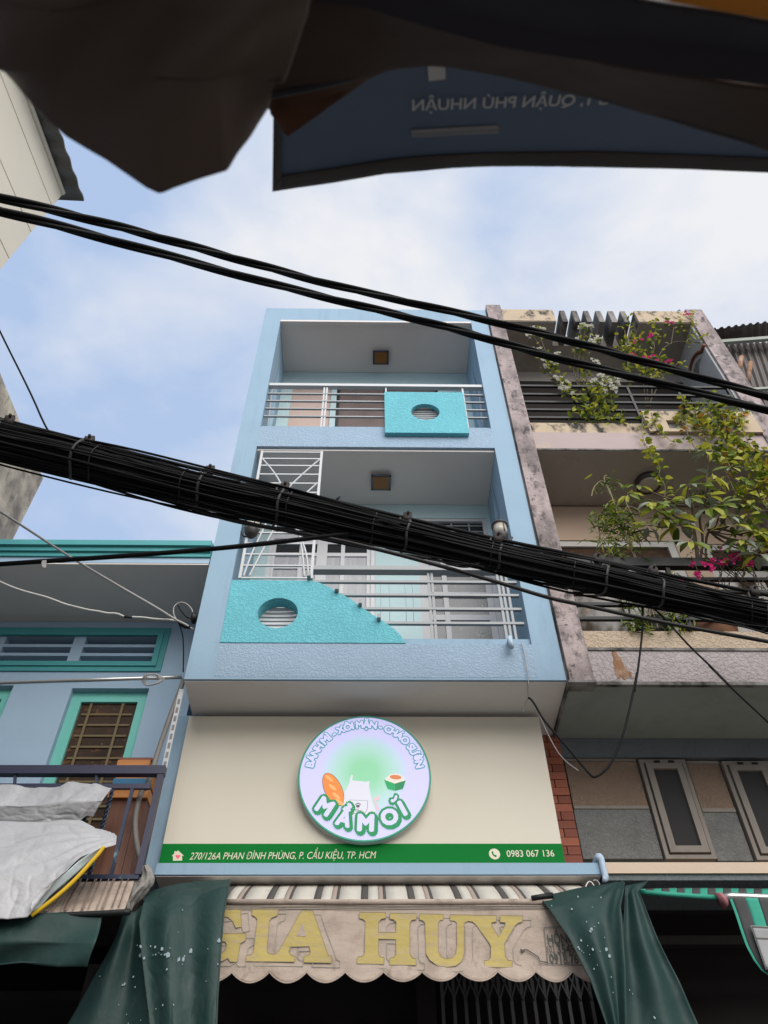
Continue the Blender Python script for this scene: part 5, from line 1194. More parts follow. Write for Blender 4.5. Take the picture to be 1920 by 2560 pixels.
MB().tube([(pc[0] + .03, -.02, pc[2] + .02), (pc[0] + .09, -.02, pc[2] + .03), (pc[0] + 2, -.02, pc[2] - .05)], .026, 10).build('bar_tube', steel, ra)
L_ = [(2.469, -0.030, 3.704), (2.475, -0.030, 3.595), (2.474, -0.030, 3.483), (2.477, -0.030, 3.385), (2.496, -0.030, 3.301), (2.525, -0.030, 3.238), (2.577, -0.030, 3.197)]; Rr = [(2.865, -0.100, 3.650), (2.853, -0.100, 3.532), (2.844, -0.100, 3.422), (2.824, -0.100, 3.316), (2.812, -0.100, 3.234), (2.791, -0.100, 3.183), (2.779, -0.100, 3.153)]
LL, RRr = resample(L_, 24), resample(Rr, 24)
nst = 7
for k in range(nst):
    f0, f1 = [(0, .045), (.045, .26), (.26, .46), (.46, .62), (.62, .78), (.78, .9), (.9, 1)][k]
    ra_ = [[LL[j].lerp(RRr[j], f0 + (f1 - f0) * i / 4) for i in range(5)] for j in range(0, 25)]
    MB().sheet(ra_, .003, 4, 24, .006, 3, 3).build('valance_stripe', stripe_g if k % 2 == 0 else stripe_d, ra)
pn = [(2.531, -0.075, 3.498), (2.762, -0.075, 3.484), (2.709, -0.075, 3.232), (2.534, -0.075, 3.228)]
MB().sheet([[pn[0], pn[1]], [pn[3], pn[2]]], .002, 8, 8, .0).build('printed_label', mat('pale_print_panel', (.30, .30, .30), .8, None, .2, 6), ra)
g = MB()
P0 = [Vector(p) + Vector((0, -.004, 0)) for p in pn]
def lab(u, v): return P0[0].lerp(P0[1], u).lerp(P0[3].lerp(P0[2], u), v)
for a, b in ((( .03, .03), (.97, .03)), ((.03, .03), (.03, .97)), ((.03, .30), (.97, .30)), ((.03, .97), (.97, .97))): g.bar(lab(*a), lab(*b), .008, .002, (0, 1, 0))
g.build('label_lines', print_dark, ra)

# ------------------------------------------------------------------ corrugated shed at top right
ms = thing('corrugated_shed', (6, 2, 10), 'rusty corrugated metal shed wall and roof beyond the pink house', 'shed')
Ys = 2.2
tl = [(6.691, 2.200, 15.724), (6.965, 2.200, 16.032), (7.562, 2.200, 16.214), (8.189, 2.200, 16.362), (9.182, 2.200, 16.651)]
bl2 = [(6.686, 2.200, 15.710), (6.962, 2.200, 15.588), (7.358, 2.200, 15.624), (7.940, 2.200, 15.692), (8.824, 2.200, 15.781)]
def corrug(top, bot, n, dpt):
    g = MB(); T2, B2 = resample(top, n), resample(bot, n); vs = []; fs = []
    for i in range(n + 1):
        o = dpt * (1 if (i % 4) in (0, 1) else -1)
        vs += [T2[i] + Vector((0, o, 0)), B2[i] + Vector((0, o, 0))]
    for i in range(n): fs.append((2 * i, 2 * i + 1, 2 * i + 3, 2 * i + 2))
    return g.add(vs, fs)
up = [(6.366, 2.000, 15.525), (6.787, 2.000, 15.654), (7.363, 2.000, 15.817), (7.976, 2.000, 15.968), (8.928, 2.000, 16.211)]
lw_ = [(6.534, 2.350, 15.766), (7.086, 2.350, 15.777), (7.470, 2.350, 15.813), (8.060, 2.350, 15.882), (8.957, 2.350, 15.971)]
corrug(up, lw_, 64, .02).build('roof_sheet', corr, ms)
w_t = [(6.547, 2.400, 15.764), (7.100, 2.400, 15.775), (7.487, 2.400, 15.818), (8.079, 2.400, 15.887), (8.983, 2.400, 15.991)]; w_b = [(6.070, 2.400, 12.591), (6.696, 2.400, 12.651), (7.021, 2.400, 12.708), (7.502, 2.400, 12.766), (8.296, 2.400, 12.830)]
corrug(w_t, w_b, 72, .02).build('wall_sheet', corr, ms)
MB().bar((6.851, 2.200, 15.460), (8.824, 2.200, 15.781), .07, .10).build('beam', green_steel, ms)
MB().bar((6.983, 2.300, 13.890), (8.138, 2.300, 14.028), .05, .06).build('beam', green_steel, ms)
for (x, y, y2) in ((1505, 352, 430), (1553, 385, 470)):
    pass
for a, b in (((1507, 352), (1490, 440)), ((1557, 385), (1545, 480))): pass
MB().tube([(6.857, 1.900, 14.376), (6.588, 1.900, 13.771)], .045, 10).build('stub_pipe', rust, ms)
MB().tube([(6.947, 1.900, 14.171), (6.658, 1.900, 13.480)], .045, 10).build('stub_pipe', rust, ms)

# ------------------------------------------------------------------ buildings at left
cb = thing('cream_building', (-4.2, -4.4, 0), 'cream clad upper storey with a grey corrugated roof edge at top left', 'building')
XW = -3.2
e_ = [(-3.200, -2.664, 9.670), (-3.200, -2.689, 8.089), (-3.200, -2.641, 8.082)]
yF = -2.60
top_ = [(-3.200, -2.664, 9.670), (-3.200, -3.561, 9.425), (-3.200, -4.170, 9.213)]
zT = [p for p in top_]
# boards: horizontal cladding strips, joints recessed
sl = (zT[0][2] - zT[2][2]) / (zT[0][1] - zT[2][1])
def ztop(y): return zT[0][2] + sl * (y - zT[0][1])
jl = [0.0]
bj = [(-3.200, -2.679, 9.336), (-3.200, -2.685, 8.686), (-3.200, -2.689, 8.089)]
offs = [0] + [ztop(p[1]) - p[2] for p in bj] ; offs += [offs[-1] + .95, offs[-1] + 2.0, offs[-1] + 4.0]
for a, b in zip(offs, offs[1:]):
    MB().prism([(XW, yF, ztop(yF) - a - .008), (XW, yF, ztop(yF) - b + .008), (XW, -7.5, ztop(-7.5) - b + .008), (XW, -7.5, ztop(-7.5) - a - .008)], (-.03, 0, 0)).build('cladding_board', cream_clad, cb)
MB().box(-6.5, XW - .031, -7.5, yF - .004, 2.5, ztop(-7.5) - .05).build('wall', mat('cladding_gap', (.16, .12, .10), .9), cb)
MB().prism([(-6.5, yF - .003, 2.5), (XW - .032, yF - .003, 2.5), (XW - .032, yF - .003, ztop(yF) - .05), (-6.5, yF - .003, ztop(yF) - .05)], (0, -.02, 0)).build('end_wall', cream_clad, cb)
g = MB(); n = 140; vs = []; fs = []
for i in range(n + 1):
    y = yF + .10 - (7.5 + yF) * i / n * .98; o = .018 * math.sin(i * 1.05)
    vs += [(XW + .17, y, ztop(y) + .10 + o), (XW - 2.5, y, ztop(y) + .35 + o), (XW + .17, y, ztop(y) + .075 + o), (XW - 2.5, y, ztop(y) + .325 + o)]
for i in range(n):
    q = 4 * i; fs += [(q, q + 1, q + 5, q + 4), (q + 2, q + 6, q + 7, q + 3), (q, q + 4, q + 6, q + 2)]
fs += [(0, 2, 3, 1)]
g.add(vs, fs).build('roof_sheet', cement_roof, cb)
g = MB(); g.prism([(XW + .001, yF, ztop(yF) - .006), (XW + .001, -7.5, ztop(-7.5) - .006), (XW + .001, -7.5, ztop(-7.5) + .055), (XW + .001, yF, ztop(yF) + .055)], (.02, 0, 0)); g.build('verge_board', cream_clad, cb)

sw = thing('stained_wall', (-6, 2, 0), 'tall mould-stained render wall rising behind the low blue house', 'wall')
q = [(-5.600, 3.036, 12.043), (-5.600, 1.137, 11.568), (-5.600, 3.061, 10.517)]
MB().prism([(-5.6, q[0][1], 5.0), (-5.6, q[0][1], q[0][2]), (-5.6, -.6, q[0][2] - .35), (-5.6, -.6, 5.0)], (-2.5, 0, 0)).build('render', stain_wall, sw)

# ------------------------------------------------------------------ overhead cables
def pth(lst): return [Vector(p) for p in lst]
cen = smooth([(-3.607, -2.350, 6.160), (-3.130, -2.200, 6.118), (-2.790, -2.000, 6.210), (-2.200, -1.880, 6.157), (-1.297, -1.660, 6.063), (-0.682, -1.540, 6.010), (-0.003, -1.380, 5.953), (0.312, -1.320, 5.924), (0.988, -1.180, 5.844), (1.574, -1.050, 5.803), (1.839, -1.000, 5.783), (2.313, -0.900, 5.727), (3.229, -0.720, 5.631), (4.027, -0.560, 5.581)], 2)
def extend(pl, a, b):
    """carry a cable on past both ends of what the photo shows"""
    pl = [Vector(p) for p in pl]
    p0 = pl[0] + (pl[0] - pl[2]).normalized() * a; p1 = pl[-1] + (pl[-1] - pl[-3]).normalized() * b
    return [p0 - Vector((0, 0, .05 * a)) * 0] + pl + [p1]
cen = extend(cen, 3, 4)
NS = 220; axis = resample(cen, NS)
bd = thing('cable_bundle', tuple(axis[0]), 'thick sagging bundle of black cables crossing the whole street', 'cables')
rad = lambda t: .150 - .050 * max(0, min(1, (axis[int(t * NS + .5)].x + 3.9) / 7.4)) + .006 * math.sin(t * 21) + .004 * math.sin(t * 47)
def frame(i):
    t = (axis[min(i + 1, NS)] - axis[max(i - 1, 0)]).normalized(); s = t.cross(Vector((0, 0, 1))).normalized(); return t, s, s.cross(t)
strands = MB(); rnd = random.Random(3)
n_str = 120
for k in range(n_str):
    rr = math.sqrt((k + .5) / n_str); th = k * 2.39996
    if k > 45: rr = .86 + .14 * rnd.random()
    w1, w2, p1, p2 = rnd.uniform(3, 9), rnd.uniform(8, 18), rnd.uniform(0, 6), rnd.uniform(0, 6); tw = rnd.uniform(-.9, .9); amp = rnd.uniform(.02, .09)
    if k > n_str - 16: rr = rnd.uniform(1.02, 1.2); amp = rnd.uniform(.12, .25)
    pts = []
    for i in range(0, NS + 1, 2):
        t = i / NS; _, s, u = frame(i)
        a = th + tw * math.sin(t * w1 + p1) * .5; q = rr + amp * math.sin(t * w2 * 2 + p2)
        pts.append(axis[i] + s * (rad(t) * q * math.cos(a)) + u * (rad(t) * q * math.sin(a)))
    strands.tube(pts, rnd.choice((.005, .0065, .008, .010)), 5)
strands.build('cable_strands', cable_m, bd, kind='stuff', label='tightly packed black cable strands')
core = MB(); core.tube(axis, [rad(i / NS) * .86 for i in range(NS + 1)], 12); core.build('bundle_core', cable_m, bd)
mw = smooth([(-3.802, -2.300, 6.531), (-2.888, -1.980, 6.533), (-2.206, -1.860, 6.410), (-1.292, -1.650, 6.314), (-0.702, -1.540, 6.249), (-0.283, -1.450, 6.197), (0.303, -1.320, 6.142), (0.969, -1.180, 6.071), (1.615, -1.050, 6.029), (1.805, -1.000, 6.025), (2.244, -0.920, 5.974), (3.222, -0.740, 5.892), (4.138, -0.560, 5.822)], 2)
mw = extend(mw, 3, 4)
MB().tube(mw, .017, 8).build('messenger_wire', cable_m, bd)
mwR = resample(mw, 600)
def nearest_i(P, arr): return min(range(len(arr)), key=lambda i: (arr[i] - P).length)
def strap(px_pt, thick=.012, hook=True, m_=strap_m, scale=1.06, lean=0.0):
    i = nearest_i(Vector(px_pt), axis); t, s, u = frame(i); r_ = rad(i / NS) * scale
    st = thing_part('cable_strap', bd)
    pts = []
    for k in range(25):
        a = 2 * math.pi * k / 24 + .5; pts.append(axis[i] + s * (r_ * math.cos(a)) + u * (r_ * math.sin(a)) + t * (lean * math.sin(a) + .01 * math.sin(3 * a)))
    MB().tube(pts, thick, 6).build('band', m_, st)
    if hook:
        j = nearest_i(axis[i] + u * .2, mwR); c = mwR[j]
        top = axis[i] + u * r_
        MB().tube(smooth([top - s * .03 - t * .02, top.lerp(c, .5) - t * .05, c - t * .06 + u * .0, c + u * .01], 2), .012, 6).build('hanger', m_, st)
        g = MB(); g.bar(c - t * .035, c + t * .035, .05, .075, u); g.tube([c - s * .05 + u * .03, c + s * .05 + u * .03], .012, 6); g.bar(c - u * .06 + t * .01, c + u * .07 + t * .01, .02, .03, s)
        g.tube([c + u * .045 - t * .02, c + u * .065 + t * .03], .022, 6)
        g.build('clamp', clamp_m, st)
for P in [(-2.823, -1.980, 6.373), (-2.244, -1.860, 6.234), (-1.316, -1.650, 6.133), (-0.698, -1.540, 6.058), (0.298, -1.320, 5.985), (0.987, -1.180, 5.889), (1.833, -1.000, 5.801), (2.303, -0.900, 5.753), (3.204, -0.730, 5.678)]: strap(P)
for P in [(-2.115, -1.860, 6.160), (-1.437, -1.680, 6.110), (-0.638, -1.530, 6.003), (-0.009, -1.400, 5.941), (0.941, -1.190, 5.851), (1.589, -1.050, 5.799), (3.014, -0.760, 5.659)]: strap(P, .006, False, cable_d, 1.04)
# looser strands that leave the bundle (each one a cable of the bundle)
def loose(pts, r_, m_=cable_m): MB().tube(smooth(pts, 2), r_, 6).build('loose_cable', m_, bd)
loose([(-2.193, -1.860, 6.121), (-2.214, -1.700, 6.182), (-2.098, -1.700, 6.121), (-1.996, -1.700, 6.069), (-1.829, -1.700, 6.010), (-1.594, -1.700, 5.927), (-1.307, -1.700, 5.830), (-1.000, -1.550, 5.898)], .006)
loose([(-2.131, -1.860, 6.051), (-2.149, -1.700, 6.147), (-1.951, -1.700, 6.061), (-1.713, -1.700, 5.977), (-1.424, -1.700, 5.887), (-1.005, -1.550, 5.940)], .005)
loose([(-2.092, -1.700, 6.184), (-1.894, -1.700, 6.053), (-1.653, -1.700, 5.952), (-1.363, -1.700, 5.846), (-1.137, -1.700, 5.766), (-1.000, -1.550, 5.903), (-0.853, -1.500, 5.939)], .005)
loose([(-1.468, -1.600, 6.048), (-1.291, -1.600, 5.981), (-1.103, -1.600, 5.898), (-0.990, -1.600, 5.866), (-0.832, -1.600, 5.818)], .006)
loose([(0.013, -1.300, 5.900), (0.101, -1.300, 5.818), (0.256, -1.300, 5.775), (0.445, -1.300, 5.727), (0.632, -1.300, 5.686), (0.865, -1.300, 5.615)], .007)
loose([(0.464, -1.280, 5.748), (0.531, -1.280, 5.699), (0.614, -1.280, 5.657), (0.698, -1.280, 5.633), (0.767, -1.280, 5.640), (0.830, -1.280, 5.677)], .008)
loose([(-0.074, -1.300, 5.874), (0.100, -1.300, 5.787), (0.307, -1.300, 5.732), (0.486, -1.300, 5.685), (0.646, -1.300, 5.643), (0.783, -1.300, 5.650)], .006)
loose([(1.007, -1.050, 5.873), (1.086, -1.050, 5.785), (1.254, -1.050, 5.706), (1.382, -1.050, 5.676), (1.540, -1.050, 5.623)], .007)
loose([(1.049, -1.050, 5.847), (1.171, -1.050, 5.754), (1.341, -1.050, 5.694), (1.546, -1.050, 5.653), (1.683, -1.050, 5.630)], .006)
loose([(1.630, -0.900, 5.821), (1.828, -0.900, 5.750), (2.069, -0.900, 5.680), (2.286, -0.900, 5.619)], .006)
loose([(2.201, -0.850, 5.696), (2.410, -0.850, 5.604), (2.609, -0.850, 5.498), (2.928, -0.850, 5.425), (3.083, -0.850, 5.352)], .008)
loose([(2.267, -0.850, 5.681), (2.465, -0.850, 5.596), (2.681, -0.850, 5.544), (2.882, -0.850, 5.455), (3.151, -0.850, 5.411)], .007)
loose([(2.526, -0.850, 5.604), (2.676, -0.850, 5.529), (2.855, -0.850, 5.477), (2.939, -0.850, 5.455), (2.917, -0.850, 5.425), (2.852, -0.850, 5.469)], .006)
loose([(1.327, -0.950, 6.219), (1.495, -0.950, 6.123), (1.779, -0.950, 6.022), (2.113, -0.950, 5.907), (2.381, -0.950, 5.803), (2.756, -0.950, 5.685), (3.134, -0.950, 5.579)], .011)
loose([(1.437, -0.950, 6.140), (1.836, -0.950, 6.006), (2.227, -0.950, 5.892), (2.551, -0.950, 5.780), (2.975, -0.950, 5.647), (3.145, -0.950, 5.610)], .009)
loose([(-3.038, -1.950, 6.553), (-2.910, -1.950, 6.509), (-2.534, -1.950, 6.384), (-2.161, -1.950, 6.238), (-1.805, -1.950, 6.115), (-1.344, -1.950, 5.945), (-0.948, -1.950, 5.815)], .010)
loose([(-1.405, -1.500, 6.437), (-1.263, -1.500, 6.402), (-0.978, -1.500, 6.298), (-0.700, -1.500, 6.202), (-0.338, -1.500, 6.055), (0.013, -1.500, 5.940), (0.221, -1.500, 5.883)], .007)
loose([(-1.259, -1.500, 6.373), (-0.883, -1.500, 6.242), (-0.517, -1.500, 6.121), (-0.161, -1.500, 5.991), (0.220, -1.500, 5.864)], .007)
loose([(0.106, -1.200, 6.266), (0.380, -1.200, 6.158), (0.649, -1.200, 6.066), (0.913, -1.200, 5.988), (1.258, -1.200, 5.875), (1.543, -1.200, 5.776)], .007)
tie = [(-0.290, -1.440, 6.153), (-0.285, -1.440, 6.215), (-0.280, -1.440, 6.243), (-0.254, -1.440, 6.272)]; MB().tube(tie, .006, 5).build('tie_tail', cable_m, bd)
tie = [(-0.286, -1.440, 6.239), (-0.271, -1.440, 6.236), (-0.263, -1.440, 6.257)]; MB().tube(tie, .008, 5).build('tie_tail', cable_m, bd)

MB().tube(smooth([(-3.725, -1.200, 5.622), (-2.792, -1.300, 5.622), (-1.879, -1.380, 5.629), (-1.156, -1.450, 5.644), (-0.683, -1.470, 5.701), (-0.327, -1.460, 5.781), (-0.086, -1.420, 5.863)], 2), .019, 8).build('street_cable', cable_m, label='black cable rising gently from the left edge into the bundle underside', cat='cable')
MB().tube(smooth([(-1.361, -1.600, 5.925), (-1.182, -1.550, 5.896), (-0.946, -1.500, 5.867), (-0.327, -1.450, 5.774), (0.098, -1.380, 5.706), (0.459, -1.300, 5.655), (0.994, -1.150, 5.597), (1.376, -1.080, 5.501), (1.594, -1.000, 5.522), (2.288, -0.900, 5.413), (3.118, -0.750, 5.359), (3.890, -0.600, 5.320)], 2), .016, 8).build('street_cable', cable_d, label='black cable sagging below the bundle across the lower balcony railing', cat='cable')
lbl = (-2.419, -1.380, 5.551)
MB().sheet([[(-2.432, -1.400, 5.558), (-2.399, -1.400, 5.561)], [(-2.423, -1.400, 5.523), (-2.387, -1.400, 5.523)], [(-2.406, -1.400, 5.483), (-2.378, -1.400, 5.480)]], .006, 6, 8, .008, 20).build('plastic_tag', grey_cable, label='crumpled grey tag hanging on the black cable at left', cat='tag')
MB().tube(smooth([(-2.506, -1.900, 6.447), (-2.608, -1.900, 6.598), (-2.849, -1.900, 7.032), (-3.195, -2.200, 7.534), (-3.552, -2.400, 8.113)], 2), .008, 6).build('drop_wire', cable_m, label='thin black wire climbing from the bundle to the left edge', cat='wire')
MB().tube(smooth([(2.176, -0.850, 5.633), (2.156, -0.850, 5.541), (2.105, -0.850, 5.362), (2.038, -0.850, 5.163), (1.976, -0.850, 4.986), (1.930, -0.850, 4.868), (1.907, -0.850, 4.805)], 2) + smooth([(1.967, -0.850, 4.975), (1.916, -0.850, 4.845), (1.843, -0.850, 4.670), (1.764, -0.850, 4.491), (1.675, -0.850, 4.320), (1.590, -0.850, 4.200), (1.519, -0.850, 4.141), (1.472, -0.850, 4.119), (1.452, -0.850, 4.141), (1.423, -0.850, 4.189), (1.359, -0.850, 4.308), (1.295, -0.850, 4.420), (1.205, -0.850, 4.572), (1.179, -0.850, 4.668), (1.148, -0.850, 4.741), (1.129, -0.850, 4.751)], 2), .008, 6).build('hanging_wire', cable_m, label='thin black wire drooping in a long loop in front of the pink house', cat='wire')
MB().tube(smooth([(2.259, -0.800, 5.695), (2.309, -0.800, 5.617), (2.370, -0.800, 5.480), (2.467, -0.800, 5.248), (2.574, -0.800, 5.054), (2.652, -0.800, 4.883)], 1) + smooth([(2.550, -0.800, 5.083), (2.648, -0.800, 4.885), (2.745, -0.800, 4.708), (2.839, -0.800, 4.538), (2.951, -0.800, 4.309)], 1), .0085, 6).build('hanging_wire', cable_m, label='thin black wire running down right from the bundle to the photo edge', cat='wire')
MB().tube(smooth([(1.348, -0.020, 5.956), (1.359, -0.020, 5.892), (1.362, -0.020, 5.766), (1.358, -0.020, 5.572), (1.348, -0.020, 5.454)], 1) + smooth([(1.342, -0.020, 5.530), (1.329, -0.020, 5.363)], 0), .004, 5).build('drop_wire', grey_cable, label='hair-thin grey wire running down the right end of the lower spandrel', cat='wire')
MB().tube(smooth([(1.316, 0.200, 5.370), (1.343, 0.200, 5.451), (1.380, 0.200, 5.509), (1.413, 0.200, 5.489), (1.450, 0.200, 5.332), (1.508, 0.200, 5.082), (1.574, 0.200, 4.909), (1.687, 0.200, 4.804)], 2), .004, 5).build('drop_wire', grey_cable, label='hair-thin grey wire curling under the bay to the pink house', cat='wire')
# two twisted power cables high over the street
def twisted(ctr, label_, r_, turn, ph0):
    A_ = resample(extend(smooth(ctr, 3), 3, 4), 420)
    t_ = thing('twisted_cable', tuple(A_[0]), label_, 'cable', 'thick twisted power cables at the top')
    for s_ in range(3):
        pts = []
        for i, p in enumerate(A_):
            tg = (A_[min(i + 1, 420)] - A_[max(i - 1, 0)]).normalized(); a = tg.cross(Vector((0, 0, 1))).normalized(); b = a.cross(tg)
            an = ph0 + s_ * 2.094 + i * turn + .5 * math.sin(i * .05 + ph0); pts.append(p + a * (r_ * 1.08 * math.cos(an)) + b * (r_ * 1.08 * math.sin(an)))
        MB().tube(pts, r_, 8).build('strand', cable_m, t_)
twisted([(-3.274, -3.700, 7.008), (-2.722, -3.450, 7.242), (-2.010, -3.100, 7.614), (-0.826, -2.600, 7.940), (-0.265, -2.300, 8.242), (0.625, -2.150, 8.146), (1.685, -2.000, 7.913), (2.620, -1.850, 7.664), (3.562, -1.700, 7.400), (4.342, -1.600, 7.190)], 'upper of the two thick twisted black power cables', .019, .105, 0)
twisted([(-3.153, -3.700, 6.738), (-2.635, -3.450, 6.994), (-1.935, -3.100, 7.301), (-0.992, -2.600, 7.745), (-0.256, -2.300, 7.961), (0.607, -2.150, 7.837), (1.619, -2.000, 7.523), (2.541, -1.850, 7.370), (3.481, -1.700, 7.180), (4.257, -1.600, 7.005)], 'lower of the two thick twisted black power cables', .019, .095, 2)

# ------------------------------------------------------------------ plants on the pink house
def leaf_shape(L, W, fold=.18, curl=.15, tip=.5):
    """leaf along +x, normal +z, base at the origin: 8 triangles"""
    v = [(0, 0, 0), (L * .3, W * .42, W * fold), (L * .3, 0, 0), (L * .3, -W * .42, W * fold), (L * .65, W * tip, W * fold - L * curl * .3), (L * .65, 0, -L * curl * .3), (L * .65, -W * tip, W * fold - L * curl * .3), (L, 0, -L * curl)]
    f = [(0, 2, 1), (0, 3, 2), (1, 2, 5, 4), (2, 3, 6, 5), (4, 5, 7), (5, 6, 7)]
    return v, f
def orient(d, nrm=None, roll=0):
    d = Vector(d).normalized(); up = Vector(nrm) if nrm else Vector((0, -.4, 1)); y = up.cross(d)
    if y.length < .05: y = Vector((1, 0, 0)).cross(d)
    y.normalize(); z = d.cross(y)
    M = Matrix((d, y, z)).transposed(); return M @ Matrix.Rotation(roll, 3, 'X')
def add_leaf(mb, p, d, L, W, roll=0, **k):
    v, f = leaf_shape(L, W, **k); M = orient(d, None, roll); p = Vector(p); mb.add([p + M @ Vector(q) for q in v], f)
rp_ = random.Random(11)
U = rp_.uniform
# umbrella tree: every leaflet is a part
ut = thing('umbrella_tree', (4.3, .05, m2[0][2]), 'umbrella tree with palmate leaves leaning out of the middle balcony', 'plant')
lv = []
for k in range(4):
    v, f = leaf_shape(1, .34, .14, .12 + .08 * k, .5)
    for m_ in (leafA, leafD, leafB, leafC):
        me = bpy.data.meshes.new('leaf'); me.from_pydata(v, [], f); me.materials.append(m_); lv.append(me)
clus = [(3.766, -0.280, 8.472), (3.944, -0.250, 8.249), (2.813, -0.300, 7.855), (2.669, -0.300, 7.703), (3.389, -0.250, 7.940), (3.286, -0.300, 7.663), (3.686, -0.250, 8.093), (2.936, -0.250, 7.637), (3.134, -0.220, 7.698), (2.898, -0.300, 7.452), (2.959, -0.250, 7.387), (3.511, -0.280, 7.712), (3.593, -0.300, 7.562), (3.512, -0.300, 7.358), (3.484, -0.250, 7.550), (3.815, -0.300, 7.383), (3.788, -0.300, 7.143), (3.663, -0.250, 7.070), (3.603, -0.200, 7.060), (3.079, -0.350, 6.937), (3.712, -0.300, 6.813), (3.119, -0.200, 7.334), (2.756, -0.300, 7.220), (3.119, -0.200, 7.490), (3.599, -0.280, 7.250), (3.527, -0.200, 7.942), (3.860, -0.200, 7.682), (3.608, -0.300, 7.381), (3.922, -0.200, 7.105), (3.097, -0.150, 7.639)]
stems = MB(); root = Vector((3.275, 0.050, 6.944))
node = [Vector(p) for p in [(3.345, -0.080, 7.538), (3.405, -0.100, 7.653), (3.377, -0.150, 7.759), (3.534, -0.100, 7.772), (3.489, -0.050, 7.437)]]
stems.tube(smooth([root, Vector((3.345, 0.000, 7.314)), node[0], node[1], node[2]], 2), [.030] * 0 or .020, 7)
stems.tube(smooth([root, Vector((3.441, 0.000, 7.358)), Vector((3.440, -0.050, 7.572)), node[3], Vector((3.718, -0.150, 8.005))], 2), .014, 6)
stems.tube(smooth([Vector((3.363, 0.050, 6.944)), Vector((3.402, 0.000, 7.185)), node[4], Vector((3.615, -0.100, 7.405)), Vector((3.719, -0.200, 7.188))], 2), .014, 6)
for i, c_ in enumerate(clus):
    c_ = Vector(c_); nd = min(node, key=lambda q: (q - c_).length); md = nd.lerp(c_, .5) + Vector((U(-.03, .03), .03, -.05))
    stems.tube(smooth([nd, md, c_], 2), .0075, 5)
    nl = rp_.choice((6, 7, 7, 8)); base = U(0, 6); axis_ = Vector((U(-.35, .35), U(-.75, -.2), U(.15, .9))).normalized()
    a = axis_.orthogonal().normalized(); b = axis_.cross(a); sz = U(.17, .245)
    if i in (2, 3): sz = .15
    for k in range(nl):
        an = base + 2 * math.pi * k / nl; dd = a * math.cos(an) + b * math.sin(an) + axis_ * U(-.25, .15) + Vector((0, 0, -.22))
        L = sz * U(.75, 1.1); me = rp_.choice(lv[0::4] * 4 + lv[1::4] * 4 + lv[2::4] * 4 + lv[3::4])
        o = bpy.data.objects.new('leaf', me); COL.objects.link(o); o.parent = ut
        o.matrix_local = Matrix.Translation(c_ + dd.normalized() * .03 - OFF[ut.name]) @ orient(dd, axis_, U(-.35, .35)).to_4x4() @ Matrix.Scale(L, 4)
stems.build('stem', stem_m, ut)

def foliage(pl, mats_pts, nm='foliage'):
    for m_, mb in mats_pts.items():
        if mb.v: mb.build(nm, m_, pl, kind='stuff', normals=False)
def spray(mbs, p, n, r, L, W, weights, drop=.2):
    for _ in range(n):
        q = Vector(p) + Vector((U(-r, r), U(-r, r) * .7, U(-r, r)))
        m_ = rp_.choices(list(mbs), weights)[0]
        add_leaf(mbs[m_], q, (U(-1, 1), U(-1, .4), U(-.7, .7) - drop), L * U(.7, 1.25), W * U(.8, 1.2), U(-1, 1))
def flower(mb, p, r):
    for k in range(rp_.randint(2, 4)):
        q = Vector(p) + Vector((U(-r, r), U(-r, r), U(-r, r))) * .7
        for j in range(3):
            a = j * 2.09 + U(0, 1); dd = Vector((math.cos(a), U(-.9, -.3), math.sin(a)))
            add_leaf(mb, q, dd, r * .95, r * .85, U(-.4, .4), fold=.2, curl=.1, tip=.46)
# white bougainvillea on the top balcony
wb = thing('white_bougainvillea', (3, .1, 9.3), 'sprawling bougainvillea with white flowers on the top balcony of the pink house', 'plant')
s_ = MB(); fl = MB(); mb_ = {leafA: MB(), leafB: MB(), leafC: MB()}
base = Vector((2.715, 0.120, 9.651))
tips = [(2.372, -0.050, 11.642), (2.269, -0.050, 11.539), (2.252, -0.050, 11.098), (2.392, -0.050, 10.775), (2.478, -0.050, 10.868), (2.952, -0.050, 11.231), (3.006, -0.050, 11.256), (3.127, -0.050, 11.371), (2.491, -0.050, 10.273), (2.495, -0.050, 10.106), (3.024, -0.050, 10.324), (2.956, -0.050, 10.217), (3.081, -0.050, 10.115), (3.102, -0.050, 11.865), (3.031, -0.050, 11.759), (3.004, -0.050, 10.718), (3.190, -0.050, 10.348), (3.061, -0.050, 10.389), (2.815, -0.050, 11.277), (3.065, -0.050, 11.306)]
mids = [(2.445, 0.020, 10.471), (2.498, 0.020, 10.648), (2.341, 0.020, 10.689), (2.484, 0.020, 10.428), (2.428, 0.020, 10.646), (2.765, 0.020, 10.697), (2.821, 0.020, 10.743), (2.905, 0.020, 10.927), (2.583, 0.020, 9.971), (2.605, 0.020, 9.972), (2.863, 0.020, 10.139), (2.823, 0.020, 10.056), (2.941, 0.020, 9.977), (2.931, 0.020, 11.306), (2.887, 0.020, 11.209), (2.845, 0.020, 10.391), (3.022, 0.020, 10.142), (2.948, 0.020, 10.224), (2.703, 0.020, 10.741), (2.887, 0.020, 10.834)]
for t_, mm_ in zip(tips, mids):
    t_, mm_ = Vector(t_), Vector(mm_)
    pl = smooth([base, base.lerp(mm_, .5) + Vector((U(-.05, .05), 0, U(0, .1))), mm_, mm_.lerp(t_, .5) + Vector((U(-.08, .08), U(-.05, .05), U(.0, .1))), t_], 2)
    s_.tube(pl, .006, 4)
    for q in pl[len(pl) // 3:]:
        if U(0, 1) < .55: spray(mb_, q, 2, .05, .075, .04, (3, 3, 1))
    for _ in range(6): flower(fl, t_ + Vector((U(-.09, .09), U(-.05, .03), U(-.09, .09))), .036)
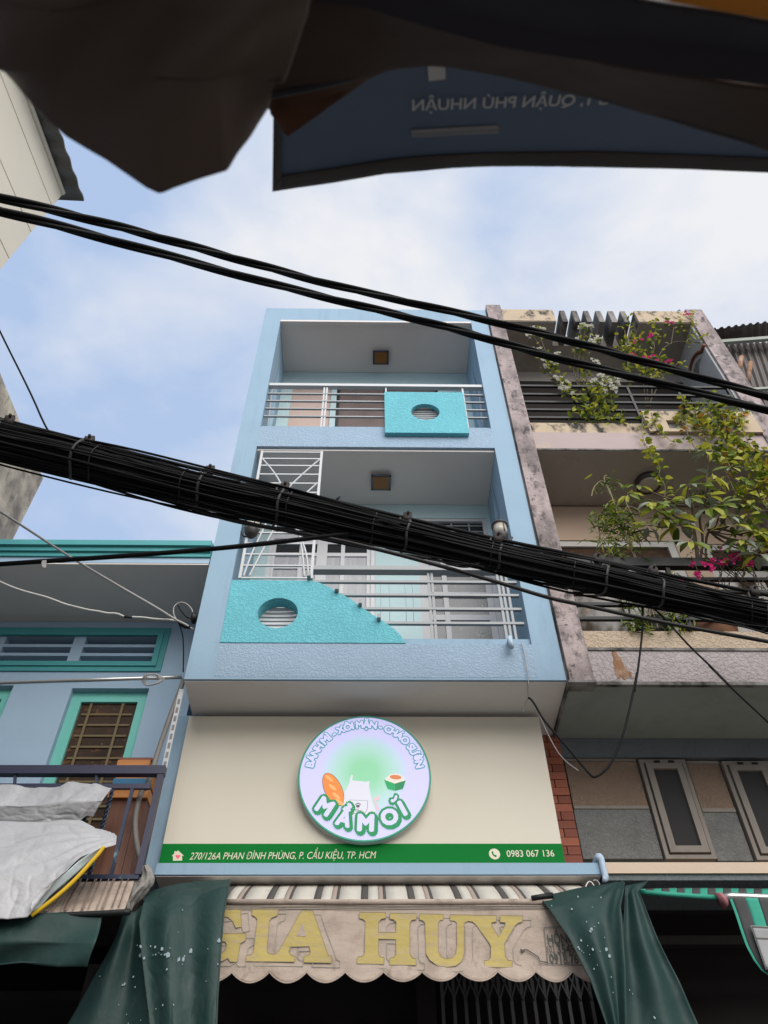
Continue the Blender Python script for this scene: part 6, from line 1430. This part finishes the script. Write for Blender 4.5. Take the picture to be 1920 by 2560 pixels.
for P in [(2.752, 0.000, 9.943), (2.850, 0.000, 9.985), (2.922, 0.000, 9.906), (2.676, 0.000, 9.783), (2.994, 0.000, 9.827), (2.833, 0.000, 9.592), (2.942, 0.000, 9.593), (3.021, 0.000, 9.556), (2.739, 0.000, 9.552), (2.616, 0.000, 9.589), (2.764, 0.000, 9.784), (2.993, 0.000, 10.028), (3.003, 0.000, 9.671), (3.090, 0.000, 9.482), (2.558, 0.000, 9.626), (2.809, 0.000, 9.478), (2.723, 0.000, 10.024)]:
    spray(mb_, P, 10, .11, .10, .045, (3, 4, 2))
s_.build('stem', stem_m, wb); fl.build('blossom', flower_w, wb, kind='stuff', normals=False); foliage(wb, mb_)
# pink bougainvillea on the top balcony
pbg = thing('pink_bougainvillea', (4, .2, 9.4), 'tall bougainvillea with magenta flowers reaching up to the top of the pink house', 'plant')
s_ = MB(); fl = MB(); mb_ = {leafA: MB(), leafB: MB(), leafC: MB()}
base = Vector((3.595, 0.200, 10.098))
for trunk in ([(3.533, 0.100, 9.947), (3.637, 0.100, 10.533), (3.703, 0.100, 10.984), (3.674, 0.100, 11.364), (3.682, 0.100, 11.714), (3.781, 0.100, 12.299)], [(3.556, 0.100, 9.947), (3.684, 0.100, 10.534), (3.800, 0.100, 10.986), (4.048, 0.100, 11.469), (4.131, 0.100, 11.877), (4.350, 0.100, 12.311)], [(3.547, 0.050, 9.872), (3.803, 0.050, 10.675), (4.074, 0.050, 11.332), (4.343, 0.050, 11.585), (4.538, 0.050, 11.564), (4.732, 0.050, 11.543)], [(4.690, 0.000, 11.452), (4.772, 0.000, 11.554), (4.914, 0.000, 11.648), (4.972, 0.000, 11.788)], [(4.265, 0.050, 11.484), (4.376, 0.050, 11.790), (4.507, 0.050, 12.164), (4.729, 0.050, 12.389)], [(4.545, 0.050, 11.589), (4.676, 0.050, 11.901), (4.759, 0.050, 12.224), (4.849, 0.050, 12.392)], [(3.600, 0.050, 10.033), (3.945, 0.050, 10.677), (4.078, 0.050, 10.815), (4.251, 0.050, 11.002)]):
    s_.tube(smooth(trunk, 2), .008, 5)
for P, n_ in zip([(3.728, 0.020, 12.144), (3.703, 0.020, 11.930), (3.654, 0.020, 11.669), (3.643, 0.020, 11.518), (3.756, 0.020, 11.570), (3.558, 0.020, 11.367), (3.621, 0.020, 11.320), (3.744, 0.020, 11.420), (3.550, 0.020, 11.126), (3.660, 0.020, 11.080), (3.577, 0.020, 10.939), (3.710, 0.020, 10.988), (3.818, 0.020, 11.131), (3.916, 0.020, 11.133), (3.651, 0.020, 10.848), (3.522, 0.020, 10.710), (3.664, 0.020, 10.712), (3.794, 0.020, 10.851), (3.915, 0.020, 10.945), (4.086, 0.020, 11.781), (4.179, 0.020, 11.940), (4.289, 0.020, 12.156), (4.135, 0.020, 11.679), (4.019, 0.020, 11.525), (4.625, 0.020, 12.328), (4.688, 0.020, 12.274), (4.692, 0.020, 12.111), (4.613, 0.020, 12.109), (4.468, 0.020, 12.052), (4.641, 0.020, 11.896), (4.574, 0.020, 11.586), (4.653, 0.020, 11.638), (4.688, 0.020, 11.588), (4.382, 0.020, 11.839), (4.191, 0.020, 10.904), (4.117, 0.020, 10.811), (3.986, 0.020, 10.854), (3.713, 0.020, 10.536), (3.736, 0.020, 10.449), (3.468, 0.020, 10.488), (3.877, 0.020, 10.627), (3.996, 0.020, 10.718), (3.631, 0.020, 10.491), (4.869, 0.020, 12.223)],
                [9, 8, 8, 12, 12, 14, 16, 10, 16, 14, 16, 12, 12, 10, 16, 16, 14, 12, 10, 9, 9, 8, 10, 8, 12, 12, 10, 10, 10, 9, 8, 8, 8, 6, 8, 8, 8, 12, 12, 10, 10, 8, 12, 4]):
    spray(mb_, P, max(3, int(n_ * .9)), .11, .07, .04, (3, 5, 1))
for P in [(4.641, -0.080, 12.162), (4.669, -0.080, 12.124), (4.288, -0.080, 11.848), (4.360, -0.080, 11.887), (3.978, -0.080, 11.553), (3.924, -0.080, 11.461), (3.800, -0.080, 11.389), (3.677, -0.080, 11.289), (3.560, -0.080, 10.938), (3.453, -0.080, 10.858), (3.650, -0.080, 10.792), (3.784, -0.080, 10.901), (3.841, -0.080, 10.920), (3.850, -0.080, 10.791), (3.975, -0.080, 10.776), (4.025, -0.080, 10.758), (3.691, -0.080, 10.862)]: flower(fl, P, .034)
s_.build('stem', stem_m, pbg); fl.build('blossom', flower_p, pbg, kind='stuff', normals=False); foliage(pbg, mb_)
# trailing creeper over the planter
tcv = thing('trailing_creeper', (4.5, -.1, 9.4), 'dense yellow-green creeper spilling over the planter box at right', 'plant')
s_ = MB(); mb_ = {leafA: MB(), leafB: MB(), leafC: MB(), leafO: MB()}
for trail in ([(3.983, -0.120, 9.622), (3.933, -0.120, 9.246), (3.917, -0.120, 8.927), (3.924, -0.120, 8.689), (3.977, -0.120, 8.365)], [(3.906, -0.120, 9.582), (3.743, -0.120, 9.171), (3.732, -0.120, 8.855), (3.762, -0.120, 8.687)], [(4.294, -0.140, 9.596), (4.232, -0.140, 9.149), (4.255, -0.140, 8.733), (4.322, -0.140, 8.471), (4.402, -0.140, 8.313), (4.395, -0.140, 8.038)], [(4.441, -0.140, 9.522), (4.416, -0.140, 9.081), (4.376, -0.140, 8.735), (4.473, -0.140, 8.669)], [(4.005, -0.200, 8.734), (3.968, -0.200, 8.275), (3.983, -0.200, 7.947), (4.135, -0.200, 8.022), (4.154, -0.200, 7.732), (4.159, -0.200, 7.500)], [(4.228, -0.200, 8.653), (4.245, -0.200, 8.330), (4.199, -0.200, 8.023), (4.131, -0.200, 7.591)], [(3.946, -0.150, 8.662), (3.929, -0.150, 8.209), (3.914, -0.150, 7.885), (3.933, -0.150, 7.671), (3.903, -0.150, 7.331), (3.897, -0.150, 6.991)], [(3.845, -0.100, 9.650), (3.757, -0.100, 9.420), (3.778, -0.100, 9.346)]):
    pl = smooth(trail, 2); s_.tube(pl, .006, 4)
    for q in pl[1:]:
        spray(mb_, q, 2, .07, .078, .055, (3, 4.5, 1, .5), .5)
for P, n_ in zip([(3.809, -0.120, 9.619), (3.896, -0.120, 9.620), (3.938, -0.120, 9.544), (4.116, -0.120, 9.701), (4.228, -0.120, 9.782), (4.266, -0.120, 9.626), (4.353, -0.120, 9.627), (4.173, -0.120, 9.472), (4.044, -0.120, 9.470), (3.956, -0.120, 9.320), (4.018, -0.120, 9.247), (4.123, -0.120, 9.249), (4.253, -0.120, 9.324), (4.363, -0.120, 9.400), (4.462, -0.120, 9.439), (4.003, -0.120, 9.068), (4.107, -0.120, 9.069), (4.223, -0.120, 9.106), (4.331, -0.120, 9.179), (4.123, -0.120, 8.929), (4.226, -0.120, 8.931), (4.306, -0.120, 8.863), (4.218, -0.120, 8.726), (4.352, -0.120, 8.761), (4.148, -0.120, 8.759), (4.224, -0.120, 8.626), (4.321, -0.120, 8.562), (4.425, -0.120, 8.629), (4.264, -0.120, 8.400), (4.117, -0.120, 8.431), (4.406, -0.120, 8.466), (4.361, -0.120, 9.784), (4.393, -0.120, 9.551)],
                [12, 12, 10, 16, 14, 20, 16, 20, 18, 16, 20, 20, 20, 16, 12, 18, 20, 20, 16, 18, 18, 18, 16, 16, 14, 14, 12, 12, 12, 10, 10, 10, 14]):
    spray(mb_, P, max(4, int(n_ * .85)), .10, .082, .05, (3, 4.5, 2, .8), .5)
for P in [(4.166, -0.200, 8.764), (3.994, -0.200, 8.650), (4.255, -0.200, 8.357), (4.256, -0.200, 8.226), (4.271, -0.200, 8.049), (4.241, -0.200, 7.925), (4.224, -0.200, 8.048), (3.972, -0.200, 7.825), (3.991, -0.200, 7.706), (4.356, -0.200, 8.279), (3.927, -0.200, 7.276), (3.990, -0.200, 7.212), (3.991, -0.200, 7.971), (3.948, -0.200, 8.459)]: spray(mb_, P, 8, .07, .12, .085, (3, 5, 1, .3), .5)
for P in [(4.501, -0.160, 9.463), (3.805, -0.160, 8.700), (4.302, -0.160, 9.285), (3.965, -0.160, 9.317)]: spray({leafB: mb_[leafB], leafO: mb_[leafO]}, P, 2, .03, .13, .10, (2, 2), .6)
s_.build('stem', stem_g, tcv); foliage(tcv, mb_)
# heart-leaf strand
hv = thing('heart_leaf_vine', (3.7, -.1, 9.3), 'thin hanging vine with small heart-shaped leaves below the planter box', 'plant')
s_ = MB(); lm = []
for m_ in (leafA, leafB):
    me = bpy.data.meshes.new('leaf'); v, f = leaf_shape(1, .85, .12, .2, .36); me.from_pydata(v, [], f); me.materials.append(m_); lm.append(me)
for strand in ([(3.459, -0.060, 9.589), (3.442, -0.060, 9.400), (3.435, -0.060, 9.216), (3.490, -0.060, 9.110), (3.524, -0.060, 9.004), (3.582, -0.060, 8.953)], [(3.336, -0.070, 9.496), (3.249, -0.070, 9.236), (3.207, -0.070, 8.986), (3.213, -0.070, 8.849), (3.237, -0.070, 8.747), (3.216, -0.070, 8.549), (3.274, -0.070, 8.469)], [(3.172, -0.100, 8.917), (3.204, -0.100, 8.776), (3.201, -0.100, 8.637), (3.206, -0.100, 8.528), (3.260, -0.100, 8.421), (3.192, -0.100, 8.289), (3.214, -0.100, 8.161), (3.210, -0.100, 8.061), (3.155, -0.100, 7.888)]):
    pl = smooth(strand, 2); s_.tube(pl, .004, 4)
    for q in pl[::2]:
        for _ in range(2):
            o = bpy.data.objects.new('leaf', rp_.choice(lm)); COL.objects.link(o); o.parent = hv
            dd = Vector((U(-1, 1), U(-.7, .1), U(-.6, .3)))
            o.matrix_local = Matrix.Translation(q + dd * .03 - OFF[hv.name]) @ orient(dd, None, U(-.8, .8)).to_4x4() @ Matrix.Scale(U(.06, .10), 4)
s_.build('stem', stem_g, hv)
# bamboo-like plant
bb = thing('bamboo_like_plant', (3, .1, m2[0][2]), 'bamboo-like plant with fine dark leaves and pale dry stems on the middle balcony', 'plant')
s_ = MB(); mb_ = {leafA: MB(), leafB: MB(), leafC: MB()}
for st_l in ([(2.652, 0.000, 7.053), (2.639, 0.000, 7.308), (2.637, 0.000, 7.621), (2.635, 0.000, 7.953), (2.615, 0.000, 8.228), (2.614, 0.000, 8.370), (2.660, 0.000, 8.397)], [(2.666, 0.000, 7.053), (2.660, 0.000, 7.330), (2.631, 0.000, 7.530), (2.634, 0.000, 7.880), (2.637, 0.000, 8.177), (2.589, 0.000, 8.330), (2.459, 0.000, 8.175), (2.412, 0.000, 8.024)], [(2.611, 0.050, 6.185), (2.651, 0.050, 6.548), (2.664, 0.050, 6.939), (2.666, 0.050, 7.189), (2.705, 0.050, 7.473)], [(2.665, 0.050, 6.185), (2.668, 0.050, 6.455), (2.657, 0.050, 6.740), (2.675, 0.050, 7.104)], [(2.584, 0.050, 6.184), (2.585, 0.050, 6.399), (2.618, 0.050, 6.643)], [(2.791, 0.000, 7.623), (2.775, 0.000, 7.810), (2.762, 0.000, 7.954), (2.817, 0.000, 8.053)], [(2.701, 0.000, 7.762), (2.776, 0.000, 7.882), (2.869, 0.000, 7.811), (2.892, 0.000, 7.716)]):
    s_.tube(smooth(st_l, 2), .007, 5)
def fine(P, n_, r):
    for _ in range(n_):
        q = Vector(P) + Vector((U(-r, r), U(-r, r) * .6, U(-r, r))); m_ = rp_.choices(list(mb_), (3, 1.2, 4))[0]
        add_leaf(mb_[m_], q, (U(-1, 1), U(-.8, .3), U(-1.1, .3)), U(.08, .15), U(.014, .022), U(-1, 1), fold=.1, curl=.2)
for P, n_ in zip([(2.491, 0.020, 7.783), (2.543, 0.020, 7.736), (2.616, 0.020, 7.784), (2.440, 0.020, 7.688), (2.523, 0.020, 7.643), (2.616, 0.020, 7.643), (2.683, 0.020, 7.667), (2.457, 0.020, 7.550), (2.543, 0.020, 7.528), (2.641, 0.020, 7.552), (2.728, 0.020, 7.598), (2.779, 0.020, 7.553), (2.361, 0.020, 7.459), (2.478, 0.020, 7.438), (2.569, 0.020, 7.439), (2.660, 0.020, 7.440), (2.787, 0.020, 7.463), (2.842, 0.020, 7.441), (2.423, 0.020, 7.327), (2.574, 0.020, 7.329), (2.699, 0.020, 7.352), (2.790, 0.020, 7.352), (2.484, 0.020, 7.198), (2.603, 0.020, 7.199), (2.377, 0.020, 7.113), (2.692, 0.020, 7.200), (2.494, 0.020, 7.114), (2.612, 0.020, 7.115), (2.323, 0.020, 7.348), (2.601, 0.020, 7.855), (2.679, 0.020, 7.784), (2.367, 0.020, 7.711)],
                [22, 24, 22, 22, 26, 26, 22, 24, 26, 24, 20, 18, 14, 22, 22, 20, 16, 10, 14, 16, 14, 10, 18, 14, 10, 10, 12, 10, 8, 14, 14, 8]): fine(P, n_, .10)
for P in [(2.474, 0.030, 6.528), (2.534, 0.030, 6.548), (2.516, 0.030, 6.363), (2.471, 0.030, 6.290), (2.395, 0.030, 6.201), (2.432, 0.030, 6.184), (2.786, 0.030, 6.346), (2.835, 0.030, 6.328), (2.724, 0.030, 6.221), (2.887, 0.030, 6.221), (2.553, 0.030, 6.184), (2.485, 0.030, 6.237), (2.788, 0.030, 6.256), (2.938, 0.030, 6.257), (2.457, 0.030, 6.344)]: fine(P, 14, .08)
for P in [(2.458, 0.000, 8.329), (2.507, 0.000, 8.252), (2.649, 0.000, 8.383), (2.670, 0.000, 8.254), (2.769, 0.000, 8.332), (2.696, 0.000, 8.152), (2.760, 0.000, 8.153), (2.497, 0.000, 8.125), (2.620, 0.000, 8.101)]: fine(P, 5, .08)
s_.build('stem', stem_g, bb); foliage(bb, mb_)
# lower magenta bougainvillea
lb2 = thing('pink_bougainvillea', (4.8, -.1, m2[0][2]), 'leafless twiggy bougainvillea with magenta flowers along the middle balcony handrail', 'plant')
s_ = MB(); fl = MB(); mb_ = {leafA: MB(), leafB: MB()}
for k in range(26):
    a = Vector((3.334, 0.050, 6.628)) + Vector((U(-.1, .6), U(-.05, .05), U(-.1, .1))); b = a + Vector((U(-.5, .5), U(-.22, 0), U(.1, .6)))
    s_.tube(smooth([a, a.lerp(b, .5) + Vector((U(-.12, .12), 0, U(-.08, .08))), b], 2), .0045, 4)
    spray(mb_, b, 2, .03, .06, .035, (1, 1))
for P in [(3.129, -0.120, 6.849), (3.130, -0.120, 6.715), (3.146, -0.120, 6.695), (3.248, -0.120, 6.844), (3.312, -0.120, 6.854), (3.317, -0.120, 6.814), (3.290, -0.120, 6.765), (3.493, -0.120, 7.050), (3.485, -0.120, 6.896), (3.560, -0.120, 6.947), (3.621, -0.120, 6.978), (3.620, -0.120, 6.954), (3.688, -0.120, 6.861), (3.715, -0.120, 6.857), (3.899, -0.120, 6.970), (2.938, -0.120, 6.607), (3.422, -0.120, 6.875), (3.374, -0.120, 6.905), (3.529, -0.120, 6.876)]: flower(fl, P, .036)
s_.build('stem', stem_m, lb2); fl.build('blossom', flower_p, lb2, kind='stuff', normals=False); foliage(lb2, mb_)
# pots
def pot(x, y, z, r, h, lab_, m_=terracotta):
    t = thing('plant_pot', (x, y, z), lab_, 'pot')
    MB().tube([(x, y, z), (x, y, z + h * .85)], [r * .72, r], 18).build('body', m_, t)
    MB().tube([(x, y, z + h * .85 + .001), (x, y, z + h)], [r * 1.1, r * 1.1], 18).build('rim', m_, t)
pw = (3.278, 0.250, 6.360)
pot(pw[0], .25, m2[0][2] + .002, .26, .36, 'round brown pot behind the middle balcony railing, below the magenta flowers')
pw = (2.704, 0.250, 6.357)
pot(pw[0], .25, m2[0][2] + .002, .15, .25, 'dark pot of the bamboo-like plant behind the railing bars', black_iron)
pot(4.30, .22, m2[0][2] + .002, .17, .40, 'dark pot of the umbrella tree behind the railing bars', black_iron)

# ------------------------------------------------------------------ awning over the camera
oa = thing('market_awning', (0, -5.2, 2.0), 'dark market awning overhead with orange canopy, black band and brown valance', 'awning')
low_e = [(-0.137, -5.349, 2.304), (-0.103, -5.356, 2.309), (-0.068, -5.361, 2.313), (-0.005, -5.375, 2.324), (0.011, -5.381, 2.328), (0.027, -5.384, 2.331), (0.062, -5.388, 2.333), (0.091, -5.386, 2.331), (0.149, -5.378, 2.323), (0.213, -5.367, 2.312), (0.266, -5.357, 2.302), (0.330, -5.344, 2.290), (0.397, -5.330, 2.276), (0.452, -5.319, 2.266), (0.516, -5.307, 2.254)]
up_e = [(-0.120, -5.469, 2.249), (-0.090, -5.468, 2.247), (-0.060, -5.465, 2.244), (-0.004, -5.466, 2.243), (0.009, -5.461, 2.239), (0.023, -5.459, 2.237), (0.053, -5.452, 2.231), (0.079, -5.448, 2.226), (0.130, -5.438, 2.217), (0.185, -5.432, 2.210), (0.231, -5.418, 2.197), (0.287, -5.412, 2.190), (0.345, -5.407, 2.185), (0.393, -5.403, 2.181), (0.449, -5.399, 2.176)]
MB().sheet([up_e, low_e], .004, 60, 20, .006, 6, 3).build('valance', brown_fab, oa)
MB().tube(smooth([Vector(p) + Vector((0, -.004, -.004)) for p in low_e], 2), .005, 6).build('hem', dark_fab, oa)
b_lo = [(-0.118, -5.466, 2.232), (-0.059, -5.461, 2.227), (-0.004, -5.455, 2.221), (0.053, -5.442, 2.209), (0.078, -5.438, 2.204), (0.128, -5.428, 2.195), (0.183, -5.423, 2.189), (0.229, -5.419, 2.184), (0.283, -5.412, 2.178), (0.340, -5.408, 2.173), (0.388, -5.404, 2.168), (0.443, -5.400, 2.164)]
b_md = [(-0.116, -5.488, 2.232), (-0.058, -5.484, 2.227), (-0.004, -5.475, 2.218), (0.052, -5.459, 2.203), (0.076, -5.456, 2.200), (0.126, -5.448, 2.192), (0.179, -5.442, 2.186), (0.224, -5.439, 2.183), (0.278, -5.435, 2.178), (0.334, -5.431, 2.173), (0.380, -5.428, 2.170), (0.434, -5.424, 2.165)]
b_hi = [(-0.108, -5.551, 2.214), (-0.054, -5.549, 2.211), (-0.004, -5.540, 2.202), (0.048, -5.519, 2.183), (0.071, -5.494, 2.161), (0.116, -5.489, 2.155), (0.166, -5.486, 2.152), (0.208, -5.484, 2.149), (0.258, -5.477, 2.142), (0.310, -5.471, 2.136), (0.353, -5.466, 2.130), (0.403, -5.459, 2.123)]
MB().sheet([b_lo, b_md, b_hi], .004, 60, 24, .006, 5, 8).build('band', dark_fab, oa)
o_lo = [(-0.356, -5.558, 2.198), (-0.105, -5.549, 2.186), (-0.053, -5.544, 2.180), (0.046, -5.518, 2.156), (0.113, -5.493, 2.132), (0.202, -5.489, 2.126), (0.251, -5.482, 2.120), (0.301, -5.476, 2.113), (0.343, -5.471, 2.108), (0.402, -5.463, 2.100)]
o_hi = [(-1.0, -6.6, 2.35), (-.6, -6.6, 2.4), (-.3, -6.6, 2.4), (0, -6.6, 2.4), (.4, -6.6, 2.4), (.8, -6.6, 2.4), (1.2, -6.6, 2.4)]
MB().sheet([o_lo, o_hi], .004, 40, 20, .008, 3, 5).build('canopy', orange_fab, oa)
cf = [[(-0.131, -5.329, 2.366), (-0.116, -5.348, 2.368), (-0.090, -5.355, 2.361), (-0.054, -5.362, 2.353), (-0.004, -5.368, 2.358)], [(-0.128, -5.322, 2.373), (-0.114, -5.331, 2.380), (-0.086, -5.334, 2.369), (-0.052, -5.340, 2.373), (-0.011, -5.362, 2.366)], [(-0.128, -5.318, 2.382), (-0.118, -5.308, 2.374), (-0.108, -5.295, 2.362), (-0.061, -5.324, 2.373), (-0.013, -5.359, 2.376)]]
MB().sheet(cf, .004, 24, 12, .004, 8, 2).build('corner_flap', rust_fab, oa)
bt = thing('brown_tarp', (-.5, -5.1, 2), 'dark brown tarp corner hanging close overhead at top left', 'tarp')
t0 = [(-0.334, -5.520, 2.060), (-0.290, -5.521, 2.059), (-0.236, -5.522, 2.059), (-0.182, -5.523, 2.058), (-0.129, -5.524, 2.058), (-0.084, -5.524, 2.058), (-0.039, -5.525, 2.057)]
t1 = [(-0.346, -5.480, 2.077), (-0.308, -5.482, 2.078), (-0.260, -5.481, 2.077), (-0.203, -5.479, 2.074), (-0.146, -5.478, 2.072), (-0.095, -5.478, 2.070), (-0.055, -5.475, 2.067)]
t2 = [(-0.351, -5.445, 2.100), (-0.322, -5.438, 2.093), (-0.286, -5.428, 2.084), (-0.229, -5.424, 2.079), (-0.165, -5.425, 2.079), (-0.114, -5.426, 2.079), (-0.084, -5.418, 2.071)]
t3 = [(-0.358, -5.430, 2.140), (-0.345, -5.422, 2.133), (-0.330, -5.410, 2.122), (-0.315, -5.396, 2.110), (-0.298, -5.383, 2.098), (-0.281, -5.372, 2.088), (-0.263, -5.364, 2.081), (-0.244, -5.356, 2.074), (-0.221, -5.344, 2.063), (-0.208, -5.337, 2.057), (-0.196, -5.333, 2.053), (-0.182, -5.338, 2.056), (-0.161, -5.344, 2.061), (-0.137, -5.350, 2.066), (-0.129, -5.362, 2.076), (-0.118, -5.374, 2.087), (-0.110, -5.385, 2.096), (-0.102, -5.395, 2.104)]
MB().sheet([t0, t1, t2, t3], .004, 90, 60, .003, 5, 12, lambda u, v: .022 * math.sin(u * 11 + 5 * v) * math.sin(math.pi * v) ** .8 * (1 - v) ** .4).build('sheet', brown_tarp, bt)
# printed banner seen from behind
bn = thing('cloth_banner', (-0.130, -5.291, 2.451), 'slate blue printed banner seen from behind with mirrored pale lettering', 'banner')
b_top = [(-0.114, -5.415, 2.373), (-0.017, -5.417, 2.373), (0.076, -5.418, 2.372), (0.169, -5.419, 2.371), (0.263, -5.416, 2.373), (0.364, -5.399, 2.384), (0.534, -5.357, 2.411)]
b_bot = [(-0.151, -5.174, 2.523), (-0.103, -5.183, 2.518), (-0.061, -5.191, 2.513), (0.015, -5.208, 2.502), (0.061, -5.214, 2.498), (0.101, -5.219, 2.495), (0.153, -5.223, 2.493), (0.214, -5.225, 2.492), (0.325, -5.225, 2.492), (0.441, -5.224, 2.493), (0.610, -5.218, 2.497)]
MB().sheet([b_top, b_bot], .0012, 48, 20, 0).build('cloth', banner_m, bn)
cdir = (Vector((-0.130, -5.291, 2.451)) - Vector((0, -5.6, 1.3))).normalized() * -.004
h_in = [(-0.136, -5.201, 2.506), (-0.101, -5.207, 2.503), (-0.060, -5.215, 2.498), (0.015, -5.231, 2.488), (0.060, -5.237, 2.484), (0.099, -5.241, 2.482), (0.150, -5.244, 2.480), (0.209, -5.246, 2.479), (0.317, -5.249, 2.477), (0.431, -5.246, 2.479), (0.596, -5.241, 2.483)]
MB().sheet([[Vector(p) + cdir for p in h_in], [Vector(p) + cdir for p in b_bot]], .003, 40, 3, .0008, 30).build('hem', banner_hem, bn)
hl = [Vector(p) + cdir * 1.5 for p in [(-0.151, -5.174, 2.523), (-0.133, -5.297, 2.447), (-0.114, -5.415, 2.373)]]; hr = [Vector(p) + cdir * 1.5 for p in [(-0.137, -5.178, 2.521), (-0.123, -5.297, 2.447), (-0.106, -5.415, 2.373)]]
MB().sheet([hl, hr], .002, 30, 2, .0008, 30).build('hem', banner_hem, bn)
bo = Vector((0.049, -5.307, 2.441)); br_ = Vector((0.343, -5.322, 2.432)); bu = Vector((0.048, -5.323, 2.431)) - bo
fit_text(MB(), 'ƯỜNG 1, QUẬN PHÚ NHUẬN', bo + cdir * 2.6, bo + (br_ - bo) * 1.04 + cdir * 2.6, 1.0, up=bu, offset=.012, mirror=True).build('lettering', banner_txt, bn, normals=False)
MB().prism([Vector(p) + cdir for p in [(0.064, -5.376, 2.398), (0.085, -5.377, 2.398), (0.089, -5.351, 2.414), (0.068, -5.348, 2.415)]], cdir * .2).build('letter_stem', banner_txt, bn)
rg = [Vector(p) + cdir for p in [(0.112, -5.384, 2.393), (0.122, -5.369, 2.403), (0.130, -5.363, 2.406), (0.139, -5.359, 2.409), (0.151, -5.358, 2.409), (0.159, -5.360, 2.408), (0.166, -5.368, 2.403), (0.169, -5.382, 2.394)]]
MB().prism(rg, cdir * .2).build('letter_bowl', banner_txt, bn)
g = MB(); sm = [Vector(p) + cdir for p in [(0.050, -5.279, 2.458), (0.166, -5.288, 2.453), (0.169, -5.276, 2.460), (0.051, -5.268, 2.465)]]
g.prism(sm, cdir * .2); g.build('small_print_strip', mat('faint_banner_print', (.17, .19, .22), .7), bn)
g = MB()
for v in (.25, .5, .9): g.bar(sm[0].lerp(sm[3], v) + cdir * .4, sm[1].lerp(sm[2], v) + cdir * .4, .003, .0005, cdir)
g.build('small_print_lines', mat('dim_banner_print', (.26, .28, .30), .7), bn)
